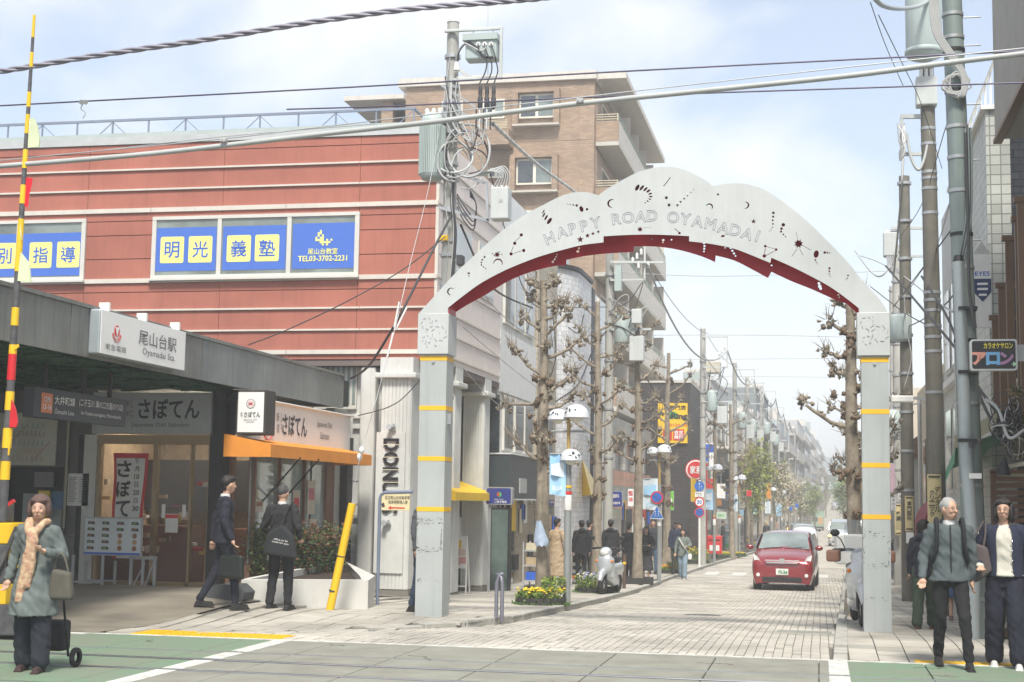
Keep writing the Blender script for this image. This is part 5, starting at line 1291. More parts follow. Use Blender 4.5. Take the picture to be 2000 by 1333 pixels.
MB().beam((q0.x,86.05,q0.z),(q1.x,86.05,8.7),.04).build('brace',STEEL,tk);MB().beam((q1.x,86.05,q0.z),(q0.x,86.05,8.7),.04).build('brace',STEEL,tk)
def small_pole(px,py_top,Y,side=1,label='',tr=True,seed=1,m=Mpole,arm=1.0):
 tp=atY(px,py_top,Y);t=pole(label,tp.x,Y,prof(Y),tp.z,.13,m,bands=5);r=random.Random(seed);x=tp.x
 if Y>130:return t,tp
 for dz in(.35,1.6):
  MB().beam((x,Y-.12,tp.z-dz),(x+side*arm,Y-.12,tp.z-dz),.05).build('bracket_arm',Mbox,t)
 MB().beam((x+side*arm,Y-.12,tp.z-.33),(x+side*arm,Y-.12,tp.z-1.62),.05).build('bracket_arm',Mbox,t)
 for k in range(3):MB().lathe([(.02,0),(.05,.04),(.03,.09),(.05,.13),(0,.2)],(x+side*(arm-.1-.12*k),Y-.12,tp.z-.9-.12*k),8).build('insulator',Mins,t)
 if tr:
  c=(x+side*.38,Y-.05,tp.z-3.4);MB().lathe([(0,0),(.22,0),(.24,.05),(.24,.75),(.2,.85),(0,.9)],c,18).build('transformer',Mbox2,t)
  MB().bb((x+side*.6,Y-.3,tp.z-3.9),(x+side*1.0,Y,tp.z-3.2)).build('switch_box',Mbox,t,bev=.02)
  MB().beam((x,Y-.1,tp.z-3.0),(x+side*1.2,Y-.1,tp.z-3.0),.05).build('bracket_arm',Mbox,t)
 for k in range(5):
  a=r.uniform(.2,1.1);wire(t,'cable_loop',[(x,Y-.15,tp.z-1-r.random()*2),(x+side*a*.6,Y-.25,tp.z-1.8-r.random()),(x+side*a,Y-.2,tp.z-1.2-r.random()*2),(x+side*a*.5,Y-.2,tp.z-3.2)],.014,r.choice([GREYC,RUBBER]))
 return t,tp
pl=[(1192,440,40.5,'second pole on the left with paired transformers in front of the balconies'),(1373,643,60,'pole standing clear against the sky past the dark building'),(1435,710,76,'third clear pole against the sky on the left'),(1459,738,90,'fourth pole of the left row in the distance'),(1487,755,104,'fifth pole of the left row in the distance'),(1506,788,120,'sixth pole of the left row in the distance'),(1520,806,138,'seventh pole of the left row'),(1533,820,158,'eighth pole of the left row'),(1552,845,180,'ninth pole of the left row'),(1565,862,205,'tenth pole of the left row'),(1583,880,235,'eleventh pole of the left row on the slope'),(1597,893,270,'twelfth pole of the left row on the slope')]
tops=[]
for i,(px,py,Y,lab)in enumerate(pl):
 t,tp=small_pole(px,py,Y,1,lab,True,i,arm=1.0);tops.append(tp)
t0=[o for o in COL.objects if o.get('label')==pl[0][3]][0]
MB().bb(atY(1200,568,40.3),atY(1216,520,40.6)).build('ribbed_transformer',Mbox2,t0)
MB().bb(atY(1233,632,40.0),atY(1255,606,40.3)).build('switch_box',Mbox,t0,bev=.02)
MB().beam(atY(1192,512,40.3),atY(1296,513,40.3),.06).build('crossarm',Mbox,t0)
for px in(1247,1266):MB().cyl(atY(px,512,40.3),atY(px,524,40.3),.04,n=10).build('insulator',Mins,t0)
tops[0]=atY(1266,520,40.3)
for i,(a,b)in enumerate(zip(tops,tops[1:])):
 ax=Vector((1.0 if i else 0,-.12,-.9 if i else 0));bx_=Vector((1.0,-.12,-.9))
 cable(f'twisted cable sagging between {pl[i][3].split(" ")[0]} and next pole of the left row' if False else 'twisted cable sagging from the '+' '.join(pl[i][3].split()[:8]),sag(a+ax,b+bx_,.7 if i else 1.3,8),.03,GREYC if i<3 else RUBBER)
 if i<6:
  cable('lower thin cable slung from the '+' '.join(pl[i][3].split()[:8]),sag(a+Vector((0,0,-3.2)),b+Vector((0,0,-3.0)),.8,6),.016,RUBBER)
  cable('topmost thin wire strung from the '+' '.join(pl[i][3].split()[:8]),sag(a+Vector((.2,0,-.3)),b+Vector((.2,0,-.2)),.3,6),.01,RUBBER)
xt=[([(955,330),(1030,300+280),(1100,600),(1185,600)],[26,31,36,40],.012,'grey cable looping from the big left pole toward the second pole'),([(900,440),(960,560),(1040,602)],[24,28,31],.02,'black cable running under the arch toward the nearest street tree'),([(905,640),(1000,720),(1080,780),(1180,850)],[26,30,35,42],.008,'thin wire slanting down along the white shop fronts'),([(905,720),(960,780),(1010,810),(1060,800)],[26,29,32,35],.007,'thin wire curving by the slate bay'),([(1085,785),(1130,750),(1160,680),(1190,640)],[38,39,40,40.5],.022,'thick black cable rising in front of the tiled tower'),([(1080,620),(1085,700),(1065,760)],[38,38,38],.015,'black drop cable beside the tiled tower'),([(1190,635),(1215,640),(1240,655),(1248,640)],[40.3,40.2,40.2,40.2],.02,'black cable loop between the pole and its grey box'),([(1020,600),(1100,625),(1180,655),(1300,720)],[32,36,41,52],.008,'thin wire crossing the tower and balconies'),([(1110,640),(1130,650),(1140,615)],[39,39,39],.015,'short black cable hung on the tower'),([(880,500),(930,560),(1010,640),(1120,700)],[24,27,32,38],.01,'faint wire parallel to the pink side wall')]
for pts,Ys,r,lab in xt:cable(lab,[atY(a,b,Y)for(a,b),Y in zip(pts,Ys)],r,RUBBER if r>.01 else GREYC)
wr=[([(1270,655),(1480,655),(1700,660)],45,'faint wire across the white sky above the street'),([(1270,655+48),(1700,700)],60,'faint lower wire across the white sky'),([(1380,735),(1700,738)],62,'lowest faint wire across the sky between the pole rows'),([(1190,530),(1400,540),(1780,528)],42,'upper faint wire across the sky seen inside the arch')]
for pts,Y,lab in wr:cable(lab,[atY(a,b,Y)for a,b in pts],.009,GREYC)
rq=random.Random(77);CM=[WHITE,REDP,Mys,mat('card_cream',(.6,.55,.4),.6),BLUEP,Mwood,BLACK]
for par,ya_,yb_,X_ in((red,27.8,32.8,XG+.035),(W1,33.3,37.2,X1_+.05),(B2,38.0,40.2,X1_+.1),(LB,48.5,63,X1_+.14)):
 for k in range(9):
  y=rq.uniform(ya_,yb_-.5);z=prof(y)+rq.uniform(.5,2.0);MB().bb((X_,y,z),(X_+.02,y+rq.uniform(.25,.6),z+rq.uniform(.3,.8))).build('wall_notice',rq.choice(CM),par)
for y,h in((33.4,1.1),(39.2,.9),(46.2,1.2),(52,1.0),(57,1.1)):
 t=thing('shop_rack',{33.4:'small white rack outside the slate-bay shop',39.2:'low display rack outside the cream brick building',46.2:'display rack at the foot of the tiled tower',52:'goods rack outside the banded shop block',57:'second goods rack further along the banded shop block'}[y],'rack',(X1_+.55,y,zl(X1_,y)))
 for x in(0,.45):
  for yy in(0,.8):MB().bb((x-.015,yy-.015,0),(x+.015,yy+.015,h)).build('upright',GREYC,t,False)
 for k in range(3):
  MB().bb((0,0,.2+k*h/3.2),(.45,.8,.23+k*h/3.2)).build('shelf',GREYC,t,False)
  for q in range(3):MB().bb((.05,.05+q*.26,.235+k*h/3.2),(.38,.25+q*.26,.235+k*h/3.2+rq.uniform(.08,.2))).build('goods',rq.choice(CM),t,False)
  # right side of the street
XRt=2.78
rX=lambda px,py,Y:atY(px,py,Y).x
rZ=lambda px,py,Y:atY(px,py,Y).z
Mtileg=tile('grey_green_square_tile',(.52,.54,.50),(.22,.23,.22),.16,.16,'xy',off=0,rough=.35)
Mtiled=tile('dark_square_tile',(.05,.055,.07),(.02,.02,.02),.2,.12,'xy',rough=.3)
Mbrn=mat('brown_aluminium',(.17,.10,.06),.45,.3)
Mwcl=mat('pale_clapboard',(.50,.51,.49),.6,var=.06,streak=.1)
YT=24.0
T1=thing('tiled_block','tall square-tiled corner block with a white rooftop fence on the right','building',(XRt,YT,0))
zt=rZ(1930,215,YT)
MB().bb((rX(1928,400,YT),YT,-.5),(rX(1975,400,YT),YT+.5,zt)).build('front_pier',Mtileg,T1)
MB().bb((rX(1928,400,YT),YT+.51,-.5),(rX(1975,400,YT)+3,YT+6.2,zt-.02)).build('side_wall',Mtileg,T1)
MB().bb((rX(1975,400,YT)+.002,YT+.2,-.5),(rX(1975,400,YT)+3,YT+.5,zt-.4)).build('dark_tiled_wall',Mtiled,T1)
MB().bb((rX(1925,400,YT)-.05,YT-.06,zt),(rX(1975,400,YT)+.1,YT+6.4,zt+.07)).build('coping',WHITE,T1)
mb=MB()
for k in range(9):
 y=YT+k*.75;MB().beam((XRt+.05,y,zt+.07),(XRt+.05,y,zt+.85),.03).build('fence_post',WHITE,T1)
for k in range(5):MB().beam((XRt+.05+k*.12,YT,zt+.07),(XRt+.05+k*.12,YT,zt+.85),.018).build('fence_bar',WHITE,T1)
MB().beam((XRt+.05,YT,zt+.85),(XRt+.05,YT+6.2,zt+.85),.04).build('fence_rail',WHITE,T1)
MB().beam((XRt+.03,YT,zt+.85),(XRt+.6,YT,zt+.85),.04).build('fence_rail',WHITE,T1)
yv=23.3;sg=thing('shield_sign','white panel sign with a navy shield reading EYES behind the big right pole','sign',(rX(1920,560,yv),yv,4))
a,b=(rX(1902,560,yv),rX(1936,560,yv));c,d=rZ(1920,640,yv),rZ(1920,497,yv)
MB().bb((a,yv,c),(b,yv+.12,d)).build('panel',WHITE,sg)
mb=MB();mb.prism([(a,d+.002),(b,d+.002),((a+b)/2,d+.2)],yv+.01,yv+.1);mb.build('gable',Mwcl,sg)
text('EYES',((a+b)/2,yv-.003,rZ(1920,535,yv)),.07,BLUEP,sg,w=.22,bold=.02)
plate([(-.13,.16),(.13,.16),(.13,-.05),(0,-.2),(-.13,-.05)],((a+b)/2,yv-.004,rZ(1920,565,yv)),(1,0,0),UZ,.003).build('shield',mat('navy',(.02,.04,.13),.5),sg)
for k,w in((.08,.16),(0,.16),(-.09,.12)):plate(rrect(w,.035,.01),((a+b)/2,yv-.008,rZ(1920,565,yv)+k),(1,0,0),UZ,.002).build('shield_bar',Msign,sg)
NB=thing('near_shop_building','near right building with an overhanging upper floor and brown aluminium posts','building',(2.9,20,0))
mb=MB();zo=rZ(1985,215,20)
MB().bb((2.52,13.5,zo),(6,21.6,zo+2.6)).build('upper_storey',mat('upper_panel',(.30,.29,.26),.6,.1,streak=.2),NB)
MB().bb((2.50,13.5,zo-.06),(2.62,21.65,zo)).build('soffit_edge',Mbrn,NB)
MB().bb((3.3,14,-.2),(6,23.3,zo-.07)).build('wall_core',mat('near_wall',(.16,.14,.12),.8,streak=.2),NB)
for px,py,Y in((2000,395,18.3),(1994,432,19.0),(1974,470,20.1),(1958,562,21.4),(1944,625,22.6)):
 x=rX(px,600,Y);zt2=rZ(px,py,Y);MB().bb((x-.05,Y,2.75),(x+.05,Y+.08,zt2)).build('louvre_post',Mbrn,NB)
 MB().bb((x-.09,Y-.02,zt2),(x+.5,Y+.1,zt2+.07)).build('post_cap',Mbrn,NB)
for k in range(13):
 Y=17.6+k*.42;MB().bb((2.84,Y,2.2),(2.87,Y+.2,3.4)).build('balcony_slat',mat('balcony_brown',(.24,.17,.10),.5,.2),NB)
MB().beam((2.80,17,3.4),(2.80,23.3,3.4),.05).build('balcony_rail',Mtrim,NB);MB().beam((2.80,17,2.2),(2.80,23.3,2.2),.06).build('balcony_rail',Mtrim,NB)
MB().beam((2.82,23.2,2.9),(2.82,17.5,5.0),.05).build('stair_stringer',Mtrim,NB)
MB().lathe([(0,0),(.28,.03),(.33,.09)],(3.0,20.4,4.6),20,ax='x').build('satellite_dish',GREYP,NB)
MB().bb((2.7,17,1.95),(3.4,23.6,2.1)).build('shop_canopy',mat('canopy_olive',(.20,.19,.12),.7,streak=.3),NB)
Msl=mat('slatted_timber',(.12,.055,.03),.6,var=.2)
yq_=18.6;x0,x1=rX(1941,980,yq_),rX(2010,980,yq_)
for k in range(9):MB().bb((x0,yq_,rZ(1960,1048,yq_)+k*.083),(x1,yq_+.05,rZ(1960,1048,yq_)+k*.083+.055)).build('timber_slat',Msl,NB)
for x in(x0,x1):MB().bb((x-.03,yq_-.02,-.05),(x+.03,yq_+.08,rZ(1960,922,yq_))).build('timber_post',Msl,NB)
MB().bb((x0-.03,yq_-.02,rZ(1960,925,yq_)),(x1+.03,yq_+.08,rZ(1960,918,yq_))).build('timber_head',Msl,NB)
for k in range(3):MB().bb((x0+.04,yq_+.1,.05+k*.3),(x1,yq_+.5,.12+k*.3)).build('crate_shelf',Msl,NB)
lm=mat('warm_lamp',(1,.75,.4),.5,emit=((1.0,.6,.25),6))
MB().cyl((2.95,21.2,1.9),(3.1,21.2,1.93),.05,n=10).build('shop_lamp',lm,NB)
MB().cyl((2.95,19.6,1.9),(3.1,19.6,1.93),.04,n=10).build('shop_lamp',lm,NB)
MB().lathe([(.02,.15),(.03,.1),(.07,0),(.08,-.06)],atY(1961,918,18.3),14).build('flood_lamp',BLACK,NB)
for lab,px0,px1,py0,py1,Y,c in(('olive awning edge hanging over the pavement behind the man',1862,1945,838,880,22,(.24,.23,.15)),('small green flag-like awning corner',1845,1864,905,945,24,(.10,.30,.18))):
 t=thing('awning',lab,'awning',tuple(atY(px0,py1,Y)))
 a,b=atY(px0,py1,Y+2),atY(px1,py0,Y-2)
 mb=MB();mb.add([a,(b.x,b.y,b.z),(b.x+.02,b.y,b.z+.22),(a.x+.02,a.y,a.z+.22)],[(0,1,2,3)]);mb.add([(a.x+.02,a.y,a.z+.22),(b.x+.02,b.y,b.z+.22),(b.x+.8,b.y,b.z+.5),(a.x+.8,a.y,a.z+.5)],[(0,1,2,3)]);mb.build('cloth',mat('awn_'+str(px0),c,.8),t)
tg=thing('cable_tangle','tangle of black cables hanging under the balcony at the right edge','cables',tuple(atY(1975,850,18)))
rr=random.Random(9)
for k in range(26):
 cx_,cy_=rr.uniform(1955,1995),rr.uniform(790,880);r1,r2=rr.uniform(8,34),rr.uniform(8,34);a0=rr.uniform(0,6)
 wire(tg,'cable_loop',[atY(cx_+r1*cos(a0+i*.7),cy_+r2*sin(a0+i*.7),18+.2*sin(i+k))for i in range(rr.randint(5,11))],rr.choice([.006,.009,.013]),RUBBER if rr.random()<.8 else GREYC)
for lab,pts,Ys in(('bundle of cables running from the balcony tangle up to the far poles',[(1960,860),(1925,800),(1880,700),(1790,590),(1730,520)],[18,18.3,21,26,32]),('second cable bundle crossing behind the karaoke sign',[(1975,830),(1935,790),(1890,720),(1850,620),(1800,540)],[18,18.4,20,23,27]),('black cable running up the big right pole',[(1905,640),(1893,560),(1890,400),(1886,260)],[18.1,18.1,18.1,18.1]),('pale cable in front of the brown posts',[(2000,840),(1970,855),(1950,800),(1925,780)],[17.8,17.8,17.9,18])):
 cable(lab,[atY(a,b,Y)for(a,b),Y in zip(pts,Ys)],.02,RUBBER if 'pale' not in lab else GREYC)
shrub('straggly plant trailing from the balcony above the cable tangle',tuple(atY(1988,800,18.2)),.12,.3,260,[mat('dry_leaf',(.3,.22,.12),.7),Mlf[0]],size=.04,seed=8,stems=4,name='balcony_plant',cat='plant')
yk=17.6;ks=thing('karaoke_sign','black rounded karaoke sign reading カラオケサロン アロン hanging at the right','sign',(rX(1941,690,yk),yk,3.3))
kx0,kx1,kz0,kz1=rX(1895,690,yk),rX(1987,690,yk),rZ(1940,724,yk),rZ(1940,663,yk);cx_,cz_=(kx0+kx1)/2,(kz0+kz1)/2;w_,h_=kx1-kx0,kz1-kz0
plate(rrect(w_,h_,.035),(cx_,yk,cz_),(1,0,0),UZ,-.12).build('rim',mat('sign_rim',(.55,.57,.56),.4,.3),ks)
plate(rrect(w_-.04,h_-.04,.025),(cx_,yk,cz_),(1,0,0),UZ,.006).build('face',mat('sign_black',(.02,.018,.02),.35),ks)
text('カラオケサロン',(cx_+.05,yk-.008,cz_+h_*.29),h_*.19,mat('kara_yellow',(.8,.7,.05),.5),ks,w=w_*.62,bold=.05)
for i,(ch,c)in enumerate((('ア',(.75,.33,.25)),('ロ',(.18,.42,.7)),('ン',(.42,.22,.4)))):text(ch,(cx_+(i-1)*.15-.01,yk-.008,cz_-h_*.12),h_*.42,mat('kara_'+str(i),c,.5),ks,bold=.12)
plate([(.035*cos(t)*(1 if k%2 else.45),.035*sin(t)*(1 if k%2 else.45))for k,t in enumerate([2*pi*q/10 for q in range(10)])],(cx_+.225,yk-.006,cz_-h_*.30),(1,0,0),UZ,.003).build('flower',mat('flower_mint',(.5,.75,.5),.5),ks)
MB().bb((kx1,yk+.03,cz_-.07),(kx1+.35,yk+.1,cz_+.12)).build('bracket',GREYC,ks)
Yb=18.6;pb_=atY(1910,1258,Yb);pt_=atY(1858,-30,Yb)
Mgp2=mat('pole_green_grey',(.22,.27,.26),.5,.1,var=.1,sc=2,streak=.35)
Mpipe=mat('pipe_grey',(.36,.40,.41),.45,.05,var=.06,streak=.2)
BP=thing('utility_pole','thick grey-green utility pole with a strapped-on pipe at the right edge','utility pole',tuple(pb_),group='utility poles')
MB().cyl((pb_.x,Yb,-.2),(pt_.x,Yb,pt_.z),.145,.12,28).build('shaft',Mgp2,BP)
q0,q1=atY(1893,1258,Yb-.17),atY(1872,512,Yb-.17)
MB().tube([(q0.x+.05,q0.y,-.1),atY(1903,1100,Yb-.17),atY(1888,900,Yb-.17),q1,],.075,18).build('pipe',Mpipe,BP)
MB().cyl((q1.x,q1.y,q1.z),(q1.x,q1.y,q1.z+.08),.07,.05).build('pipe_mouth',BLACK,BP)
for py in(30,75,100,180,250,310,375,460,525,607,668,730,790,862,950,1060,1170):
 z=rZ(1890,py,Yb);t=(z-pb_.z)/(pt_.z-pb_.z);x=lerp(pb_.x,pt_.x,t);MB().cyl((x,Yb,z-.012),(x,Yb,z+.03),.153-.022*t,n=26).build('steel_band',STEEL if py%4 else BLACK,BP)
for py in(607,730,862):z=rZ(1890,py,Yb);MB().bb((atY(1873,py,Yb).x-.03,Yb-.26,z-.02),(atY(1905,py,Yb).x,Yb-.1,z+.02)).build('strap',BLACK,BP)
for py in(35,90,205,313,470):p=atY(1880,py,Yb);MB().cyl(p,p+Vector((.22,0,0)),.009,n=6).build('climbing_step',STEEL,BP)
for k in range(6):
 o=k*.022;wire(BP,'cable_run',[atY(1815+k*3,-20,Yb-.2),atY(1822+k*3,60,Yb-.22),atY(1850+k*3,108,Yb-.22),atY(1878+k*2,150,Yb-.2),atY(1872+k*2,190,Yb-.2),atY(1840+k*3,175,Yb-.1)],.013,GREYC)
for k in range(5):wire(BP,'cable_run',[atY(1886+k*2.5,250,Yb-.15),atY(1888+k*2.5,340,Yb-.17),atY(1886+k*2.5,430,Yb-.17),atY(1872+k*2.5,512,Yb-.17)],.012,RUBBER if k%2 else Mgp2)
for k in range(8):
 a0=rr.uniform(0,6);wire(BP,'cable_loop',[atY(1868+rr.uniform(12,30)*cos(a0+i*.8),165+rr.uniform(15,26)*sin(a0+i*.8),Yb-.2)for i in range(7)],.012,GREYC)
for lab_,py in(('t',1),):pass
MB().bb(atY(1893,935,Yb-.25),atY(1917,925,Yb-.24)).build('label_plate',WHITE,BP)
text('東電',(atY(1893,870,Yb).x,Yb-.26,rZ(1893,868,Yb)),.12,RUBBER,BP,w=.07,bold=.02)
Y2=26.0;q=atY(1818,1120,Y2);tp=atY(1812,100,Y2)
P2=thing('utility_pole','tall dark brown steel pole carrying the large drum transformer at the top right','utility pole',(q.x,Y2,prof(Y2)),group='utility poles')
MB().cyl((atY(1834,1150,Y2).x,Y2,-.6),(atY(1810,130,Y2).x,Y2,rZ(1810,130,Y2)),.165,.12,26).build('shaft',Mpoled,P2)
c=atY(1805,118,Y2-.25);R0=.31
MB().lathe([(0,0),(R0*.6,.01),(R0*.92,.05),(R0,.12),(R0,1.7),(R0*.9,1.8),(0,1.82)],c,36).build('transformer_drum',Mbox2,P2)
MB().lathe([(R0+.004,.1),(R0+.02,.12),(R0+.02,.17),(R0+.004,.19)],c,36).build('drum_rim',Mbox2,P2)
MB().bb(atY(1790,205,Y2-.2),atY(1828,157,Y2+.1)).build('switch_box',Mbox,P2,bev=.02)
for k in range(3):MB().cyl(atY(1799+k*10,157,Y2-.1),atY(1799+k*10,135,Y2-.1),.035,n=10).build('insulator',Mins,P2)
MB().beam(atY(1758,228,Y2),atY(1815,228,Y2),.07).build('bracket_arm',Mbox,P2);MB().beam(atY(1760,302,Y2),atY(1832,300,Y2),.06).build('bracket_arm',Mbox,P2);MB().beam(atY(1761,228,Y2),atY(1761,300,Y2),.06).build('bracket_arm',Mbox,P2)
for k in range(7):wire(P2,'cable_loop',[atY(1755+rr.uniform(-5,12),245+rr.uniform(-5,5),Y2-.1),atY(1757+rr.uniform(-8,15),270,Y2-.15),atY(1762+rr.uniform(-8,8),295,Y2-.15),atY(1758,315,Y2-.1)],.014,Mins if k%2 else GREYC)
wire(P2,'cable_loop',[atY(1770,260,Y2-.1),atY(1780,310,Y2-.1),atY(1795,332,Y2-.1),atY(1808,300,Y2-.1),atY(1815,250,Y2-.1)],.028,Mbox)
wire(P2,'drop_cable',[atY(1764,310,Y2-.1),atY(1760,380,Y2-.1),atY(1752,470,30),atY(1745,540,33)],.022,GREYC)
for py in(255,285,340,352,372,420,575,590,610,640,662,690,770):z=rZ(1820,py,Y2);t=(1150-py)/1020;x=lerp(atY(1834,1150,Y2).x,atY(1810,130,Y2).x,t);MB().cyl((x,Y2,z),(x,Y2,z+.05),.172-.045*t,n=22).build('steel_band',STEEL,P2)
wire(P2,'cable_run',[atY(1700,-15,17),atY(1722,10,19),atY(1760,17,22),atY(1800,10,25),atY(1835,-15,Y2)],.035,Mpipe)
z=rZ(1760,778,Y2)
lt=thing('street_light','flat white street light on an arm from the brown pole','street light',(1.8,Y2,z))
MB().bb(atY(1741,786,Y2-.1),atY(1784,774,Y2+.05)).build('lamp_head',WHITE,lt,bev=.02);MB().beam(atY(1784,778,Y2),atY(1820,780,Y2),.05).build('arm',STEEL,lt);MB().beam(atY(1784,790,Y2),atY(1815,786,Y2),.025).build('brace',STEEL,lt)
Mad=mat('advert_cream',(.62,.52,.28),.5,var=.04);Mbk=mat('advert_black',(.05,.04,.03),.5)
def advert(lab,px0,px1,py0,py1,Y,lines,m=Mad,fc=Mbk):
 a,b=atY(px0,py1,Y),atY(px1,py0,Y);t=thing('pole_advert',lab,'sign',(a.x,Y,a.z),group='adverts on the right-hand poles')
 mb=MB();n=8;xs=[lerp(a.x,b.x,k/n)for k in range(n+1)];w=(b.x-a.x)/2
 vs=[(x,Y-.05*math.sqrt(max(0,1-((x-a.x-w)/w)**2)),z)for z in(a.z,b.z)for x in xs]
 mb.add(vs,[(i,i+1,n+2+i,n+1+i)for i in range(n)],True);mb.build('sheet',m,t)
 cx_=(a.x+b.x)/2
 for z in(a.z+.05,b.z-.04):MB().bb((a.x+.02,Y-.058,z-.015),(b.x-.02,Y-.053,z+.015)).build('border_print',fc,t)
 for s,f,h in lines:
  L_=len(s)
  for i,ch in enumerate(s):text(ch,(cx_+(f[2]if len(f)>2 else 0)*(b.x-a.x),Y-.056,lerp(b.z,a.z,lerp(f[0],f[1],(i+.5)/L_))),h,fc,t,bold=.04)
 return t
advert('cream dental clinic advert wrapped on the brown pole behind the grey-haired man',1812,1838,927,1030,Y2-.18,[('デンタル',(.22,.72,.22),.10),('クリニック',(.3,.8,-.2),.085)])
advert('narrow cream advert with dark characters on the second right pole',1768,1784,969,1038,33.7,[('専門医院',(.15,.7),.10)])
advert('small cream advert on the third right pole',1748,1760,985,1045,44.6,[('歯科',(.2,.6),.12)])
for px0,px1,pyt,Y,lab,r in((1774,1766,345,34,'second brown-grey pole on the right with transformers beside it',.15),(1755,1750,480,45,'third pole on the right partly behind the arch head',.14),(1745,1742,560,60,'fourth thin pole on the right just clear of the arch post',.13)):
 b_,t_=atY(px0,1100,Y),atY(px1,pyt,Y);t=thing('utility_pole',lab,'utility pole',(b_.x,Y,prof(Y)),group='utility poles')
 MB().cyl((b_.x,Y,prof(Y)-.2),(t_.x,Y,t_.z),r*1.05,r*.8,18).build('shaft',Mpole if Y>40 else Mpoled,t)
 for k in range(9):z=lerp(prof(Y)+2.5,t_.z-.2,k/8);x=lerp(b_.x,t_.x,(z-b_.z)/(t_.z-b_.z));MB().cyl((x,Y,z),(x,Y,z+.06),r*1.07,n=16).build('steel_band',STEEL,t)
 if Y==34:
  MB().bb(atY(1726,500,Y),atY(1752,458,Y+.3)).build('switch_box',Mbox,t,bev=.02)
  for k in range(5):MB().cyl(atY(1729+k*5,458,Y+.1),atY(1729+k*5,450,Y+.1),.03,n=8).build('insulator',Mins,t)
  MB().beam(atY(1740,446,Y),atY(1822,446,Y),.06).build('bracket_arm',Mbox,t);MB().beam(atY(1760,502,Y),atY(1832,500,Y),.05).build('bracket_arm',Mbox,t)
  c=atY(1760,668,Y-.1);MB().lathe([(0,0),(.2,0),(.24,.05),(.24,.55),(.2,.62),(0,.65)],c,20).build('transformer',Mbox2,t);MB().lathe([(0,0),(.2,0),(.22,.05),(.22,.5),(0,.55)],c+Vector((-.3,.2,-.0)),20).build('transformer',Mbox2,t)
  for k in range(6):wire(t,'cable_loop',[atY(1732+k*3,500,Y),atY(1736+rr.uniform(-3,8),520+rr.uniform(0,12),Y),atY(1748+k*2,525,Y),atY(1764,540+k*8,Y)],.016,GREYC)
 if Y==45:
  c=atY(1744,855,Y);MB().lathe([(0,0),(.2,0),(.24,.05),(.24,.8),(0,.85)],c,18).build('transformer',Mbox2,t)
for i,(pts,Ys,r)in enumerate([([(1680,500),(1715,512),(1765,540),(1830,590),(1880,620)],[42,38,34,26,20],.014),([(1700,560),(1765,610),(1820,640)],[40,34,26],.012),([(1745,600),(1790,540),(1850,460),(1895,400)],[36,30,24,20],.012),([(1740,640),(1780,560),(1830,480),(1870,330)],[38,32,26,20],.008),([(1752,470),(1800,400),(1850,240),(1870,210)],[34,28,22,19],.007),([(1700,620),(1760,640),(1840,600),(1880,540)],[44,36,26,19],.012),([(1740,520),(1720,540),(1700,530),(1670,490)],[34,34,36,40],.02),([(1716,30),(1760,120),(1800,205),(1840,330)],[17,20,24,26],.006),([(1700,5),(1730,90),(1765,170)],[17,20,24],.006),([(1765,560),(1770,640),(1780,700),(1765,760)],[33.5,33.5,33.5,33.5],.012)]):
 cable(['drooping cable between the right poles above the arch head','short cable between the second and brown right poles','steep cable rising behind the brown pole','thin steep cable beside the brown pole','thin wire rising to the cable loops on the big pole','cable crossing low between the right poles','thick cable looping from the grey switch box','thin guy line at the top right corner','second thin guy line left of the drum transformer','short cable hugging the second right pole'][i],[atY(a,b,Y)for(a,b),Y in zip(pts,Ys)],r,RUBBER if i%3 else GREYC)
W2=thing('white_modern_building','white panelled modern building with tall windows past the tiled block','building',(3.05,30.4,-.6))
MB().bb((3.05,30.3,-1),(9,37.5,rZ(1843,430,37.4))).build('wall',Mwcl,W2)
for z0 in(1.9,4.7):
 for y in(30.9,32.9,34.9):
  o=MB().bb((3.0,y,z0),(3.049,y+1.5,z0+2.0)).build('window',Mfrm,W2);MB().bb((2.98,y+.08,z0+.08),(2.999,y+1.42,z0+1.92)).build('pane',Mpaned,o)
 MB().bb((2.9,30.3,z0-.35),(3.048,37.5,z0-.2)).build('string_course',WHITE,W2)
MB().bb((3.0,30.35,-.6),(3.048,37.4,1.3)).build('shopfront',Mpaned,W2)
C3=thing('cream_building','cream rendered building with drainpipes behind the brown pole','building',(3.2,40,-.8))
MB().bb((3.2,38,-1),(9,50,rZ(1800,745,45))).build('wall',mat('cream_render',(.56,.50,.37),.85,var=.08,streak=.2),C3)
for x in(3.14,):
 for y in(39,44,48):MB().cyl((x,y,-.8),(x,y,5.0),.05,n=8).build('drainpipe',GREYC,C3)
for y in(40.5,45.5):o=MB().bb((3.15,y,1.6),(3.199,y+1,3.6)).build('window',Mbrn,C3);MB().bb((3.13,y+.1,1.7),(3.149,y+.9,3.5)).build('pane',Mpaned,o)
MB().bb((3.19,38.0,-1),(3.199,43.5,.9)).build('brick_base',tile('brown_brick_x',(.20,.12,.09),(.35,.33,.3),.22,.075,'x',msize=.12),C3)
MB().bb((3.3,37.95,-1),(5,37.99,.9)).build('brick_base',tile('brown_brick_y',(.20,.12,.09),(.35,.33,.3),.22,.075,'y',msize=.12),C3)
ra=thing('red_awning','rounded dark red shop awning on the cream building','awning',(3.0,39,1.2))
mb=MB();N=8
for k in range(N+1):
 a=pi/2*k/N;mb.v+=[(2.55+.62*(1-cos(a)),38.3,.95+.85*sin(a)),(2.55+.62*(1-cos(a)),42,.95+.85*sin(a))]
mb.f=[(2*k,2*k+1,2*k+3,2*k+2)for k in range(N)];mb.f+=[tuple(range(0,2*N+2,2))]
mb.v+=[(3.17,38.3,.95)];mb.f[-1]=mb.f[-1]+(len(mb.v)-1,);mb.build('canvas',mat('dark_red_canvas',(.24,.03,.05),.7),ra)
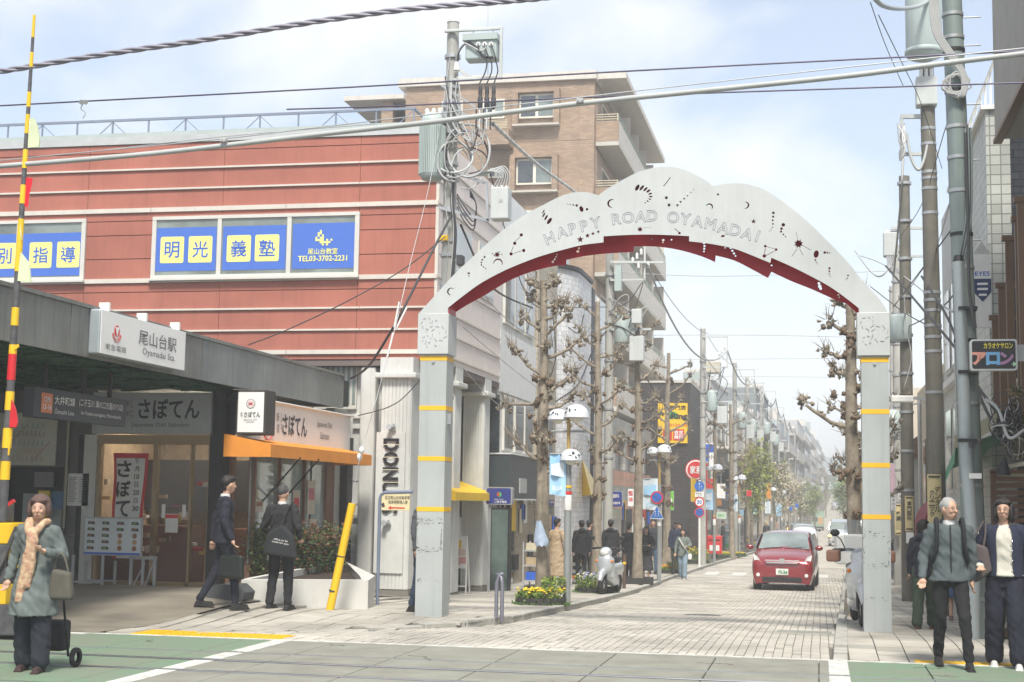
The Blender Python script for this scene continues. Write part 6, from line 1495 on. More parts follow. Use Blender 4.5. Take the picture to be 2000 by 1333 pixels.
MB().bb((2.53,38.3,.8),(2.55,42,.95)).build('valance',mat('dark_red_canvas',(.24,.03,.05),.7),ra)
text('ス',(2.9,38.28,1.15),.25,Msign,ra,bold=.03)
H4=thing('brown_roof_house','house with a brown tiled roof glimpsed between the right poles','building',(3.3,52,-.9))
MB().bb((2.9,51,-1.2),(9,62,3.2)).build('wall',Mwcl,H4)
mb=MB();mb.prism([(2.3,3.2),(5.5,5.6),(9,3.2)],50.7,62.3);mb.build('roof',tile('brown_roof_tile',(.17,.09,.06),(.07,.04,.03),.3,.3,'xy',off=0),H4)
for y in(52,55,58):MB().bb((2.86,y,.2),(2.9,y+1.6,2.2)).build('window',Mpaned,H4)
brs=[(63,78,6.5,2,'cream block beyond the brown-roofed house on the right'),(79,97,7.5,0,'white block further along the right pavement'),(98,120,8.0,1,'grey block in the right-hand distance'),(121,150,9.5,4,'brown block in the right-hand distance'),(151,190,10,0,'pale block near the dip on the right'),(191,240,11,5,'blue-grey block near the dip on the right'),(241,300,13,1,'grey block on the climbing part of the street at right'),(301,380,16,2,'cream block near the top of the street at right')]
for y0,y1,z1,mi,lab in brs:block(lab,1,y0,y1,z1,WALLS[mi],floors=3,wn_=4)
end=thing('building','grey building closing the view at the top of the street','building',(2,430,4));MB().bb((-12,430,3),(28,440,15)).build('wall',WALLS[5],end)
for k in range(6):MB().bb((-10+k*6,429.9,8),(-7+k*6,429.99,10)).build('window',Mpaned,end)
def hang(lab,px0,px1,py0,py1,Y,m,lines,fc,rim=None,cat='sign',name='hanging_sign'):
 a,b=atY(px0,py1,Y),atY(px1,py0,Y);t=thing(name,lab,cat,(a.x,Y,a.z));cx_,cz_=(a.x+b.x)/2,(a.z+b.z)/2;w,h=b.x-a.x,b.z-a.z
 plate(rrect(w,h,min(w,h)*.12),(cx_,Y,cz_),(1,0,0),UZ,-.1).build('box',rim or GREYC,t)
 plate(rrect(w*.94,h*.95,min(w,h)*.1),(cx_,Y-.0,cz_),(1,0,0),UZ,.006).build('face',m,t)
 for s,fx,fz,hh,ww in lines:text(s,(cx_+fx*w,Y-.008,cz_+fz*h),hh*h,fc,t,w=None if ww is None else ww*w,bold=.03)
 return t
hang('white vertical sign reading タカノ between post and pole',1740,1750,972,998,36,Msign,[('タ',0,.3,.2,None),('カ',0,0,.2,None),('ノ',0,-.3,.2,None)],INK)
hang('white square sign with handwritten lettering beside the second pole',1753,1771,947,976,37,Msign,[('もんじゃ',0,.28,.16,.6),('お好み焼',0,0,.16,.7),('めい',0,-.28,.2,.6)],INK)
hang('pale pink vertical sign behind the right arch post',1739,1748,905,962,38,mat('sign_pink',(.6,.42,.5),.5),[],INK)
hang('small cream sign stack lower on the third pole',1751,1760,1004,1035,36.5,Mad,[('薬',0,.2,.3,None)],INK)
ns=hang('round no-smoking notice on the second right pole',1770,1785,1040,1062,33.6,Msign,[],INK,name='notice')
# pollarded street trees
Mbark=mat('bark_grey_brown',(.30,.26,.20),.95,var=.35,sc=7,bump=1,bsc=26,hue2=(.19,.16,.125),streak=.8)
Mtwig=mat('knot_brown',(.19,.14,.095),.95,var=.35,sc=12,bump=.8,bsc=40,hue2=(.09,.065,.045))
def blob(mb,c,r,rnd_,n=6):
 for q in range(2):mb.ell(Vector(c)+Vector((rnd_.gauss(0,r*.45),rnd_.gauss(0,r*.45),rnd_.gauss(0,r*.45))),(r*rnd_.uniform(.3,.9),r*rnd_.uniform(.3,.9),r*rnd_.uniform(.3,.9)),n,jit=.9,rnd=rnd_)
 for q in range(2):d=Vector((rnd_.gauss(0,1),rnd_.gauss(0,1),rnd_.gauss(.4,1))).normalized();mb.tube([Vector(c),Vector(c)+d*r*rnd_.uniform(.9,2.2)],[r*.28,r*.06],4)
def tree_meshes(seed,H,R,limbs,bare=True,leafy=None):
 r=random.Random(seed);out=[]
 P=[];rs=[]
 n=16;lean=(r.uniform(-.012,.012)*H,r.uniform(-.01,.01)*H)
 for i in range(n+1):
  t=i/n;P.append(Vector((lean[0]*t*t+.035*sin(t*9+seed)*R*3,lean[1]*t+.03*sin(t*7)*R*3,H*t-.1*(i==0))));rs.append(R*(1.28 if i==0 else 1.08 if i==1 else 1-.55*t)*r.uniform(.95,1.06))
 tb=MB();tb.tube(P,rs,14)
 for k in range(26):
  i=r.randrange(4,n);a=r.uniform(0,2*pi);c=P[i]+Vector((cos(a),sin(a),0))*rs[i]*.85;blob(tb,c,R*.26,r,5)
 lm=[]
 for(z,a,L,up)in limbs:
  i=min(n,max(0,z/H*n));k=int(i);p=P[k].lerp(P[min(n,k+1)],i-k);d=Vector((cos(a),sin(a),0))
  mb=MB();L=L*1.0;pts=[p];q=p.copy()
  for j in range(5):
   f=(j+1)/5;q=q+d*L/5*(1.2-.25*f)+Vector((r.gauss(0,.02),r.gauss(0,.02),L/5*(up*(.35+.9*f))+r.gauss(0,.015)));pts.append(q.copy())
  r0=max(.035,R*.30);mb.tube(pts,[r0,r0*.85,r0*.72,r0*.66,r0*.62,r0*.5],8)
  for j in range(6):blob(mb,pts[-1]+Vector((r.gauss(0,.06),r.gauss(0,.05),r.gauss(.0,.06))),r.uniform(.035,.068),r)
  for j in range(5):blob(mb,pts[r.randrange(1,5)]+Vector((r.gauss(0,.03),r.gauss(0,.03),r.gauss(.02,.03))),r.uniform(.03,.055),r,5)
  for j in range(13):
   s=pts[-1 if r.random()<.75 else 3]+Vector((r.gauss(0,.05),r.gauss(0,.05),.03));e=s+Vector((d.x*r.uniform(-.05,.18)+r.gauss(0,.06),d.y*.1+r.gauss(0,.06),r.uniform(.06,.30)));mb.tube([s,(s+e)/2+Vector((r.gauss(0,.012),0,0)),e],[.011,.007,.002],4)
  lm.append(mb)
 kb=MB()
 for k in range(7):z=r.uniform(.35,.98);p=P[int(z*n)];[blob(kb,p+Vector((r.gauss(0,R*.8),r.gauss(0,R*.8),r.gauss(0,.05))),r.uniform(.05,.09),r)for _ in range(6)]
 return tb,lm,kb
def tree(label,base,H,R,limbs,seed,group='pollarded street trees',name='street_tree'):
 t=thing(name,label,'tree',tuple(base),group=group)
 tb,lm,kb=tree_meshes(seed,H,R,limbs)
 tb.build('trunk',Mbark,t,world=False)
 for mb in lm:mb.build('limb',Mtwig if len(mb.v)<0 else Mbark,t,world=False)
 kb.build('knots',Mtwig,t,world=False,kind='stuff')
 return t
def auto_limbs(seed,H,n,z0=.42):
 r=random.Random(seed*7+1);L=[]
 for k in range(n):L.append((H*lerp(z0,.97,(k+r.random()*.6)/n),(0 if k%2 else pi)+r.uniform(-.9,.9),r.uniform(.35,.75),r.uniform(.3,1.1)))
 return L
def tb_(px,py,pt,wpx):b=gp(px,py);Z=atY(px,pt,b.y).z;return b,Z-b.z,wpx/F_PX*b.y/2
b,H,R=tb_(1058,1177,548,29)
lims=[(atY(1058,py,b.y).z-b.z,a,L,u)for py,a,L,u in((905,pi,.55,.9),(925,.1,.55,.6),(885,-1.4,.35,.7),(800,.2,.5,.35),(790,pi,.62,-.05),(770,0,.55,.75),(735,pi+.1,.62,.95),(700,.3,.55,.6),(655,.1,.5,.8),(645,pi-.2,.42,.8),(625,-.2,.3,.8),(600,.2,.3,.5),(590,pi,.3,.4),(565,.1,.25,.8),(562,pi,.22,.7),(690,-1.2,.2,.5))]
tree('nearest knobbly pollarded tree on the left pavement with a pale blue bag tied on',b,H,R,lims,1)
T1base=b
specs=[(1166,1152,590,21,'second pollarded tree on the left beside the silver scooter'),(1246,1140,600,20,'third pollarded tree on the left beside the waiting group'),(1302,1116,690,16,'fourth pollarded tree on the left behind the no-parking sign'),(1366,1086,740,14,'fifth pollarded tree on the left behind the speed limit sign'),(1397,1088,770,10,'slim pollarded tree on the left by the red post box'),(1429,1090,790,12,'sixth pollarded tree on the left past the red post box'),(1467,1072,820,10,'dark leaning tree on the left before the leafy ones')]
for i,(px,py,pt,w,lab)in enumerate(specs):
 b,H,R=tb_(px,py,pt,w);tree(lab,b,H,R,auto_limbs(i+3,H,13 if i<4 else 9),i+3)
def leafy(label,px,Y,ptop,wpx,cols,seed,nl=2600,trunk=.1,name='budding_tree',gx=None):
 p=atY(px,900,Y);x=p.x;zb=zg(x,Y);zt=atY(px,ptop,Y).z;r=random.Random(seed);t=thing(name,label,'tree',(x,Y,zb),group='trees coming into leaf')
 H=zt-zb;W=wpx/F_PX*Y/2;tb=MB();tb.tube([(0,0,-.1),(.05,0,H*.3),(-.05,.02,H*.6),(0,0,H*.85)],[trunk*1.2,trunk,trunk*.7,trunk*.3],8);tb.build('trunk',Mbark,t,world=False)
 br=MB();tips=[]
 for k in range(16):
  a=r.uniform(0,2*pi);z=H*r.uniform(.35,.8);e=Vector((cos(a)*W*r.uniform(.4,.95),sin(a)*W*r.uniform(.4,.95),min(H*.98,z+H*r.uniform(.05,.3))));s=Vector((0,0,z));m=(s+e)/2+Vector((0,0,-.05));br.tube([s,m,e],[trunk*.35,trunk*.2,.012],5);tips+=[e,m,(m+e)/2]
 br.build('branches',Mbark,t,world=False,kind='stuff');mbs=[MB()for _ in cols]
 for k in range(nl):
  c=r.choice(tips)+Vector((r.gauss(0,W*.22),r.gauss(0,W*.22),r.gauss(0,H*.06)));leaf(mbs[r.randrange(len(cols))],c,r.uniform(.07,.15)*(1+Y/250),r)
 for mb,m in zip(mbs,cols):mb.build('crown',m,t,world=False,kind='stuff')
 return t
Ml1=mat('leaf_yellow_green',(.30,.34,.05),.6,var=.3,sc=5);Ml2=mat('leaf_olive',(.16,.20,.05),.6,var=.3,sc=5);Ml3=mat('blossom_cream',(.62,.58,.44),.7,var=.1);Ml4=mat('leaf_fresh_green',(.14,.27,.05),.6,var=.3,sc=5);Ml5=mat('leaf_tan',(.30,.22,.10),.7,var=.3)
leafy('yellow-green budding tree rising above the lamps on the left',1482,82,868,55,[Ml1,Ml2,Ml1],1,2400)
leafy('taller lime budding tree just behind the first leafy one',1460,88,880,40,[Ml1,Ml5],2,1500)
leafy('tan and cream blossoming tree halfway down on the left',1512,105,905,50,[Ml3,Ml5,Ml2],3,1800)
leafy('white blossoming tree in the middle distance on the left',1540,122,920,52,[Ml3,Ml3,Ml5],4,1800)
leafy('second white blossoming tree nearer the dark car',1562,140,935,40,[Ml3,Ml2],5,1500)
leafy('rounded green tree above the parked green truck',1590,165,948,45,[Ml2,Ml4,Ml1],6,2200)
leafy('thin olive tree by the roadside far down on the left',1578,185,955,34,[Ml5,Ml2],7,1200)
leafy('fresh green tree hanging over the road at the right by the big trunk',1646,150,925,42,[Ml4,Ml4,Ml1],8,2400)
leafy('dark narrow tree near the hilltop on the left',1612,250,915,14,[Ml2,Ml5],9,500)
leafy('pale green tree at the top of the right side',1655,260,940,30,[Ml4,Ml2],10,900)
b=Vector((.56,24.5,zr(.56,24.5)));Z=atY(1662,575,24.5).z
zz=lambda py:atY(1665,py,24.5).z-b.z
tree('large pollarded tree on the right rising behind the arch post',b,Z-b.z,.15,[(zz(835),pi,.62,.75),(zz(700),pi,.42,.45),(zz(735),pi-.1,.25,.5),(zz(655),pi,.42,.7),(zz(625),.1,.2,.8),(zz(660),.2,.22,.9),(zz(760),.1,.3,.5),(zz(800),0,.3,.7),(zz(870),.2,.35,.6),(zz(600),pi,.2,1),(zz(590),.2,.2,1)],31)
b2=Vector((1.0,31,zr(1.0,31)));tree('smaller pollarded tree behind the large right-hand trunk',b2,4.9,.12,auto_limbs(44,4.9,12,.35),44)
tree('another bare tree glimpsed between the right arch post and the poles',Vector((1.45,47,zr(1.45,47))),4.6,.13,auto_limbs(45,4.6,9,.35),45)
bg_=thing('carrier_bag','pale blue carrier bag tied round the nearest tree trunk','bag',tuple(atY(1056,1060,T1base.y-.25)))
mb=MB();yb_=T1base.y-.22
rows=[(1018,1047,1058),(1030,1046,1062),(1042,1044,1066),(1053,1043,1071),(1062,1044,1071),(1067,1047,1068)]
N=7
for i,(py,l,r_)in enumerate(rows):
 for k in range(N+1):
  t=k/N;p=atY(lerp(l,r_,t),py+2*sin(k*2.1),yb_-.1*sin(pi*t)*(.4+.12*i)+.01*sin(k*3+i));mb.v.append(tuple(p))
mb.f=[(i*(N+1)+k,i*(N+1)+k+1,(i+1)*(N+1)+k+1,(i+1)*(N+1)+k)for i in range(len(rows)-1)for k in range(N)];mb.sm=set(range(len(mb.f)))
mb.build('bag',mat('bag_pale_blue',(.42,.52,.66),.6,var=.15,sc=14),bg_)
Mrim=mat('bed_edging_black',(.04,.04,.04),.8);Mfl={'yellow':mat('petal_yellow',(.85,.62,.03),.6,var=.1),'blue':mat('petal_lilac',(.30,.33,.60),.6),'white':mat('petal_cream',(.75,.73,.5),.6),'orange':mat('petal_orange',(.8,.30,.03),.6)}
Mgl=[mat('bed_leaf',(.09,.17,.03),.7,var=.4,sc=12),mat('bed_leaf_lime',(.25,.33,.04),.7,var=.3,sc=12)]
def bed(label,px,py,rw,rd,fl_,seed,h=.16,tall=0,box=False):
 b=gp(px,py);r=random.Random(seed);t=thing('flower_bed',label,'flower bed',tuple(b),group='flower beds round the left-hand trees');n=22
 for k in range(n if not box else 0):
  a=2*pi*k/n;MB().box((rw*cos(a),rd*sin(a),.06),(.05,2*pi*max(rw,rd)/n*.9,.14),rz=math.atan2(rw*sin(a)/rw**2,rd*cos(a)/rd**2)if False else a).build('edging_block',Mrim,t,world=False)
 if box:
  for c,d in(((0,-rd,.08),(2*rw,.05,.2)),((0,rd,.08),(2*rw,.05,.2)),((-rw,0,.08),(.05,2*rd-.06,.2)),((rw,0,.08),(.05,2*rd-.06,.2))):MB().box(c,d).build('edging_block',Mrim,t,world=False)
 MB().prism([(rw*.93*cos(2*pi*k/16),rd*.93*sin(2*pi*k/16))for k in range(16)],.0,.08,'z').build('soil',mat('soil',(.05,.035,.025),1),t,world=False)
 g=[MB(),MB()];f=[MB()for _ in fl_]
 if not box or fl_:
  for k in range(1100):
   a,q=r.uniform(0,2*pi),r.random()**.5;tl=tall if(cos(a)>.2)else 0
   p=Vector((rw*q*cos(a)*1.08,rd*q*sin(a)*1.08,.08+(h+tl)*r.random()));leaf(g[0 if r.random()<.6 else 1],p,.06,r)
  for k in range(110):
   a,q=r.uniform(0,2*pi),r.random()**.5;i=r.randrange(len(fl_))if len(fl_)else 0
   if fl_:c=Vector((rw*q*cos(a),rd*q*sin(a),.1+h*r.uniform(.6,1.15)));f[i].ell(c,(.028,.028,.016),5)
  for k in range(260):a=r.uniform(0,2*pi);leaf(g[0],Vector((rw*r.uniform(1.0,1.25)*cos(a),rd*r.uniform(1.0,1.25)*sin(a),r.random()*.05)),.05,r)
 for mb,m in zip(g,Mgl):
  if mb.f:mb.build('leaves',m,t,world=False,kind='stuff')
 for mb,m in zip(f,fl_):
  if mb.f:mb.build('flowers',Mfl[m],t,world=False,kind='stuff')
bed('round flower bed of yellow blooms at the foot of the nearest tree',1056,1182,.40,.36,['yellow'],1,tall=.22)
bed('flower bed with lilac and cream blooms beside the scooter',1162,1158,.42,.42,['blue','white'],2,tall=.1,h=.3)
bed('square black bed with only soil at the foot of the third tree',1246,1141,.36,.4,[],3,box=True)
bed('yellow and orange flower bed by the no-parking pole',1302,1120,.38,.45,['orange','yellow'],4,tall=.15)
bed('green bed with shrubs under the speed limit sign',1364,1101,.42,.5,['yellow'],5,h=.5)
bed('small flower bed past the red post box',1408,1090,.4,.5,['yellow'],6)
bed('small green bed at the foot of the sixth tree',1436,1087,.5,.5,['yellow'],7,h=.1)
bed('green bed far along near the blond person',1475,1070,.5,.6,['yellow'],8,h=.2)
# twin-dome street lamps
Mdome=mat('lamp_dome_white',(.68,.72,.76),.35,var=.12,sc=3,streak=.2);Mglobe=mat('lamp_globe',(.72,.69,.58),.3);Mbamb=mat('post_bamboo_yellow',(.42,.29,.10),.6);Mlp=mat('lamp_post_grey',(.30,.32,.32),.45,.2,streak=.15)
def make_lamp(label,px,py,ptop,low=False,seed=0):
 b=gp(px,py);H=atY(px,ptop,b.y).z-b.z;t=thing('street_lamp',label,'street lamp',tuple(b),group='twin-dome street lamps')
 MB().cyl((0,0,0),(0,0,H*.70),.062,.055,18).build('post',Mlp,t,world=False);MB().cyl((0,0,H*.70),(0,0,H-.15),.035,.03,14).build('upper_post',Mbamb,t,world=False)
 heads=[(-.20,.05,H-.30,.18),(.14,-.06,H-.27,.22)]+([(.05,-.05,H-1.0,.19)]if low else[])
 for x,y,z,r in heads:
  d=MB().lathe([(r,0),(r*.97,r*.32),(r*.82,r*.68),(r*.5,r*.95),(r*.15,r*1.05),(0,r*1.06)],(x,y,z),22).build('dome',Mdome,t,world=False)
  MB().lathe([(r*1.0,-.005),(r*.9,-.01),(r*.2,.1)],(x,y,z),22).build('rim',Mdome,d,world=False)
  MB().lathe([(0,-r*.42),(r*.3,-r*.36),(r*.52,-r*.15),(r*.55,0)],(x,y,z),16).build('globe',Mglobe,t,world=False)
  mk=MB();rr=random.Random(seed+int(x*100))
  for k in range(7):a=rr.uniform(-2.6,-.5);h=rr.uniform(.3,.7);c=Vector((x+r*.93*cos(a),y+r*.93*sin(a),z+r*h));mk.beam(c,c+Vector((rr.uniform(-.04,.04),0,rr.uniform(-.04,.04))),.014,.02)
  mk.build('dome_cutouts',RUBBER,t,world=False,kind='stuff')
 MB().cyl((-.3,0,H-.5),(.3,0,H-.5),.02,n=8).build('crossbar',Mlp,t,world=False)
 s=MB().lathe([(.063,1.6),(.066,1.61),(.066,1.85),(.063,1.86)],(0,0,0),16).build('sticker',WHITE,t,world=False);MB().lathe([(.067,1.87),(.067,1.92)],(0,0,0),16).build('sticker_band',REDP,t,world=False)
 MB().lathe([(.063,1.98),(.066,2.0),(.063,2.02)],(0,0,0),16).build('orange_ring',YEL,t,world=False)
 return t,b,H
lamps=[(1107,1183,786,'nearest twin-dome lamp with a third hood and blue banner by the first tree',True),(1287,1137,866,'twin-dome lamp with the no-parking sign on its post',False),(1395,1102,905,'twin-dome lamp behind the red post box',False),(1444,1086,926,'fourth twin-dome lamp past the post box',False),(1482,1074,940,'fifth twin-dome lamp with a pale blue banner',False),(1507,1064,951,'sixth twin-dome lamp above the white rear car',False),(1527,1056,957,'seventh twin-dome lamp in the distance',False),(1560,1046,966,'eighth twin-dome lamp in the distance',False),(1585,1036,972,'ninth twin-dome lamp in the far distance',False)]
LP=[]
for i,(px,py,pt,lab,low)in enumerate(lamps):LP.append(make_lamp(lab,px,py,pt,low,i))
b=Vector((1.55,36,zr(1.55,36)))
t=thing('street_lamp','twin-dome lamp half hidden behind the right arch post','street lamp',tuple(atY(1676,1000,34)),group='twin-dome street lamps')
for px,py in((1672,835),(1670,882)):q=atY(px,py+10,34);MB().lathe([(.28,0),(.27,.1),(.2,.22),(0,.29)],q,18).build('dome',Mdome,t);MB().lathe([(0,-.12),(.12,-.08),(.15,0)],q,12).build('globe',Mglobe,t)
q=atY(1681,900,34);MB().cyl((q.x,34,zr(q.x,34)),(q.x,34,atY(1681,830,34).z),.05,n=12).build('post',Mbamb,t)
Mbl=mat('banner_sky_blue',(.25,.52,.78),.7,var=.12,sc=2,hue2=(.45,.66,.82));Mwb=mat('banner_pale',(.66,.74,.80),.7,var=.06)
def banner(label,x0,y0,x1,y1,Y,m,marks=True,name='banner',white=.35):
 a,b=atY(x0,y1,Y),atY(x1,y0,Y);t=thing(name,label,'banner',(a.x,Y,a.z),group=None);mb=MB();N=8
 for k in range(N+1):
  u=k/N;mb.v+=[(lerp(a.x,b.x,u),Y+.04*sin(u*6),a.z-.03*u),(lerp(a.x,b.x,u),Y+.02*sin(u*6),b.z)]
 mb.f=[(2*k,2*k+2,2*k+3,2*k+1)for k in range(N)];mb.sm=set(range(N));mb.build('cloth',m,t)
 if marks:plate([(-.4*(b.x-a.x),-.13*(b.z-a.z)),(.4*(b.x-a.x),-.2*(b.z-a.z)),(.4*(b.x-a.x),.2*(b.z-a.z)),(-.4*(b.x-a.x),.13*(b.z-a.z))],((a.x+b.x)/2,Y-.03,lerp(a.z,b.z,.62)),(1,0,0),UZ,.004).build('white_shape',Mwb if m is Mbl else Mbl,t);text('尾山台',((a.x+b.x)/2,Y-.045,lerp(a.z,b.z,.16)),.12*(b.z-a.z),Msign if m is Mbl else Mbl,t,w=.6*(b.x-a.x),bold=.04)
 MB().cyl((a.x,Y,b.z+.01),(b.x,Y,b.z+.01),.012,n=6).build('rod',STEEL,t)
 return t
banner('blue banner on the nearest lamp post showing white shapes',1073,888,1106,966,LP[0][1].y-.05,Mbl)
banner('pale banner with a blue panel on the second lamp post',1255,936,1285,995,LP[1][1].y-.05,Mwb)
banner('blue banner on the lamp post behind the post box',1374,956,1393,995,LP[2][1].y-.05,Mbl)
banner('pale banner on the fourth lamp post',1428,966,1441,998,LP[3][1].y-.05,Mwb)
banner('blue banner on the fifth lamp post',1471,977,1481,1004,LP[4][1].y-.05,Mbl,False)
banner('pale banner on the sixth lamp post',1494,980,1505,1003,LP[5][1].y-.05,Mwb,False)
banner('small blue banner on the seventh lamp post',1514,984,1527,1008,LP[6][1].y-.05,Mbl,False)
# road signs
Msb=mat('sign_blue',(.02,.14,.50),.35,spec=.5);Msr=mat('sign_red',(.62,.02,.03),.35,spec=.5)
def dsk(t,c,r,m,d,name):return plate(disc(r,28),(c[0],c[1]-d,c[2]),(1,0,0),UZ,.002).build(name,m,t)
def noparking(label,px,py,rpx,Y):
 c=atY(px,py,Y);r=rpx/F_PX*Y;t=thing('no_parking_sign',label,'road sign',tuple(c));plate(disc(r,28),c,(1,0,0),UZ,-.02).build('back_plate',STEEL,t)
 dsk(t,c,r,Msr,.002,'red_ring');dsk(t,c,r*.78,Msb,.005,'blue_field');MB().beam((c.x-r*.56,c.y-.008,c.z+r*.56),(c.x+r*.56,c.y-.008,c.z-r*.56),r*.2,.003).build('red_bar',Msr,t);return t
Y1s=LP[1][1].y-.12
noparking('round no-parking sign on the second lamp post',1283,972,12.3,Y1s)
c=atY(1283,1001,Y1s);t=thing('pedestrian_crossing_sign','blue triangular pedestrian crossing sign with two white figures','road sign',tuple(c));s=13.5/F_PX*Y1s
for k,m in((1.0,Msign),(.9,Msb)):plate([(-s*k,-s*.95*k),(s*k,-s*.95*k),(0,s*.95*k)],(c.x,c.y-.004*(2-k)*1.0-(1-k)*.02,c.z),(1,0,0),UZ,.003).build('panel',m,t)
for dx in(-.22,.22):
 f=MB();q=Vector((c.x+dx*s,c.y-.02,c.z-.25*s));f.ell(q+Vector((0,0,.35*s)),(.07*s,.01,.08*s),8);f.beam(q+Vector((0,0,.25*s)),q+Vector((0,0,-.05*s)),.12*s,.005);f.beam(q+Vector((0,0,-.02*s)),q+Vector((-.12*s,0,-.38*s)),.07*s,.005);f.beam(q+Vector((0,0,-.02*s)),q+Vector((.12*s,0,-.38*s)),.07*s,.005);f.beam(q+Vector((0,0,.2*s)),q+Vector((.14*s,0,0)),.05*s,.005);f.build('figure_pictogram',Msign,t,kind='stuff')
wp=gp(1289,1137);MB_=thing('sign_pole','white sign pole right beside the second lamp post','pole',tuple(wp));MB().cyl((wp.x,wp.y,wp.z),(wp.x,wp.y,atY(1289,985,wp.y).z),.04,n=12).build('pole',WHITE,MB_)
b=gp(1366,1108);Y2s=b.y
t=thing('sign_pole','white pole carrying three stacked round road signs','pole',tuple(b));MB().cyl(b,(b.x,b.y,atY(1366,938,Y2s).z),.045,n=12).build('pole',WHITE,t)
noparking('lower no-parking sign on the white pole',1366,1001,9.5,Y2s-.06)
c=atY(1366,981,Y2s-.06);r=9.6/F_PX*Y2s;t=thing('speed_limit_sign','round 30 speed limit sign in the middle of the white pole','road sign',tuple(c));plate(disc(r,28),c,(1,0,0),UZ,-.02).build('back_plate',STEEL,t);dsk(t,c,r,Msr,.002,'red_ring');dsk(t,c,r*.76,Msign,.005,'white_field');text('30',(c.x,c.y-.009,c.z),r*.8,Msb,t,w=r*1.0,bold=.04)
c=atY(1366,950,Y2s-.06);t=thing('pedestrian_sign','round blue sign with a white adult and child at the top of the pole','road sign',tuple(c));plate(disc(r,28),c,(1,0,0),UZ,-.02).build('back_plate',STEEL,t);dsk(t,c,r,Msb,.002,'blue_field')
f=MB();f.ell((c.x,c.y-.01,c.z+r*.5),(r*.14,.01,r*.15),10);f.beam((c.x,c.y-.01,c.z+r*.35),(c.x,c.y-.01,c.z-r*.1),r*.3,.006);f.beam((c.x-r*.06,c.y-.01,c.z),(c.x-r*.1,c.y-.01,c.z-r*.65),r*.14,.006);f.beam((c.x+r*.06,c.y-.01,c.z),(c.x+r*.1,c.y-.01,c.z-r*.65),r*.14,.006);f.ell((c.x+r*.4,c.y-.01,c.z),(r*.1,.01,r*.1),8);f.beam((c.x+r*.4,c.y-.01,c.z-.1*r),(c.x+r*.4,c.y-.01,c.z-r*.6),r*.18,.006);f.build('figure_pictogram',Msign,t,kind='stuff')
c=atY(1366,966,Y2s-.06);t=thing('supplement_plate','small white text plate between the round signs','road sign',tuple(c));MB().box(c,(.34,.02,.19)).build('plate',WHITE,t);text('車両進入\n12-19',(c.x,c.y-.012,c.z),.14,INK,t,w=.28)
c=gp(1282,1137)
# signs, boards and clutter on the left pavement
bs=thing('direction_sign','cream bicycle park sign with red arrow hung from a bent blue-grey pipe','sign',tuple(gp(737,1182)));q=gp(737,1182);Ys=q.y
MB().tube([(q.x,Ys,q.z-.05),(q.x,Ys,atY(737,975,Ys).z),(q.x+.02,Ys,atY(738,967,Ys).z),(q.x+.08,Ys,atY(742,962,Ys).z),(atY(806,962,Ys).x,Ys,atY(805,961,Ys).z)],.027,12).build('pipe_frame',mat('pipe_blue_grey',(.20,.24,.33),.45,.2),bs)
a,b=atY(745,997,Ys),atY(801,965,Ys);MB().bb((a.x,Ys-.012,a.z),(b.x,Ys+.012,b.z)).build('board',mat('sign_cream',(.72,.63,.38),.5),bs,bev=.004)
cx_,cz_=(a.x+b.x)/2,(a.z+b.z)/2;text('区立尾山台自転車等',(cx_+.03,Ys-.014,cz_+.07),.055,INK,bs,w=.40,bold=.02);text('駐車場管理人室',(cx_+.04,Ys-.014,cz_+.0),.055,INK,bs,w=.31,bold=.02)
plate([(-.15,0),(-.10,.028),(-.10,.009),(.12,.009),(.12,-.009),(-.10,-.009),(-.10,-.028)],(cx_+.03,Ys-.013,cz_-.09),(1,0,0),UZ,.003).build('red_arrow',REDP,bs);plate([(-.03,.02),(.01,.04),(.03,-.02),(-.01,-.04)],(cx_-.2,Ys-.013,cz_-.05),(1,0,0),UZ,.003).build('pencil_mark',INK,bs)
ub=thing('cycle_hoop','purple-grey steel hoop barrier on the pavement edge','barrier',tuple(gp(980,1205)));q0,q1=gp(969,1208),gp(991,1206);Zt=atY(980,1122,q0.y).z
MB().tube([q0,(q0.x,q0.y,Zt-.12),(q0.x+.03,q0.y,Zt-.03),(q0.x+.09,q0.y,Zt),(q1.x-.08,q0.y,Zt),(q1.x-.02,q0.y,Zt-.03),(q1.x,q0.y,Zt-.12),(q1.x,q0.y,q1.z-.02)],.026,14).build('hoop',mat('hoop_grey',(.24,.24,.29),.35,.5),ub)
ye_=31.2;es=thing('estate_sign','rounded navy lightbox with a red and green leaf emblem outside the white shop','sign',tuple(atY(975,995,ye_)))
a,b=atY(949,986,ye_),atY(1001,952,ye_);cx_,cz_=(a.x+b.x)/2,(a.z+b.z)/2;w_,h_=b.x-a.x,b.z-a.z
plate(rrect(w_,h_,.05),(cx_,ye_,cz_),(1,0,0),UZ,-.2).build('rim',STEEL,es);plate(rrect(w_-.05,h_-.05,.04),(cx_-.01,ye_,cz_),(1,0,0),UZ,.005).build('face',mat('navy_face',(.035,.05,.25),.4),es)
plate(disc(.055,20),(cx_,ye_-.006,cz_+.03),(1,0,0),UZ,.002).build('emblem',mat('emblem_green',(.1,.45,.15),.5),es);plate([(-.05,-.02),(0,-.05),(.0,.05),(-.045,.03)],(cx_,ye_-.009,cz_+.03),(1,0,0),UZ,.002).build('emblem_red',REDP,es)
text('二葉不動産',(cx_+.03,ye_-.006,cz_-h_*.33),.055,Msign,es,w=.28,bold=.02);text('estate service',(cx_,ye_-.006,cz_-h_*.18),.025,Msign,es,w=.2)
MB().bb((a.x+.05,ye_+.05,gp(960,1120).z),(a.x+.1,ye_+.1,a.z)).build('post',STEEL,es)
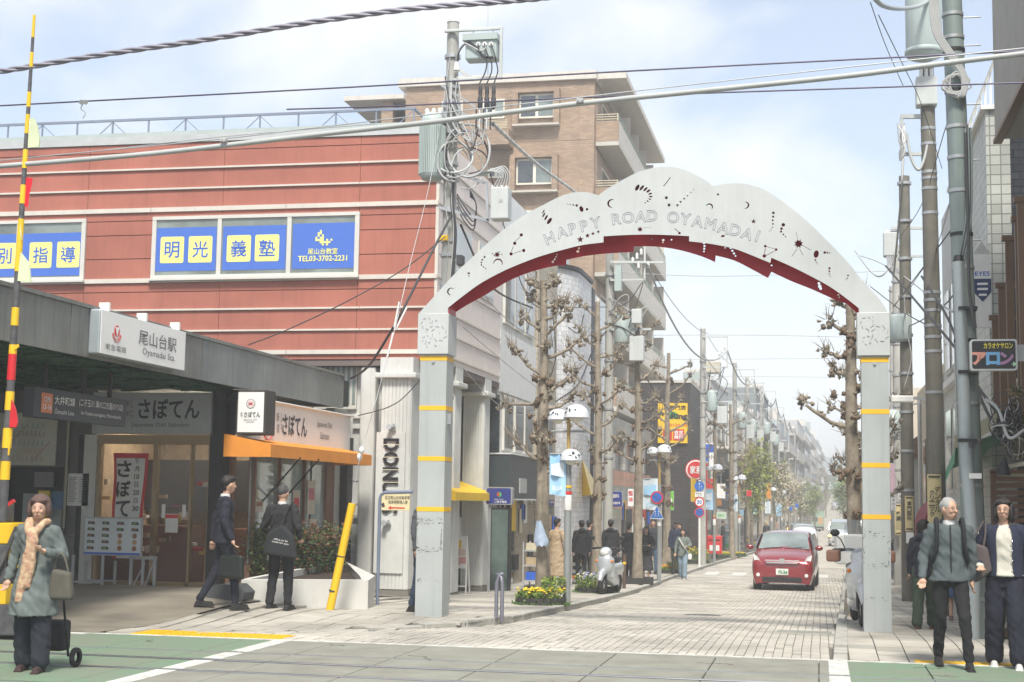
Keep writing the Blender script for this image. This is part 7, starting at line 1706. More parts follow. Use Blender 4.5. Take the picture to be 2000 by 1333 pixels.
def wedge_awning(label,X,y0,y1,zt,zb,proj,m,name='awning'):
 t=thing(name,label,'awning',(X,y0,zb));v=.16
 MB().add([(X,y0,zt),(X,y1,zt),(X+proj,y1,zb+v),(X+proj,y0,zb+v)],[(0,1,2,3)]).build('roof_cloth',m,t)
 MB().add([(X+proj,y0,zb+v),(X+proj,y1,zb+v),(X+proj,y1,zb),(X+proj,y0,zb)],[(0,1,2,3)]).build('valance',m,t)
 for y in(y0,y1):MB().add([(X,y,zt),(X+proj,y,zb+v),(X+proj,y,zb),(X,y,zb)],[(0,1,2,3)]).build('end_cloth',m,t)
 return t
Mya=mat('yellow_canvas',(.80,.52,.03),.7,var=.06)
z=atY(900,948,30).z
wedge_awning('yellow awning over the doughnut shop between the arch post and hoop',XG+.02,28.2,31.5,atX(900,950,XG).z+.12,atX(915,978,XG+.6).z,.75,Mya)
tY=thing('yellow_banner_awning','tall bright yellow and cream triangular awning beyond the first lamp','awning',(X1_,39,1.5))
a=atX(1132,888,X1_+.05)
MB().add([atX(1134,884,X1_+.3),atX(1134,968,X1_+.3),atX(1155,968,X1_+.9)],[(0,1,2)]).build('yellow_cloth',Mya,tY);MB().add([atX(1134,884,X1_+.3),atX(1155,968,X1_+.9),atX(1178,968,X1_+.4),atX(1150,884,X1_+.2)],[(0,1,2,3)]).build('cream_cloth',mat('cream_canvas',(.62,.52,.28),.7),tY)
MB().add([atX(1178,912,X1_+.25),atX(1178,970,X1_+.25),atX(1190,970,X1_+.7)],[(0,1,2)]).build('cream_cloth',mat('cream_canvas',(.62,.52,.28),.7),tY)
hang('navy dental clinic sign reading た歯科 along the left shops',1177,1216,960,990,45.5,mat('navy_face',(.035,.05,.25),.4),[('た歯科',.1,.2,.26,.45),('3705-6804',0,-.25,.18,.75)],Msign)
hang('white sign with red characters beside the dental sign',1226,1238,955,990,47,Msign,[('整',0,.25,.26,None),('体',0,-.1,.26,None)],REDP)
hang('bright green lit sign by the dark building',1299,1316,959,997,56,mat('sign_green',(.16,.52,.04),.4),[('●',0,0,.3,None)],Msign)
rs_=thing('round_sign','round red shop sign on the dark building side','sign',tuple(atY(1359,918,64)));c=atY(1359,918,64)
for k,m_ in((.46,REDP),(.42,Msign),(.36,REDP)):plate(disc(k,28),(c.x,64-(.46-k)*.3,c.z),(1,0,0),UZ,.01).build('disc',m_,rs_)
text('家系',(c.x,63.95,c.z),.35,Msign,rs_,w=.5,bold=.05)
hang('tall orange-yellow vertical sign next to the dark building',1349,1360,934,981,62,Mys,[],INK)
hang('white vertical sign with a wheel mark high on the left',1385,1394,884,914,66,Msign,[('小',0,.2,.3,None)],INK)
hang('long white shop sign under the trees past the post box',1399,1419,1000,1014,66,mat('pale_green_sign',(.5,.6,.5),.5),[('DRUG',0,0,.4,.6)],mat('leaf_green',(.05,.4,.08),.5))
hang('red sign high on the left shops in the distance',1458,1468,958,970,80,REDP,[],INK)
hang('orange sign in the distance on the left',1497,1506,944,975,100,Mor2,[],INK)
hang('blue round sign far along the left kerb',1553,1560,984,992,120,Msb,[],INK)
hang('second small blue sign far along the left kerb',1541,1548,990,998,115,Msb,[],INK)
def aboard(label,x0,x1,y0,y1,yfoot,m,marks,Y=None,name='a_board',fr=WHITE,arch_top=False):
 q=gp((x0+x1)/2,yfoot);Y=Y or q.y;a,b=atY(x0,y1,Y),atY(x1,y0,Y);zf=q.z;t=thing(name,label,'sign board',(q.x,Y,zf))
 MB().bb((a.x,Y,a.z),(b.x,Y+.03,b.z)).build('frame',fr,t,bev=.004);MB().bb((a.x+.03,Y-.005,a.z+.03),(b.x-.03,Y-.001,b.z-.03)).build('poster',m,t)
 for x in(a.x,b.x-.03):
  for y_ in(Y,Y+.35):MB().beam((x+.015,y_,zf),(x+.015,Y+.02,b.z if y_>Y else a.z),.028).build('leg',fr,t)
 MB().bb((a.x,Y,zf+.12),(b.x,Y+.02,zf+.15)).build('foot_rail',fr,t)
 for fx,fz,w,h,mm in marks:plate(rrect(w*(b.x-a.x),h*(b.z-a.z),.01),(lerp(a.x,b.x,fx),Y-.006,lerp(a.z,b.z,fz)),(1,0,0),UZ,.002).build('poster_print',mm,t)
 return t,a,b,Y
pk=mat('food_pink',(.7,.35,.35),.5)
t,a,b,Y=aboard('white standing board with pink and yellow doughnut pictures',874,913,1048,1110,1158,Msign,[(.3,.85,.35,.12,pk),(.6,.75,.2,.25,Mys),(.4,.5,.4,.25,pk),(.75,.5,.35,.22,mat('food_cream',(.75,.6,.5),.5)),(.45,.22,.4,.25,pk),(.8,.25,.3,.2,pk)])
text('桜',(lerp(a.x,b.x,.2),Y-.01,lerp(a.z,b.z,.86)),.11,pk,t,bold=.03)
t,a,b,Y=aboard('black and white blackboard-style board with an orange base by the shops',1115,1140,1065,1120,1141,Msign,[(.5,.82,.8,.16,mat('food_tan',(.5,.3,.12),.5)),(.3,.5,.35,.25,INK),(.7,.45,.35,.2,mat('food_tan',(.5,.3,.12),.5)),(.5,.2,.7,.12,INK),(.5,-.12,.8,.12,Mor2)])
text('定食屋',(lerp(a.x,b.x,.5),Y-.012,lerp(a.z,b.z,.93)),.09,Mor2,t,w=.3,bold=.03)
tb2=thing('tooth_board','white tooth-shaped board with bubbles and a red toothbrush on top','sign board',tuple(gp(955,1150)));q=gp(955,1150);Y=q.y
def tp2(px,py):p=atY(px,py,Y);return(p.x,p.z)
mb=MB();mb.prism([tp2(*p)for p in[(927,1078),(935,1072),(950,1075),(962,1073),(975,1073),(983,1082),(981,1100),(976,1118),(972,1145),(964,1146),(958,1128),(952,1128),(948,1146),(938,1144),(934,1118),(929,1100)]],Y-.04,Y+.02);mb.build('board',WHITE,tb2,bev=.008)
rr=random.Random(12)
for px,py,r in[(931,1082,.07),(940,1076,.08),(952,1079,.06),(962,1077,.07),(972,1080,.07),(981,1084,.08),(928,1090,.05),(930,1136,.09),(940,1140,.07),(950,1139,.06),(975,1141,.08),(981,1146,.05),(962,1143,.05),(935,1147,.06),(925,1146,.05)]:p=atY(px,py,Y-.06);MB().ell(p,(r,r*.8,r),14).build('foam_bubble',mat('foam_white',(.8,.8,.8),.4),tb2)
MB().beam(atY(925,1061,Y-.05),atY(983,1073,Y-.05),.07,.05).build('brush_handle',REDP,tb2,bev=.01)
MB().beam(atY(955,1072,Y-.05),atY(982,1078,Y-.05),.04,.05).build('brush_bristles',WHITE,tb2)
MB().bb((q.x-.35,Y-.1,q.z),(q.x+.35,Y+.15,q.z+.05)).build('base',BLACK,tb2)
MB().box(atY(955,1135,Y-.1),(.06,.06,.16)).build('small_bottle',GREYC,tb2)
fr=thing('shop_freezer','lit glass-fronted display case beneath the navy estate sign','display case',tuple(gp(978,1128)));q=gp(978,1128)
MB().bb((atY(962,1000,32.9).x,32.7,q.z),(atY(998,1000,32.9).x,33.0,atY(975,992,32.9).z)).build('case',BLACK,fr);MB().bb((atY(965,1000,32.9).x,32.68,q.z+.2),(atY(996,1000,32.9).x,32.695,atY(975,996,32.9).z)).build('glass',glassy('green_shop_glass',(.14,.2,.18)),fr)
for i,(px,py)in enumerate(((1008,1143),(1031,1141))):
 q=gp(px,py);t=thing('flower_pot',['round pale pot with white flowers nearer the display case','second pale flower pot on the shop step'][i],'flower pot',tuple(q));MB().lathe([(0,0),(.13,0),(.16,.1),(.19,.2),(.2,.26),(.16,.26)],q,18).build('pot',mat('pot_stone',(.5,.48,.4),.8),t)
 g=MB();r=random.Random(i);[leaf(g,q+Vector((r.gauss(0,.09),r.gauss(0,.08),.26+r.random()*.1)),.06,r)for _ in range(160)];g.build('plant',Mgl[0],t,kind='stuff');f=MB();[f.ell(q+Vector((r.gauss(0,.08),r.gauss(0,.08),.34+r.random()*.05)),(.022,.022,.015),5)for _ in range(30)];f.build('blooms',Mfl['white'],t,kind='stuff')
def nobori(label,x0,x1,y0,y1,yf,cols,s,fc):
 q=gp(x0,yf);Y=q.y;a,b=atY(x0,y1,Y),atY(x1,y0,Y);t=thing('vertical_flag',label,'flag',tuple(q),group='vertical shop flags');MB().cyl(q,(a.x-.01,Y,b.z+.1),.012,n=8).build('pole',WHITE,t);MB().cyl((a.x-.01,Y,b.z+.06),(b.x,Y,b.z+.06),.008,n=6).build('arm',WHITE,t)
 n=len(cols)
 for i,m in enumerate(cols):
  mb=MB();z0,z1=lerp(a.z,b.z,i/n),lerp(a.z,b.z,(i+1)/n)
  for k in range(5):u=k/4;w=.05*sin(u*5+i);mb.v+=[(lerp(a.x,b.x,u)-.03*(n-i)*0,Y+w,z0),(lerp(a.x,b.x,u),Y+w,z1)]
  mb.f=[(2*k,2*k+2,2*k+3,2*k+1)for k in range(4)];mb.sm=set(range(4));mb.build('cloth',m,t)
 for i,ch in enumerate(s):text(ch,((a.x+b.x)/2,Y-.07,lerp(b.z,a.z,(i+.5)/len(s))),.7*(b.z-a.z)/len(s),fc,t,w=.75*(b.x-a.x),bold=.1)
cg,co,cr=mat('flag_green',(.06,.30,.18),.7),mat('flag_orange',(.80,.33,.04),.7),mat('flag_red',(.60,.06,.04),.7)
nobori('orange and green vertical flag with large yellow characters beside the first lamp',1092,1122,990,1104,1120,[co,co,Mya,cg],'大感謝祭',mat('flag_maroon',(.3,.04,.03),.7))
nobori('slim red and yellow vertical flag behind the first lamp',1083,1092,1000,1090,1118,[Mya,cr],'特価',Msign)
q=gp(1400,1092);pbx=thing('post_box','large red rectangular post box on a short leg beyond the 30 sign','post box',tuple(q));Y=q.y
a,b=atY(1382,1082,Y),atY(1410,1047,Y);MB().bb((a.x,Y-.2,a.z),(b.x,Y+.3,b.z)).build('body',REDP,pbx,bev=.03);MB().bb(((a.x+b.x)/2-.1,Y-.05,q.z-.1),((a.x+b.x)/2+.12,Y+.15,a.z)).build('leg',BLACK,pbx)
for k in(.28,.72):MB().bb((lerp(a.x,b.x,k)-.12,Y-.215,b.z-.22),(lerp(a.x,b.x,k)+.12,Y-.2,b.z-.17)).build('slot',BLACK,pbx);MB().bb((lerp(a.x,b.x,k)-.08,Y-.21,a.z+.15),(lerp(a.x,b.x,k)+.08,Y-.2,a.z+.4)).build('notice_plate',WHITE,pbx)
q=gp(1380,1098);t=thing('red_pole','thin red pole standing beside the red post box','pole',tuple(q));MB().cyl(q,(q.x,q.y,atY(1380,905,q.y).z),.03,n=10).build('pole',REDP,t)
q=gp(1416,1070);t=thing('standing_sign','pale turquoise standing sign with a green base past the post box','sign board',tuple(q));a,b=atY(1411,1062,q.y),atY(1422,1038,q.y);MB().bb((a.x,q.y,a.z),(b.x,q.y+.06,b.z)).build('panel',mat('sign_turquoise',(.35,.6,.65),.5),t);MB().bb((a.x,q.y-.1,q.z-.05),(b.x+.1,q.y+.2,a.z)).build('base',mat('leaf_green',(.05,.4,.08),.5),t)
q=gp(1434,1078);t=thing('utility_cabinet','tall brown roadside cabinet by the fourth lamp','cabinet',tuple(q));a,b=atY(1433,1080,q.y),atY(1443,1032,q.y);MB().bb((a.x,q.y,q.z-.05),(b.x,q.y+.4,b.z)).build('cabinet',mat('cabinet_brown',(.12,.08,.06),.6),t);MB().bb((a.x-.02,q.y-.02,b.z),(b.x+.02,q.y+.42,b.z+.04)).build('lid',GREYP,t)
for i,(px,py)in enumerate(((1219,1150),(1460,1078))):
 q=gp(px,py);t=thing('bollard',['dark bollard with a yellow band beside the third tree','dark bollard far along the left kerb'][i],'bollard',tuple(q));MB().cyl(q,q+Vector((0,0,.85)),.045,n=12).build('tube',mat('bollard_brown',(.10,.07,.05),.5),t);MB().cyl(q+Vector((0,0,.6)),q+Vector((0,0,.66)),.048,n=12).build('band',YEL,t)
yb0=14.0;A0,A1=atY(4,1015,yb0),atY(67,30,yb0)
cb=thing('crossing_barrier','raised yellow and black striped level-crossing barrier arm at the left edge','barrier',tuple(A0));N=17;r0,r1=.056,.016
segs=[(30,75,0),(75,105,1),(105,135,0),(135,185,1),(185,215,0),(215,230,1),(230,268,0),(268,300,1),(300,337,0),(337,370,1),(370,407,0),(407,437,1),(437,477,0),(477,540,0),(540,575,1),(575,610,0),(610,645,0),(645,682,0),(682,700,0),(700,750,2),(750,772,1),(772,808,0),(808,842,1),(842,880,0),(880,905,1),(905,940,0),(940,1015,1)]
segs=[s if s[0]not in(575,645)else(s[0],s[1],1)for s in segs]
Mbs=mat('barrier_black',(.10,.10,.105),.6,var=.3,sc=12)
for p0,p1,c in segs:
 t0,t1=[(p-30)/985 for p in(p0,p1)]
 def pt(t):return A1.lerp(A0,t)
 MB().cyl(pt(t0),pt(t1),lerp(r1,r0,t0)*(1 if c!=1 else.93),lerp(r1,r0,t1)*(1 if c!=1 else.93),14).build('arm_section',[YEL,Mbs,Msr][c],cb)
MB().tube([pt(0),pt(1)],.006,5).build('wire',WHITE,cb)
Mrf=mat('reflector_cream',(.62,.68,.45),.3)
for pts,m in(([(57,232),(66,231),(73,248),(77,270),(76,287),(54,289)],Mrf),([(39,420),(42,470),(38,445)],Mrf),([(40,493),(57,515),(60,552),(34,549)],Mrf),([(18,770),(30,800),(34,825),(31,835),(15,835)],Msr),([(24,680),(35,672),(36,678),(24,687)],YEL),([(12,858),(21,858),(17,890),(12,888)],YEL)):
 mb=MB();vs=[atY(x,y,yb0-.03)for x,y in pts];n=len(vs);mb.add(vs+[v+Vector((0,.02,0))for v in vs],[tuple(range(n)),tuple(range(2*n-1,n-1,-1))]+[(i,(i+1)%n,n+(i+1)%n,n+i)for i in range(n)]);mb.build('reflector_vane',m,cb)
mb=MB();vs=[atY(x,y,yb0)for x,y in[(48,347),(64,348),(62,362),(57,382),(55,404),(44,404)]]
mb.add(vs,[(0,1,2,3,4,5)]);fl_=thing('red_flag','small red cloth flag tied to the barrier arm','flag',tuple(vs[0]));mb.build('cloth',mat('flag_bright_red',(.72,.01,.03),.7),fl_)
mc=thing('barrier_machine','yellow and black barrier drive machine behind the elderly woman','machine',tuple(atY(15,1190,14.6)))
ym_=14.6
for(x0,y0,x1,y1,d,m)in((-40,1022,36,1062,.4,YEL),(-40,1064,14,1140,.4,Mbs),(14,1064,30,1110,.3,YEL),(-40,1142,12,1180,.35,YEL),(-30,985,10,1020,.2,Mbs),(-40,1182,30,1240,.5,Mbs)):
 a,b=atY(x0,y1,ym_),atY(x1,y0,ym_);MB().bb((a.x,ym_,a.z),(b.x,ym_+d,b.z)).build('housing',m,mc,bev=.012)
MB().beam(atY(-10,1130,ym_-.03),atY(34,1030,ym_-.03),.05,.04).build('black_stripe',Mbs,mc);MB().beam(atY(-20,1010,ym_-.03),atY(28,978,ym_-.03),.035).build('red_lever',Msr,mc)
plate(disc(.05,16),atY(34,1045,ym_-.03),(1,0,0),UZ,.01).build('bolt_cover',Mbs,mc)
# vehicles
def mod_bake(me,mods):
 o=bpy.data.objects.new('w',me)
 for t,kw in mods:
  m=o.modifiers.new('m',t)
  for k,v in kw.items():setattr(m,k,v)
 r=bake(o)
 for p in r.polygons:p.use_smooth=True
 return r
Mtyre=mat('tyre_rubber',(.025,.025,.027),.85);Mrim2=mat('wheel_silver',(.5,.5,.52),.3,.8);Mhl=mat('headlamp_lens',(.72,.74,.74),.12,spec=.9,coat=.8);Mchr=mat('chrome',(.7,.72,.74),.15,1.0)
Mwsh=glassy('windscreen_glass',(.22,.27,.26),.04);Mtail=mat('tail_lamp_lit',(.6,.03,.03),.3,emit=((1,.08,.05),3));Mind=mat('indicator_lit',(.8,.3,.03),.3,emit=((1,.5,.1),4));Mplate=mat('number_plate',(.72,.74,.70),.5);Mgreenp=mat('plate_green',(.02,.22,.08),.6)
def wheel(t,x,y,r,w):
 MB().lathe([(r*.62,-w/2),(r*.93,-w/2),(r,-w*.3),(r,w*.3),(r*.93,w/2),(r*.62,w/2)],(x,y,r),24,ax='x').build('tyre',Mtyre,t,world=False)
 MB().lathe([(0,-w*.42),(r*.3,-w*.46),(r*.6,-w*.4),(r*.63,0),(r*.6,w*.4),(r*.3,w*.46),(0,w*.42)],(x,y,r),20,ax='x').build('rim',Mrim2,t,world=False)
def car(name,label,px,py,Y,rz,paint,st,W,cab,rear=False,det=True):
 """st: (y, z low, z belt, z top, half width share); front at -y"""
 p=atY(px,py,Y);zb=prof(Y);t=thing(name,label,'car' if 'truck' not in name and 'van' not in name or 'mini' in name else 'van',(p.x,Y,zb),rz)
 mb=MB();w=W/2;rows=[]
 for y,zl0,zbt,ztp,k in st:
  wt=w*k*(.80 if ztp-zbt>.25 else.86)
  half=[(w*k*.90,zl0),(w*k*.99,lerp(zl0,zbt,.35)),(w*k,lerp(zl0,zbt,.75)),(w*k*.955,zbt),(wt,ztp-.05),(wt*.8,ztp),(0,ztp+.015)]
  rows.append([(x,y,z)for x,z in half]+[(-x,y,z)for x,z in half[-2::-1]])
 n=len(rows[0]);vs=[v for r in rows for v in r]
 mb.add(vs,[(i*n+j,i*n+j+1,(i+1)*n+j+1,(i+1)*n+j)for i in range(len(rows)-1)for j in range(n-1)]+[tuple(range(n)),tuple(range((len(rows)-1)*n,len(rows)*n))[::-1]])
 me=mb.mesh();bm=bmesh.new();bm.from_mesh(me);bmesh.ops.recalc_face_normals(bm,faces=bm.faces);bm.to_mesh(me);bm.free()
 body=link('body',mod_bake(me,[('SUBSURF',{'levels':2,'render_levels':2})]),paint,t,False)
 (ya,za),(yb,zb_),(yc,zc_),(yd,zd)=cab
 wv=w*.955;wh=w*.78
 def pane(pts,nm='window',m=Mwsh):
  a=[Vector(q)for q in pts];nrm=(a[1]-a[0]).cross(a[2]-a[0]).normalized();c=sum(a,Vector())/len(a)
  if nrm.dot(c-Vector((0,c.y*.8,.8)))<0:nrm=-nrm
  N=len(a);MB().add([q+nrm*.03 for q in a]+[q-nrm*.02 for q in a],[tuple(range(N)),tuple(range(2*N-1,N-1,-1))]+[(i,(i+1)%N,N+(i+1)%N,N+i)for i in range(N)]).build(nm,m,t,False)
 if not rear or det:pane([(-wv*.86,ya,za),(wv*.86,ya,za),(wh*.9,yb,zb_),(-wh*.9,yb,zb_)],'windscreen')
 pane([(-wv*.84,yd,zd),(wv*.84,yd,zd),(wh*.88,yc,zc_),(-wh*.88,yc,zc_)],'rear_window',Mpaned)
 for s in(-1,1):
  for u0,u1 in((.02,.34),(.36,.66),(.68,.97)):
   f0,f1=lerp(ya,yd,u0),lerp(ya,yd,u1);h0,h1=max(f0,yb+.02),min(f1,yc-.02)
   pane([(s*wv*.99,f0,za+.02),(s*wv*.99,f1,za+.02),(s*wh*1.05,h1,zb_-.03),(s*wh*1.05,h0,zb_-.03)],'side_window',Mpaned)
 y0,y1=st[0][0],st[-1][0];r=.30
 for s in(-1,1):
  for y in(y0+.85,y1-.75):wheel(t,s*(w-.125),y,r,.2)
  MB().ell((s*(w+.10),ya+.12,za+.05),(.11,.06,.07),10).build('mirror',paint if not rear else Mtyre,t,False)
  zc2=za
  if not rear:
   yf=y0+.08
   hp=[(s*w*.62,yf-.01,zc2-.40),(s*w*.87,yf+.10,zc2-.38),(s*w*.91,yf+.20,zc2-.14),(s*w*.76,yf+.09,zc2-.20)]
   a=[Vector(q)for q in hp];MB().add([q+Vector((s*.015,-.06,.03))for q in a]+[q+Vector((0,.1,-.05))for q in a],[(0,1,2,3),(0,1,5,4),(1,2,6,5),(2,3,7,6),(3,0,4,7)]).build('headlight',Mhl,t,False)
   MB().cyl((s*w*.76,y0-.03,.46),(s*w*.76,y0+.1,.46),.05,n=14).build('fog_lamp',Mhl,t,False)
  else:MB().box((s*w*.80,y1-.02,zc2-.14),(.22,.16,.15),rz=s*.25).build('tail_lamp',Mtail,t,False)
 e=y1 if rear else y0;d=1 if rear else-1
 MB().box((0,e+d*.03,.34),(W*.62,.06,.13)).build('lower_grille',Mtyre,t,False,bev=.01)
 MB().box((0,e+d*.06,.55 if not rear else.72),(.33,.02,.165)).build('number_plate',Mplate,t,False,bev=.004)
 if not rear:
  MB().box((0,e-.035,za-.27),(W*.55,.05,.035)).build('chrome_bar',Mchr,t,False,bev=.008);MB().box((0,e-.03,za-.33),(W*.5,.05,.04)).build('chrome_bar',Mchr,t,False,bev=.008)
  MB().prism([(-.07,.07),(.07,.07),(.05,-.05),(0,-.08),(-.05,-.05)],-.02,.02).build('badge',Mchr,t,False).location=(0,e-.07,za-.28)
  for s in(0,1):MB().beam((-.55+s*.55,ya-.02,za+.03),(-.05+s*.55,ya+.03,za+.07),.015).build('wiper',Mtyre,t,False)
 return t
RP=mat('car_paint_red',(.25,.006,.014),.22,.25,var=.02,coat=1.0,spec=.6);WP=mat('car_paint_white',(.62,.64,.65),.25,.1,var=.03,coat=.8);BPn=mat('car_paint_black',(.02,.022,.03),.25,.2,var=.03,coat=.8);SP=mat('car_paint_silver',(.50,.54,.57),.28,.4,var=.03,coat=.6)
mini=[(-2.28,.25,.66,.74,.86),(-2.24,.2,.78,.86,.95),(-2.0,.2,.92,1.0,.99),(-1.5,.2,1.0,1.08,1),(-1.2,.2,1.02,1.26,1),(-.5,.2,1.02,1.60,1),(.8,.2,1.02,1.64,1),(1.7,.2,1.03,1.53,.98),(2.15,.22,1.0,1.22,.95),(2.28,.3,.8,.9,.85)]
t=car('minivan','dark red minivan driving towards the arch on the paved street',1537,1100,43.0,radians(-2),RP,mini,1.70,[(-1.40,1.12),(-.62,1.55),(1.75,1.47),(2.1,1.1)])
text('品川 501',(0,-2.355,.60),.035,Mgreenp,t,w=.16,world=False);text('73-58',(.02,-2.355,.535),.075,Mgreenp,t,w=.25,bold=.05,world=False)
suv=[(-2.2,.3,.8,.9,.9),(-1.4,.25,.95,1.05,1),(-.9,.25,1.0,1.2,1),(-.2,.25,1.0,1.52,1),(1.2,.25,1.02,1.54,1),(1.8,.28,1.02,1.42,.98),(2.1,.3,1.0,1.1,.96),(2.2,.35,.85,.92,.9)]
for o in(pi,):pass
car('white_suv','white crossover seen from behind with its brake lights lit',1570,1040,104,radians(180+3),WP,suv,1.82,[(-1.0,1.08),(-.3,1.46),(1.5,1.44),(2.0,1.08)],rear=True).rotation_euler=(0,0,radians(183-180))
for o in list(COL.objects)[-1:]:pass
t=car('black_suv','black car ahead of the white crossover with an orange indicator lit',1560,1035,128,radians(2),BPn,suv,1.85,[(-1.0,1.08),(-.3,1.46),(1.5,1.44),(2.0,1.08)],rear=True);MB().box((-.8,2.2,.95),(.25,.1,.18)).build('indicator',Mind,t,False)
vanst=[(-2.1,.25,.75,.85,.92),(-2.0,.2,.95,1.0,.98),(-1.75,.2,1.05,1.2,1),(-1.35,.2,1.1,1.84,1),(.5,.2,1.1,1.92,1),(2.0,.2,1.1,1.9,.99),(2.1,.25,1.0,1.8,.96)]
t=car('silver_van','silver cab-over van coming down the right side with its indicator lit',1641,1040,108,radians(-1),SP,vanst,1.68,[(-1.78,1.16),(-1.42,1.72),(1.8,1.7),(2.1,1.2)]);MB().box((-.72,-2.12,.78),(.2,.08,.12)).build('indicator',Mind,t,False)
car('silver_car','small pale car with red tail lamps at the top of the hill',1633,990,288,0,SP,suv,1.75,[(-1.0,1.08),(-.3,1.46),(1.5,1.44),(2.0,1.08)],rear=True)
p=atY(1597,1030,200);GT=thing('green_truck','pale green box truck parked far down on the left','truck',(p.x,200,prof(200)));Mgt2=mat('truck_green',(.30,.46,.36),.5)
MB().bb((-.85,.2,.6),(.85,3.6,2.5)).build('cargo_box',Mgt2,GT,False,bev=.03);MB().bb((-.8,-1.2,.5),(.8,.15,1.9)).build('cab',Mgt2,GT,False,bev=.08);MB().bb((.05,-1.23,.8),(.7,-1.21,1.8)).build('tan_panel',mat('tan_panel',(.6,.36,.15),.6),GT,False)
MB().bb((-.7,-1.225,1.2),(.0,-1.205,1.75)).build('windscreen',Mpaned,GT,False);MB().bb((-.8,-1.1,.3),(.8,3.5,.49)).build('chassis',Mtyre,GT,False)
for s in(-1,1):
 for y in(-.7,2.8):wheel(GT,s*.7,y,.33,.2)
def scooter(label,p,rz,m,big=False,H=1.0):
 t=thing('scooter',label,'scooter',tuple(p),rz);W_=.24
 for y in(-.62,.58):
  MB().lathe([(.12,-.05),(.2,-.055),(.235,-.03),(.24,0),(.235,.03),(.2,.055),(.12,.05)],(0,y,.24),22,ax='x').build('tyre',Mtyre,t,False);MB().lathe([(0,-.04),(.12,-.04),(.125,.04),(0,.04)],(0,y,.24),14,ax='x').build('rim',Mrim2,t,False)
 MB().tube([(0,-.86,.32),(0,-.78,.45),(0,-.62,.51),(0,-.45,.46),(0,-.38,.36)],[.05,.085,.095,.09,.05],12).build('front_fender',m,t,False)
 for s in(-1,1):MB().tube([(s*.07,-.62,.24),(s*.07,-.55,.5)],.022,8).build('fork',BLACK,t,False)
 b=MB();b.ell((0,-.45,.68),(.20,.12,.24),16);b.ell((0,-.40,.92),(.15,.10,.13),16);b.ell((0,.42,.55),(.17,.42,.18),16);b.cap((0,-.35,.45),(0,.2,.3),.13,.15,14);b.cap((-.14,-.4,.75),(-.13,-.33,.4),.07,.06,10);b.cap((.14,-.4,.75),(.13,-.33,.4),.07,.06,10)
 link('body_shell',mod_bake(b.mesh(),[('REMESH',{'mode':'VOXEL','voxel_size':.016}),('SMOOTH',{'iterations':6})]),m,t,False)
 MB().ell((0,.38,.76),(.14,.36,.07),16).build('seat',BLACK,t,False)
 MB().ell((0,-.52,.93 if not big else.62),(.10,.05,.08),16).build('headlight',Mhl,t,False)
 if big:MB().ell((0,-.49,.63),(.16,.05,.13),16).build('headlight_surround',BLACK,t,False)
 MB().tube([(-.33,-.22,1.0),(-.15,-.32,1.02),(0,-.34,1.0),(.15,-.32,1.02),(.33,-.22,1.0)],.02,8).build('handlebar',BLACK,t,False)
 for s in(-1,1):
  MB().cyl((s*.24,-.26,1.01),(s*.36,-.2,1.0),.024,n=10).build('grip',BLACK,t,False);MB().tube([(s*.2,-.3,1.02),(s*.26,-.3,1.15),(s*.32,-.3,1.2)],.008,6).build('mirror_stem',BLACK,t,False);MB().ell((s*.34,-.3,1.24),(.065,.02,.05),14).build('mirror',BLACK,t,False);MB().ell((s*.17,-.5,.74),(.035,.03,.03),10).build('indicator',mat('indicator_orange',(.7,.2,.02),.3),t,False)
 MB().cyl((-.1,.1,.25),(-.2,.12,.0),.012,n=6).build('stand',STEEL,t,False)
 if big:
  mb=MB();n=9
  for z,y,w in((.98,-.48,.21),(1.15,-.46,.23),(1.32,-.40,.22),(1.42,-.34,.15)):
   for k in range(n):a=-1+2*k/(n-1);mb.v.append((w*a,y+.05*a*a,z))
  mb.f=[(i*n+k,i*n+k+1,(i+1)*n+k+1,(i+1)*n+k)for i in range(3)for k in range(n-1)];mb.sm=set(range(len(mb.f)));mb.build('windshield',mat('clear_screen',(.35,.4,.42),.08,alpha=.45),t,False)
  for s in(-1,1):MB().box((s*.36,-.3,.93),(.18,.16,.16),rz=s*.3).build('hand_cover',mat('brown_vinyl',(.24,.12,.08),.5),t,False,bev=.03)
  MB().bb((-.25,.55,.78),(.25,1.0,1.2)).build('cargo_box',WHITE,t,False,bev=.02)
 return t
q=gp(1192,1160);scooter('silver scooter parked on the left kerb beside the second flower bed',q,radians(-8),SP)
q=gp(1676,1240);scooter('white delivery scooter with a tall windshield half behind the right arch post',(atY(1680,1200,20.3).x,20.9,zr(.6,20.5)),radians(4),WP,True)
# people
def oval(mb,rings,n=16):
 vs=[(cx+rx*cos(2*pi*k/n),cy+ry*sin(2*pi*k/n),z)for z,cx,cy,rx,ry in rings for k in range(n)];N=len(rings)
 return mb.add(vs,[(i*n+k,i*n+(k+1)%n,(i+1)*n+(k+1)%n,(i+1)*n+k)for i in range(N-1)for k in range(n)]+[tuple(range(n))[::-1],tuple(range((N-1)*n,N*n))],True)
SKIN=mat('skin',(.50,.31,.22),.55,var=.08,sc=20);HB=mat('hair_black',(.018,.015,.014),.6,bump=.6,bsc=90);HG=mat('hair_grey',(.33,.33,.32),.7,bump=.6,bsc=90);HR=mat('hair_brown',(.11,.065,.055),.7,var=.3,sc=30,bump=.6,bsc=90);HY=mat('hair_blond',(.45,.36,.2),.7)
EYE=mat('eye_dark',(.02,.015,.012),.3);LIP=mat('lip',(.38,.16,.13),.6)
def cl(n,c):return mat('cloth_'+n,c,.88,var=.14,sc=6,bump=.35,bsc=120)
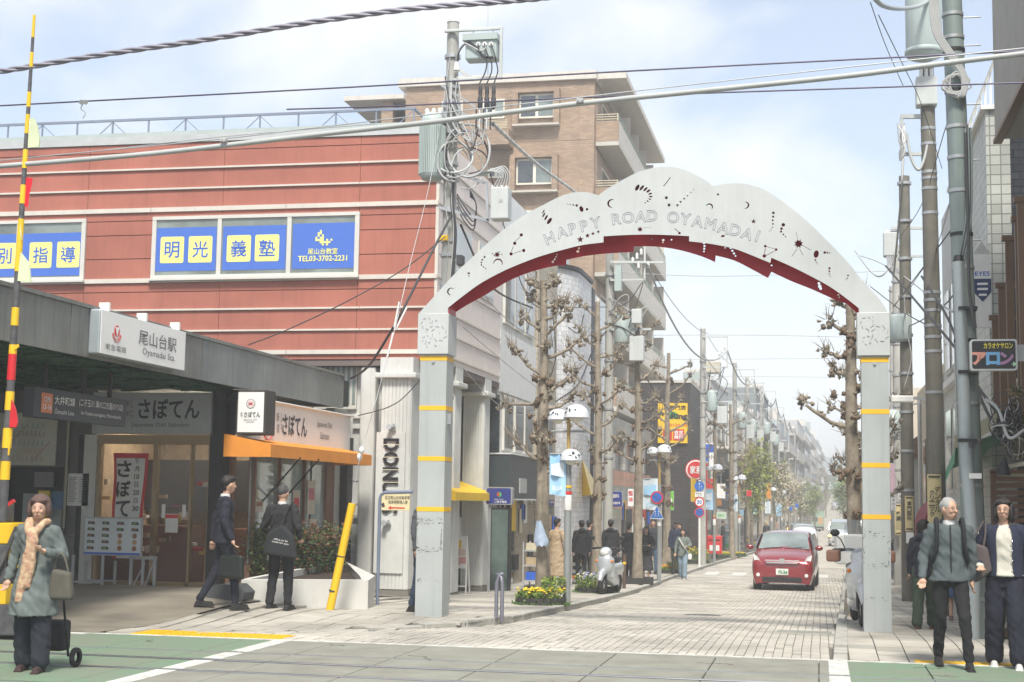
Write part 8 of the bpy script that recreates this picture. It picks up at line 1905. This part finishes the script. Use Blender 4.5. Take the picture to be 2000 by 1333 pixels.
def fin(mb,vox,it=4,fold=0.0,seed=0):
 me=mod_bake(mb.mesh(),[('REMESH',{'mode':'VOXEL','voxel_size':vox}),('SMOOTH',{'iterations':it,'factor':.5})])
 if fold:
  ns=[v.normal.copy()for v in me.vertices]
  for v,nn in zip(me.vertices,ns):
   c=v.co;v.co=c+nn*fold*(noise.noise(Vector((c.x*9+seed,c.y*9,c.z*16+c.x*14)))+.6*noise.noise(Vector((c.x*24+seed,c.y*24,c.z*9))))
 return me
def person(label,p,face,H=1.7,legs=((0,0),(0,0)),arms=None,top=('j',(.05,.05,.06)),bot=('t',(.03,.03,.035)),hair=('short',HB),shoe=(.02,.02,.02),vox=.016,hem=.86,glasses=False,look=0,wide=0,build_=1.0,group=None,collar=None,fold=.007,lean=0):
 s=H/1.75;t=thing('person',label,'person',tuple(p),radians(face),group=group);t.scale=(s,s,s)
 arms=arms or(((.05,0,-.28),(.06,-.04,-.53)),((-.05,0,-.28),(-.06,-.04,-.53)))
 SH=[Vector((.175*build_,0,1.42)),Vector((-.175*build_,0,1.42))];HP=[Vector((.09,0,.92)),Vector((-.09,0,.92))]
 b=MB();hy=-.02-lean;hc=Vector((0,hy,1.625));HRt=Matrix.Rotation(radians(look),3,'Z')
 def hd(x,y,z):return hc+HRt@Vector((x,y,z))
 b.ell(hc,(.074,.092,.108),16,rot=HRt);b.ell(hd(0,-.028,-.055),(.055,.058,.06),14,rot=HRt);b.cap(hd(0,-.088,.0),hd(0,-.104,-.028),.010,.014,8);b.ell(hd(0,-.078,-.062),(.026,.016,.012),8)
 for q in(-1,1):b.ell(hd(q*.074,.005,-.01),(.012,.022,.03),8);b.ell(hd(q*.035,-.07,-.028),(.022,.02,.02),8)
 b.cap((0,.01,1.40),hc+Vector((0,.01,-.06)),.055,.050,12);oval(b,[(.9,0,0,.11,.07),(1.1,0,0,.10,.07),(1.34,0,0,.12,.07),(1.42,0,0,.06,.05)])
 feet=[];kn=[]
 for i in(0,1):
  dy,dx=legs[i][:2];lift=legs[i][2]if len(legs[i])>2 else 0;f=Vector((HP[i].x+dx,dy,.085+lift));k=(HP[i]+f)/2+Vector((0,-.03-abs(dy)*.12-lift*.8,.02));feet.append(f);kn.append(k)
  b.cap(HP[i],k,.06,.045);b.cap(k,f,.045,.035)
 for i,(e,w)in enumerate(arms):
  E_,W_=SH[i]+Vector(e),SH[i]+Vector(w);b.cap(SH[i]-Vector((.02 if i==0 else-.02,0,.03)),E_,.026,.026);b.cap(E_,W_,.03,.026);d=(W_-E_).normalized();u=Vector((0,0,1)).cross(d);u=u.normalized()if u.length>.2 else Vector((0,1,0));nrm=d.cross(u)
  pc=W_+d*.05;b.cap(W_,pc,.024,.028);b.cap(pc-u*.018,pc+u*.018,.024)
  for q,(o,ln)in enumerate(((-.030,.055),(-.010,.066),(.010,.062),(.028,.048))):a0=pc+d*.03+u*o;a1=a0+d*ln*.6+nrm*.012;b.cap(a0,a1,.0095,.0085,6);b.cap(a1,a1+d*ln*.35+nrm*.03,.0085,.007,6)
  a0=pc-u*.03;b.cap(a0,a0-u*.022+d*.035+nrm*.012,.011,.009,6)
 body=link('body',fin(b,max(.008,vox*.62),2),SKIN,t,False)
 for q in(-1,1):
  MB().ell(hd(q*.031,-.083,.006),(.0095,.005,.0032),8,rot=HRt).build('eye',EYE,t,False);MB().beam(hd(q*.018,-.090,.027),hd(q*.045,-.080,.028),.0035).build('eyebrow',hair[1],t,False)
 MB().ell(hd(0,-.094,-.060),(.024,.006,.006),8,rot=HRt).build('mouth',LIP,t,False)
 h=MB();k=hair[0]
 if k!='cap':h.ell(hd(0,.022,.034),(.084,.094,.096),16,rot=HRt);h.ell(hd(.02,-.03,.074),(.060,.058,.036),12,rot=HRt);h.ell(hd(-.02,-.024,.080),(.058,.056,.036),12,rot=HRt);h.ell(hd(0,.06,-.035),(.06,.035,.05),12,rot=HRt)
 if k=='crop':h=MB();h.ell(hd(0,.016,.026),(.080,.092,.096),16,rot=HRt)
 if k=='bob':
  for q in(-1,1):h.ell(hd(q*.080,.005,-.03),(.034,.065,.11),12,rot=HRt);h.ell(hd(q*.045,-.05,.072),(.038,.03,.025),8,rot=HRt)
  h.ell(hd(0,.055,-.03),(.085,.06,.12),14,rot=HRt)
 if k=='puff':h.ell(hd(0,.045,.05),(.112,.108,.105),16,rot=HRt);[h.ell(hd(q*.092,.02,-.01),(.034,.055,.085),12,rot=HRt)for q in(-1,1)];[h.ell(hd(q*.045,-.045,.085),(.04,.035,.022),8,rot=HRt)for q in(-1,1)]
 if k=='long':h.ell(hd(0,.06,-.1),(.08,.05,.16),14,rot=HRt);[h.cap(hd(q*.07,.0,.02),hd(q*.075,.0,-.2),.03,.025)for q in(-1,1)]
 if k=='cap':h.ell(hd(0,.0,.055),(.09,.105,.075),16,rot=HRt);h.box(hd(0,-.12,.045),(.13,.09,.012),rot=HRt)
 link('hair' if k!='cap' else 'cap',fin(h,.009,1,.009 if k!='cap' else 0),hair[1],t,False)
 g=MB();kind,c=bot[:2];wl=wide
 if kind=='t':
  oval(g,[(.82,0,0,.15,.10),(.92,0,0,.165,.115),(1.02,0,0,.145,.10)])
  for i in(0,1):g.cap(HP[i],kn[i],.092+wl*.3,.068+wl*.8,12);g.cap(kn[i],feet[i]+Vector((0,0,.02)),.066+wl*.8,.05+wl,12)
 else:
  zh=bot[2];oval(g,[(zh,0,0,.25,.19),(.6,0,0,.21,.15),(.9,0,0,.165,.12),(1.02,0,0,.14,.10)],20)
 link('trousers' if kind=='t' else 'skirt',fin(g,vox,3,fold*1.4,3),cl(*c)if isinstance(c[0],str)else cl('bot%d'%(hash(c)%9999),c),t,False)
 for i in(0,1):
  m=MB();f=feet[i];m.ell(f+Vector((0,.0,-.03)),(.045,.06,.05),10);m.cap(f+Vector((0,.03,-.05)),f+Vector((0,-.14,-.052)),.04,.034,10);m.box(f+Vector((0,-.055,-.078)),(.085,.27,.018));link('shoe',fin(m,.012,2),cl('shoe%.2f%.2f'%shoe[:2],shoe),t,False)
 g=MB();kind,c=top;ex=.0 if kind!='coat' else.012;B=build_
 oval(g,[(hem,0,-.01,(.195+ex)*B,.148+ex),(1.0,0,0,(.168+ex)*B,.125+ex),(1.2,0,0,.165*B,.118),(1.34,0,-.0,.185*B,.12),(1.43,0,.0,.15*B,.09),(1.475,0,.005,.068,.062)])
 if kind=='coat' and hem<.8:oval(g,[(hem,0,-.04,.25,.235),(.75,0,-.03,.235,.205),(.95,0,-.01,.20,.16),(1.1,0,0,.17,.12)])
 for i,(e,w)in enumerate(arms):
  E_,W_=SH[i]+Vector(e),SH[i]+Vector(w);g.cap(SH[i]-Vector((.02 if i==0 else-.02,0,.02)),E_,.074,.058,12);g.cap(E_,E_.lerp(W_,.97),.056,.042,12)
 if kind=='hood':g.ell((0,.08,1.46),(.12,.07,.07),12)
 link({'coat':'coat','hood':'hooded_jacket'}.get(kind,'jacket'),fin(g,vox,3,fold*1.8,7),cl('top%.3f%.3f%.3f'%c,c),t,False)
 if collar:m=MB();m.lathe([(.062,1.455),(.066,1.47),(.060,1.505)],(0,.005-lean*.3,0),18);m.build('collar',cl('collar',collar),t,False)
 if glasses:
  for q in(-1,1):
   P=[hd(q*.034+.022*cos(a),-.097,.004+.017*sin(a))for a in[2*pi*k/14 for k in range(15)]];m=MB().tube(P,.0017,5,False);m.tube([hd(q*.056,-.095,.008),hd(q*.078,.0,.008)],.0017,5);m.build('glasses',BLACK,t,False)
 return t
def strapbag(label,t_loc,pts,cmat,strap,name='bag',th=.1,rz=0,parent=None):
 t=thing(name,label,'bag',tuple(t_loc),rz);mb=MB();mb.prism(pts,-th/2,th/2);me=mb.mesh();bm=bmesh.new();bm.from_mesh(me);bmesh.ops.recalc_face_normals(bm,faces=bm.faces);bm.to_mesh(me);bm.free()
 o=link('bag_body',mod_bake(me,[('BEVEL',{'width':.03,'segments':3}),('TRIANGULATE',{}),('REMESH',{'mode':'VOXEL','voxel_size':.012}),('SMOOTH',{'iterations':6})]),cmat,t,False)
 for s in strap:MB().tube(catm(s),.011,8).build('strap',cmat,t,False)
 return t
G=lambda px,py:gp(px,py)
p=Vector((*atZ(62,1311,0).xy,0));
person('elderly woman in a grey-green coat and patterned scarf walking with a cart',p,12,1.56,((-.10,.02),(.06,-.02)),(((.09,.02,-.27),(-.02,-.22,-.22)),((-.07,.06,-.26),(-.10,-.02,-.50))),('coat',(.125,.15,.145)),('t',(.02,.025,.035)),('puff',HR),(.05,.03,.03),.012,.56,wide=.045,fold=.009,look=6)
sc_=thing('scarf','patterned tan and rust scarf hanging down the elderly woman\'s front','scarf',tuple(p),radians(12));Mscf=mat('scarf_pattern',(.52,.42,.26),.9,sc=26,var=.2,hue2=(.30,.12,.09),bump=.6)
m=MB();m.tube(catm([(.08,.02,1.34),(.05,-.09,1.30),(0,-.13,1.2),(-.035,-.14,1.08)]),[.035]*19,10);m.tube(catm([(-.085,.02,1.34),(-.06,-.09,1.28),(-.01,-.15,1.15),(-.05,-.155,.95),(-.09,-.16,.62)]),.045,10);m.tube(catm([(0,-.15,1.17),(.0,-.16,.98),(-.035,-.165,.75)]),.042,10);m.ell((-.01,-.14,1.16),(.06,.04,.05),12)
link('scarf_cloth',fin(m,.012,3,.008),Mscf,sc_,False)
fr_=MB();r=random.Random(2)
for k in range(26):x=-.13+r.random()*.11;z=.60+r.random()*.04;fr_.tube([(x,-.165,z),(x+r.uniform(-.02,.02),-.165,z-.12)],.004,4)
fr_.build('fringe',Mscf,sc_,False,kind='stuff')
strapbag('olive grey tote bag on the elderly woman\'s arm',p+Vector((.27,-.05,.64)),[(-.11,0),(.13,0),(.10,.25),(-.08,.28)],cl('tote_olive',(.10,.095,.075)),[[(-.07,0,.27),(-.05,0,.37),(-.01,0,.41),(.03,0,.37),(.07,0,.25)]],th=.10)
ct=thing('shopping_cart','small dark two-wheeled shopping cart behind the elderly woman','cart',tuple(p+Vector((-.02,.35,0))));MB().bb((-.15,.0,.14),(.11,.18,.42)).build('bag_box',cl('cart_black',(.03,.03,.035)),ct,False,bev=.03)
for s in(-1,1):MB().lathe([(.05,-.015),(.085,-.02),(.09,0),(.085,.02),(.05,.015)],(s*.21+.02,.05,.09),20,ax='x').build('wheel',Mtyre,ct,False);MB().tube([(s*.17,.02,.1),(s*.19,-.12,.5),(s*.19,-.2,.88)],.012,8).build('frame_tube',BLACK,ct,False)
MB().cyl((-.19,-.2,.88),(.19,-.2,.88),.016,n=10).build('handle',BLACK,ct,False)
NV=(.016,.018,.032)
p=G(432,1190);p.z=zg(p.x,p.y);person('man in a navy suit striding right with a leather briefcase',p,118,1.78,((.27,.0,.03),(-.17,.0)),(((.05,.10,-.27),(.05,.12,-.52)),((-.07,.02,-.27),(-.09,-.08,-.50))),('j',NV),('t',NV),('short',HB),vox=.012,collar=(.7,.7,.7),look=20,lean=.02)
strapbag('black leather briefcase carried by the striding man',(p.x+.19,p.y-.16,p.z+.40),[(-.20,.02),(.20,.0),(.18,.32),(-.16,.33)],mat('black_leather',(.015,.02,.018),.35),[[(-.08,0,.32),(-.05,0,.43),(.05,0,.43),(.08,0,.32)]],'briefcase',.09,radians(-12))
p=G(545,1191);p.z=zg(p.x,p.y);person('man in a black suit seen from behind with a shoulder bag',p,172,1.71,((.02,.05),(-.04,-.02)),(((.08,.02,-.27),(.02,-.12,-.42)),((-.08,.02,-.27),(-.03,-.12,-.42))),('j',(.02,.021,.023)),('t',(.018,.019,.022)),('crop',mat('hair_salt',(.06,.06,.06),.7,bump=.5,bsc=90)),vox=.012,build_=1.12,collar=(.6,.7,.75),wide=.012)
bgm=cl('bag_black',(.022,.024,.028));bt_=strapbag('black cloth shoulder bag with white print on the second man\'s back',(p.x+.07,p.y-.20,p.z+.74),[(-.24,.02),(.24,-.04),(.18,.28),(.02,.42),(-.19,.30)],bgm,[[(.02,.02,.40),(.03,.03,.55),(.08,.10,.68),(.10,.18,.72)]],th=.11)
text('office to be\nmade for you',(.02,-.064,.19),.07,Msign,bt_,right=(1,0,-.16),up=(.16,0,1),w=.24,world=False)
q=G(824,1196);person('man in a grey jacket and jeans half hidden by the left arch post',q,70,1.72,((-.1,0),(.12,0)),None,('j',(.10,.105,.12)),('t',(.04,.06,.10)),('short',HB),vox=.014)
q=G(1086,1153);person('person in a long beige coat behind the nearest tree',q,150,1.68,((.1,0),(-.1,0)),(((.10,.04,-.25),(.12,.05,-.5)),((-.10,0,-.25),(-.12,0,-.5))),('coat',(.42,.32,.21)),('t',(.4,.3,.2)),('short',HB),vox=.014,hem=.35)
BK=(.022,.022,.026)
crowd=[(1135,1142,1.70,200,('hood',BK),('t',BK),'short','person in a black puffer coat turned away by the scooter tree'),(1150,1139,1.72,150,('j',BK),('t',(.08,.08,.07)),'short','second dark-clothed person right behind the second tree'),(1192,1141,1.74,185,('hood',BK),('t',BK),'short','broad person in a black hooded jacket seen from behind over the scooter'),(1228,1135,1.66,160,('coat',BK),('t',BK),'short','person in a long dark coat left of the third tree'),(1262,1134,1.58,-5,('j',BK),('s',(.05,.05,.055),.32),'long','woman in a black sweater and long grey skirt facing the camera'),(1275,1122,1.80,5,('j',(.03,.035,.045)),('t',(.07,.11,.17)),'short','tall man in a dark jacket and jeans behind the woman in a skirt'),(1321,1122,1.76,5,('hood',(.02,.03,.06)),('t',(.05,.055,.04)),'cap','man in a cap and navy hooded jacket near the orange flower bed'),(1334,1132,1.60,-8,('hood',(.17,.20,.18)),('t',(.22,.30,.37)),'long','young woman in a grey sweatshirt and pale jeans stepping off the kerb'),(1327,1112,1.66,0,('j',(.25,.2,.16)),('t',BK),'long','person mostly hidden behind the man in the cap'),(1412,1075,1.68,90,('j',BK),('t',BK),'short','person in dark clothes beyond the red post box'),(1497,1068,1.62,170,('j',BK),('t',(.4,.35,.3)),'bob','blond person in a black top at the kerb left of the red minivan'),(1516,1050,1.64,170,('j',(.45,.3,.25)),('t',(.1,.15,.3)),'short','distant person in a pink top on the left pavement'),(1535,1044,1.68,0,('j',(.03,.05,.1)),('t',BK),'short','distant person in navy on the left pavement')]
for i,(px,py,H_,fc,tp,bt,hr,lab)in enumerate(crowd):
 q=G(px,py);wk=.14 if i in(7,10)else.05;person(lab,q,fc,H_,((-wk,0),(wk,0)),(((.10,-.03,-.24),(.0,-.22,-.28)),((-.08,0,-.26),(-.08,-.08,-.5)))if i in(4,7,12)else None,tp,bt,(hr,HY if 'blond' in lab else HB),(.35,.33,.3)if i==7 else(.02,.02,.02),.018 if i<9 else.03,.80 if tp[0]!='coat' else.5,wide=.03 if i==7 else 0)
q=G(1334,1132);t=thing('crossbody_bag','white strap bag across the young woman in the grey sweatshirt','bag',tuple(q));MB().tube(catm([(-.12,-.12,1.3),(0,-.16,1.1),(.14,-.13,.9),(.2,-.05,.8)]),.014,6).build('strap',WHITE,t,False);MB().box((.22,-.03,.72),(.12,.1,.18)).build('pouch',WHITE,t,False,bev=.03)
q=G(1262,1134);t=thing('handbag','small black handbag held by the woman in the grey skirt','bag',tuple(q));MB().box((-.02,-.2,.95),(.26,.1,.16)).build('pouch',BLACK,t,False,bev=.03)
q=G(1757,1132);person('schoolboy in a dark jacket looking down at his hands',q,4,1.60,((-.03,0),(.03,0)),(((.09,-.03,-.24),(-.02,-.20,-.26)),((-.09,-.03,-.24),(.02,-.20,-.26))),('j',(.018,.02,.028)),('t',BK),('short',HB),(.3,.3,.32),.016,.84);t=thing('school_bag','dark school bag hanging beside the schoolboy','bag',tuple(q));MB().box((-.26,.05,.86),(.2,.28,.38)).build('pouch',BLACK,t,False,bev=.04)
MBv=thing('vest_stripe','bright blue and green vest front of the schoolboy','vest',tuple(q));MB().box((0,-.115,1.14),(.16,.03,.22)).build('panel',mat('vest_blue',(.08,.14,.55),.6),MBv,False,bev=.01);MB().box((0,-.133,1.06),(.16,.012,.05)).build('stripe',mat('vest_lime',(.45,.7,.1),.6),MBv,False)
q=G(1806,1229);person('person in a dark jacket and green cargo trousers behind the grey-haired man',q,165,1.44,((.12,.0),(-.16,.0)),None,('hood',(.025,.027,.04)),('t',(.05,.075,.05)),('bob',HB),(.09,.04,.03),.014,.84,wide=.035)
q=G(1868,1216);person('person in a blue denim skirt walking behind the grey-haired man',q,175,1.42,((.16,.0,.04),(-.12,.0)),None,('j',(.04,.05,.08)),('s',(.05,.10,.20),.45),('bob',HB),(.16,.11,.09),.014)
p=Vector((*atZ(1858,1297,.035).xy,0));p.z=zr(p.x,p.y)
person('grey-haired man in glasses and a grey zip hoodie walking towards the camera',p,2,1.70,((-.24,.06),(.16,-.02,.02)),(((.05,.03,-.27),(.04,.06,-.52)),((-.07,.02,-.28),(-.09,-.08,-.50))),('hood',(.085,.105,.11)),('t',(.012,.012,.014)),('crop',HG),(.015,.015,.015),.012,.88,True,look=38,build_=1.08,collar=(.6,.62,.64),fold=.009)
t=thing('backpack','black backpack with straps over the grey-haired man\'s shoulders','backpack',tuple(p),radians(2))
for s in(-1,1):MB().tube(catm([(s*.12,.10,1.44),(s*.125,-.03,1.475),(s*.13,-.118,1.36),(s*.135,-.125,1.2),(s*.17,-.06,1.06),(s*.15,.1,1.02)]),.021,8).build('strap',cl('pack_black',(.015,.016,.02)),t,False)
MB().box((0,.19,1.22),(.30,.16,.42)).build('pack',cl('pack_black',(.015,.016,.02)),t,False,bev=.05);MB().tube(catm([(0,-.128,.92),(0,-.132,1.1),(0,-.128,1.3),(0,-.1,1.42)]),.006,6).build('zip',BLACK,t,False)
p=Vector((*atZ(1966,1297,.035).xy,0));p.z=zr(p.x,p.y)
person('woman in glasses, navy cardigan and cream top with a brown shoulder bag',p,-6,1.70,((-.12,.03),(.14,-.03)),(((.10,.02,-.27),(.10,-.05,-.5)),((-.13,.04,-.25),(-.07,-.20,-.38))),('j',(.55,.53,.46)),('t',(.014,.016,.03)),('bob',HB),(.6,.6,.6),.012,.94,True,look=-8,wide=.045)
cg_=thing('cardigan','open navy cardigan with round buttons worn by the woman at the right edge','cardigan',tuple(p),radians(-6));g=MB();s=1.70/1.75;cg_.scale=(s,s,s)
for a,b in((-1.15,1.15),):
 rows=[(.93,.205,.158),(1.0,.19,.145),(1.2,.185,.136),(1.34,.208,.142),(1.43,.172,.11),(1.475,.095,.085)];n=26
 for z,rx,ry in rows:
  for k in range(n+1):
   th=-pi/2+.42+(2*pi-.84)*k/n;g.v.append((rx*cos(th),ry*sin(th),z))
 g.f=[(i*(n+1)+k,i*(n+1)+k+1,(i+1)*(n+1)+k+1,(i+1)*(n+1)+k)for i in range(len(rows)-1)for k in range(n)]
link('cardigan_body',mod_bake(g.mesh(),[('SOLIDIFY',{'thickness':.012}),('SUBSURF',{'levels':1,'render_levels':1})]),cl('cardi_navy',(.02,.025,.05)),cg_,False)
for SHx,e,w in((.175,(.10,.02,-.27),(.10,-.05,-.5)),(-.175,(-.13,.04,-.25),(-.07,-.20,-.38))):
 S_=Vector((SHx,0,1.42));g=MB();g.cap(S_-Vector((.02 if SHx>0 else-.02,0,.02)),S_+Vector(e),.084,.068,12);g.cap(S_+Vector(e),(S_+Vector(e)).lerp(S_+Vector(w),.86),.066,.052,12);link('sleeve',fin(g,.014,3,.006),cl('cardi_navy',(.02,.025,.05)),cg_,False)
for k in range(4):MB().ell((.075,-.135,1.0+k*.1),(.011,.006,.011),8).build('button',Mchr,cg_,False)
strapbag('brown-grey soft shoulder bag on the woman at the right edge',p+Vector((-.31,-.08,.90)),[(-.24,.02),(.02,-.06),(.18,.06),(.14,.30),(-.04,.36),(-.22,.22)],cl('bag_taupe',(.10,.08,.08)),[[(-.1,0,.30),(.02,.0,.42),(.11,.02,.56)],[(.1,0,.30),(.12,.0,.42),(.13,.02,.56)]],th=.13)
# a thin haze fills the street
hz=MB().bb((-120,-30,-12),(120,520,34)).build('haze',None,None);hz['kind']='stuff';hz.data.materials.clear()
m=bpy.data.materials.new('haze');m.use_nodes=True;n=m.node_tree;n.nodes.clear();o=n.nodes.new('ShaderNodeOutputMaterial');v=n.nodes.new('ShaderNodeVolumePrincipled');v.inputs['Color'].default_value=(.93,.96,1,1);v.inputs['Density'].default_value=.0021;v.inputs['Anisotropy'].default_value=.2;n.links.new(v.outputs[0],o.inputs['Volume']);hz.data.materials.append(m)
for sc_rm in(TS,):bpy.data.scenes.remove(sc_rm)
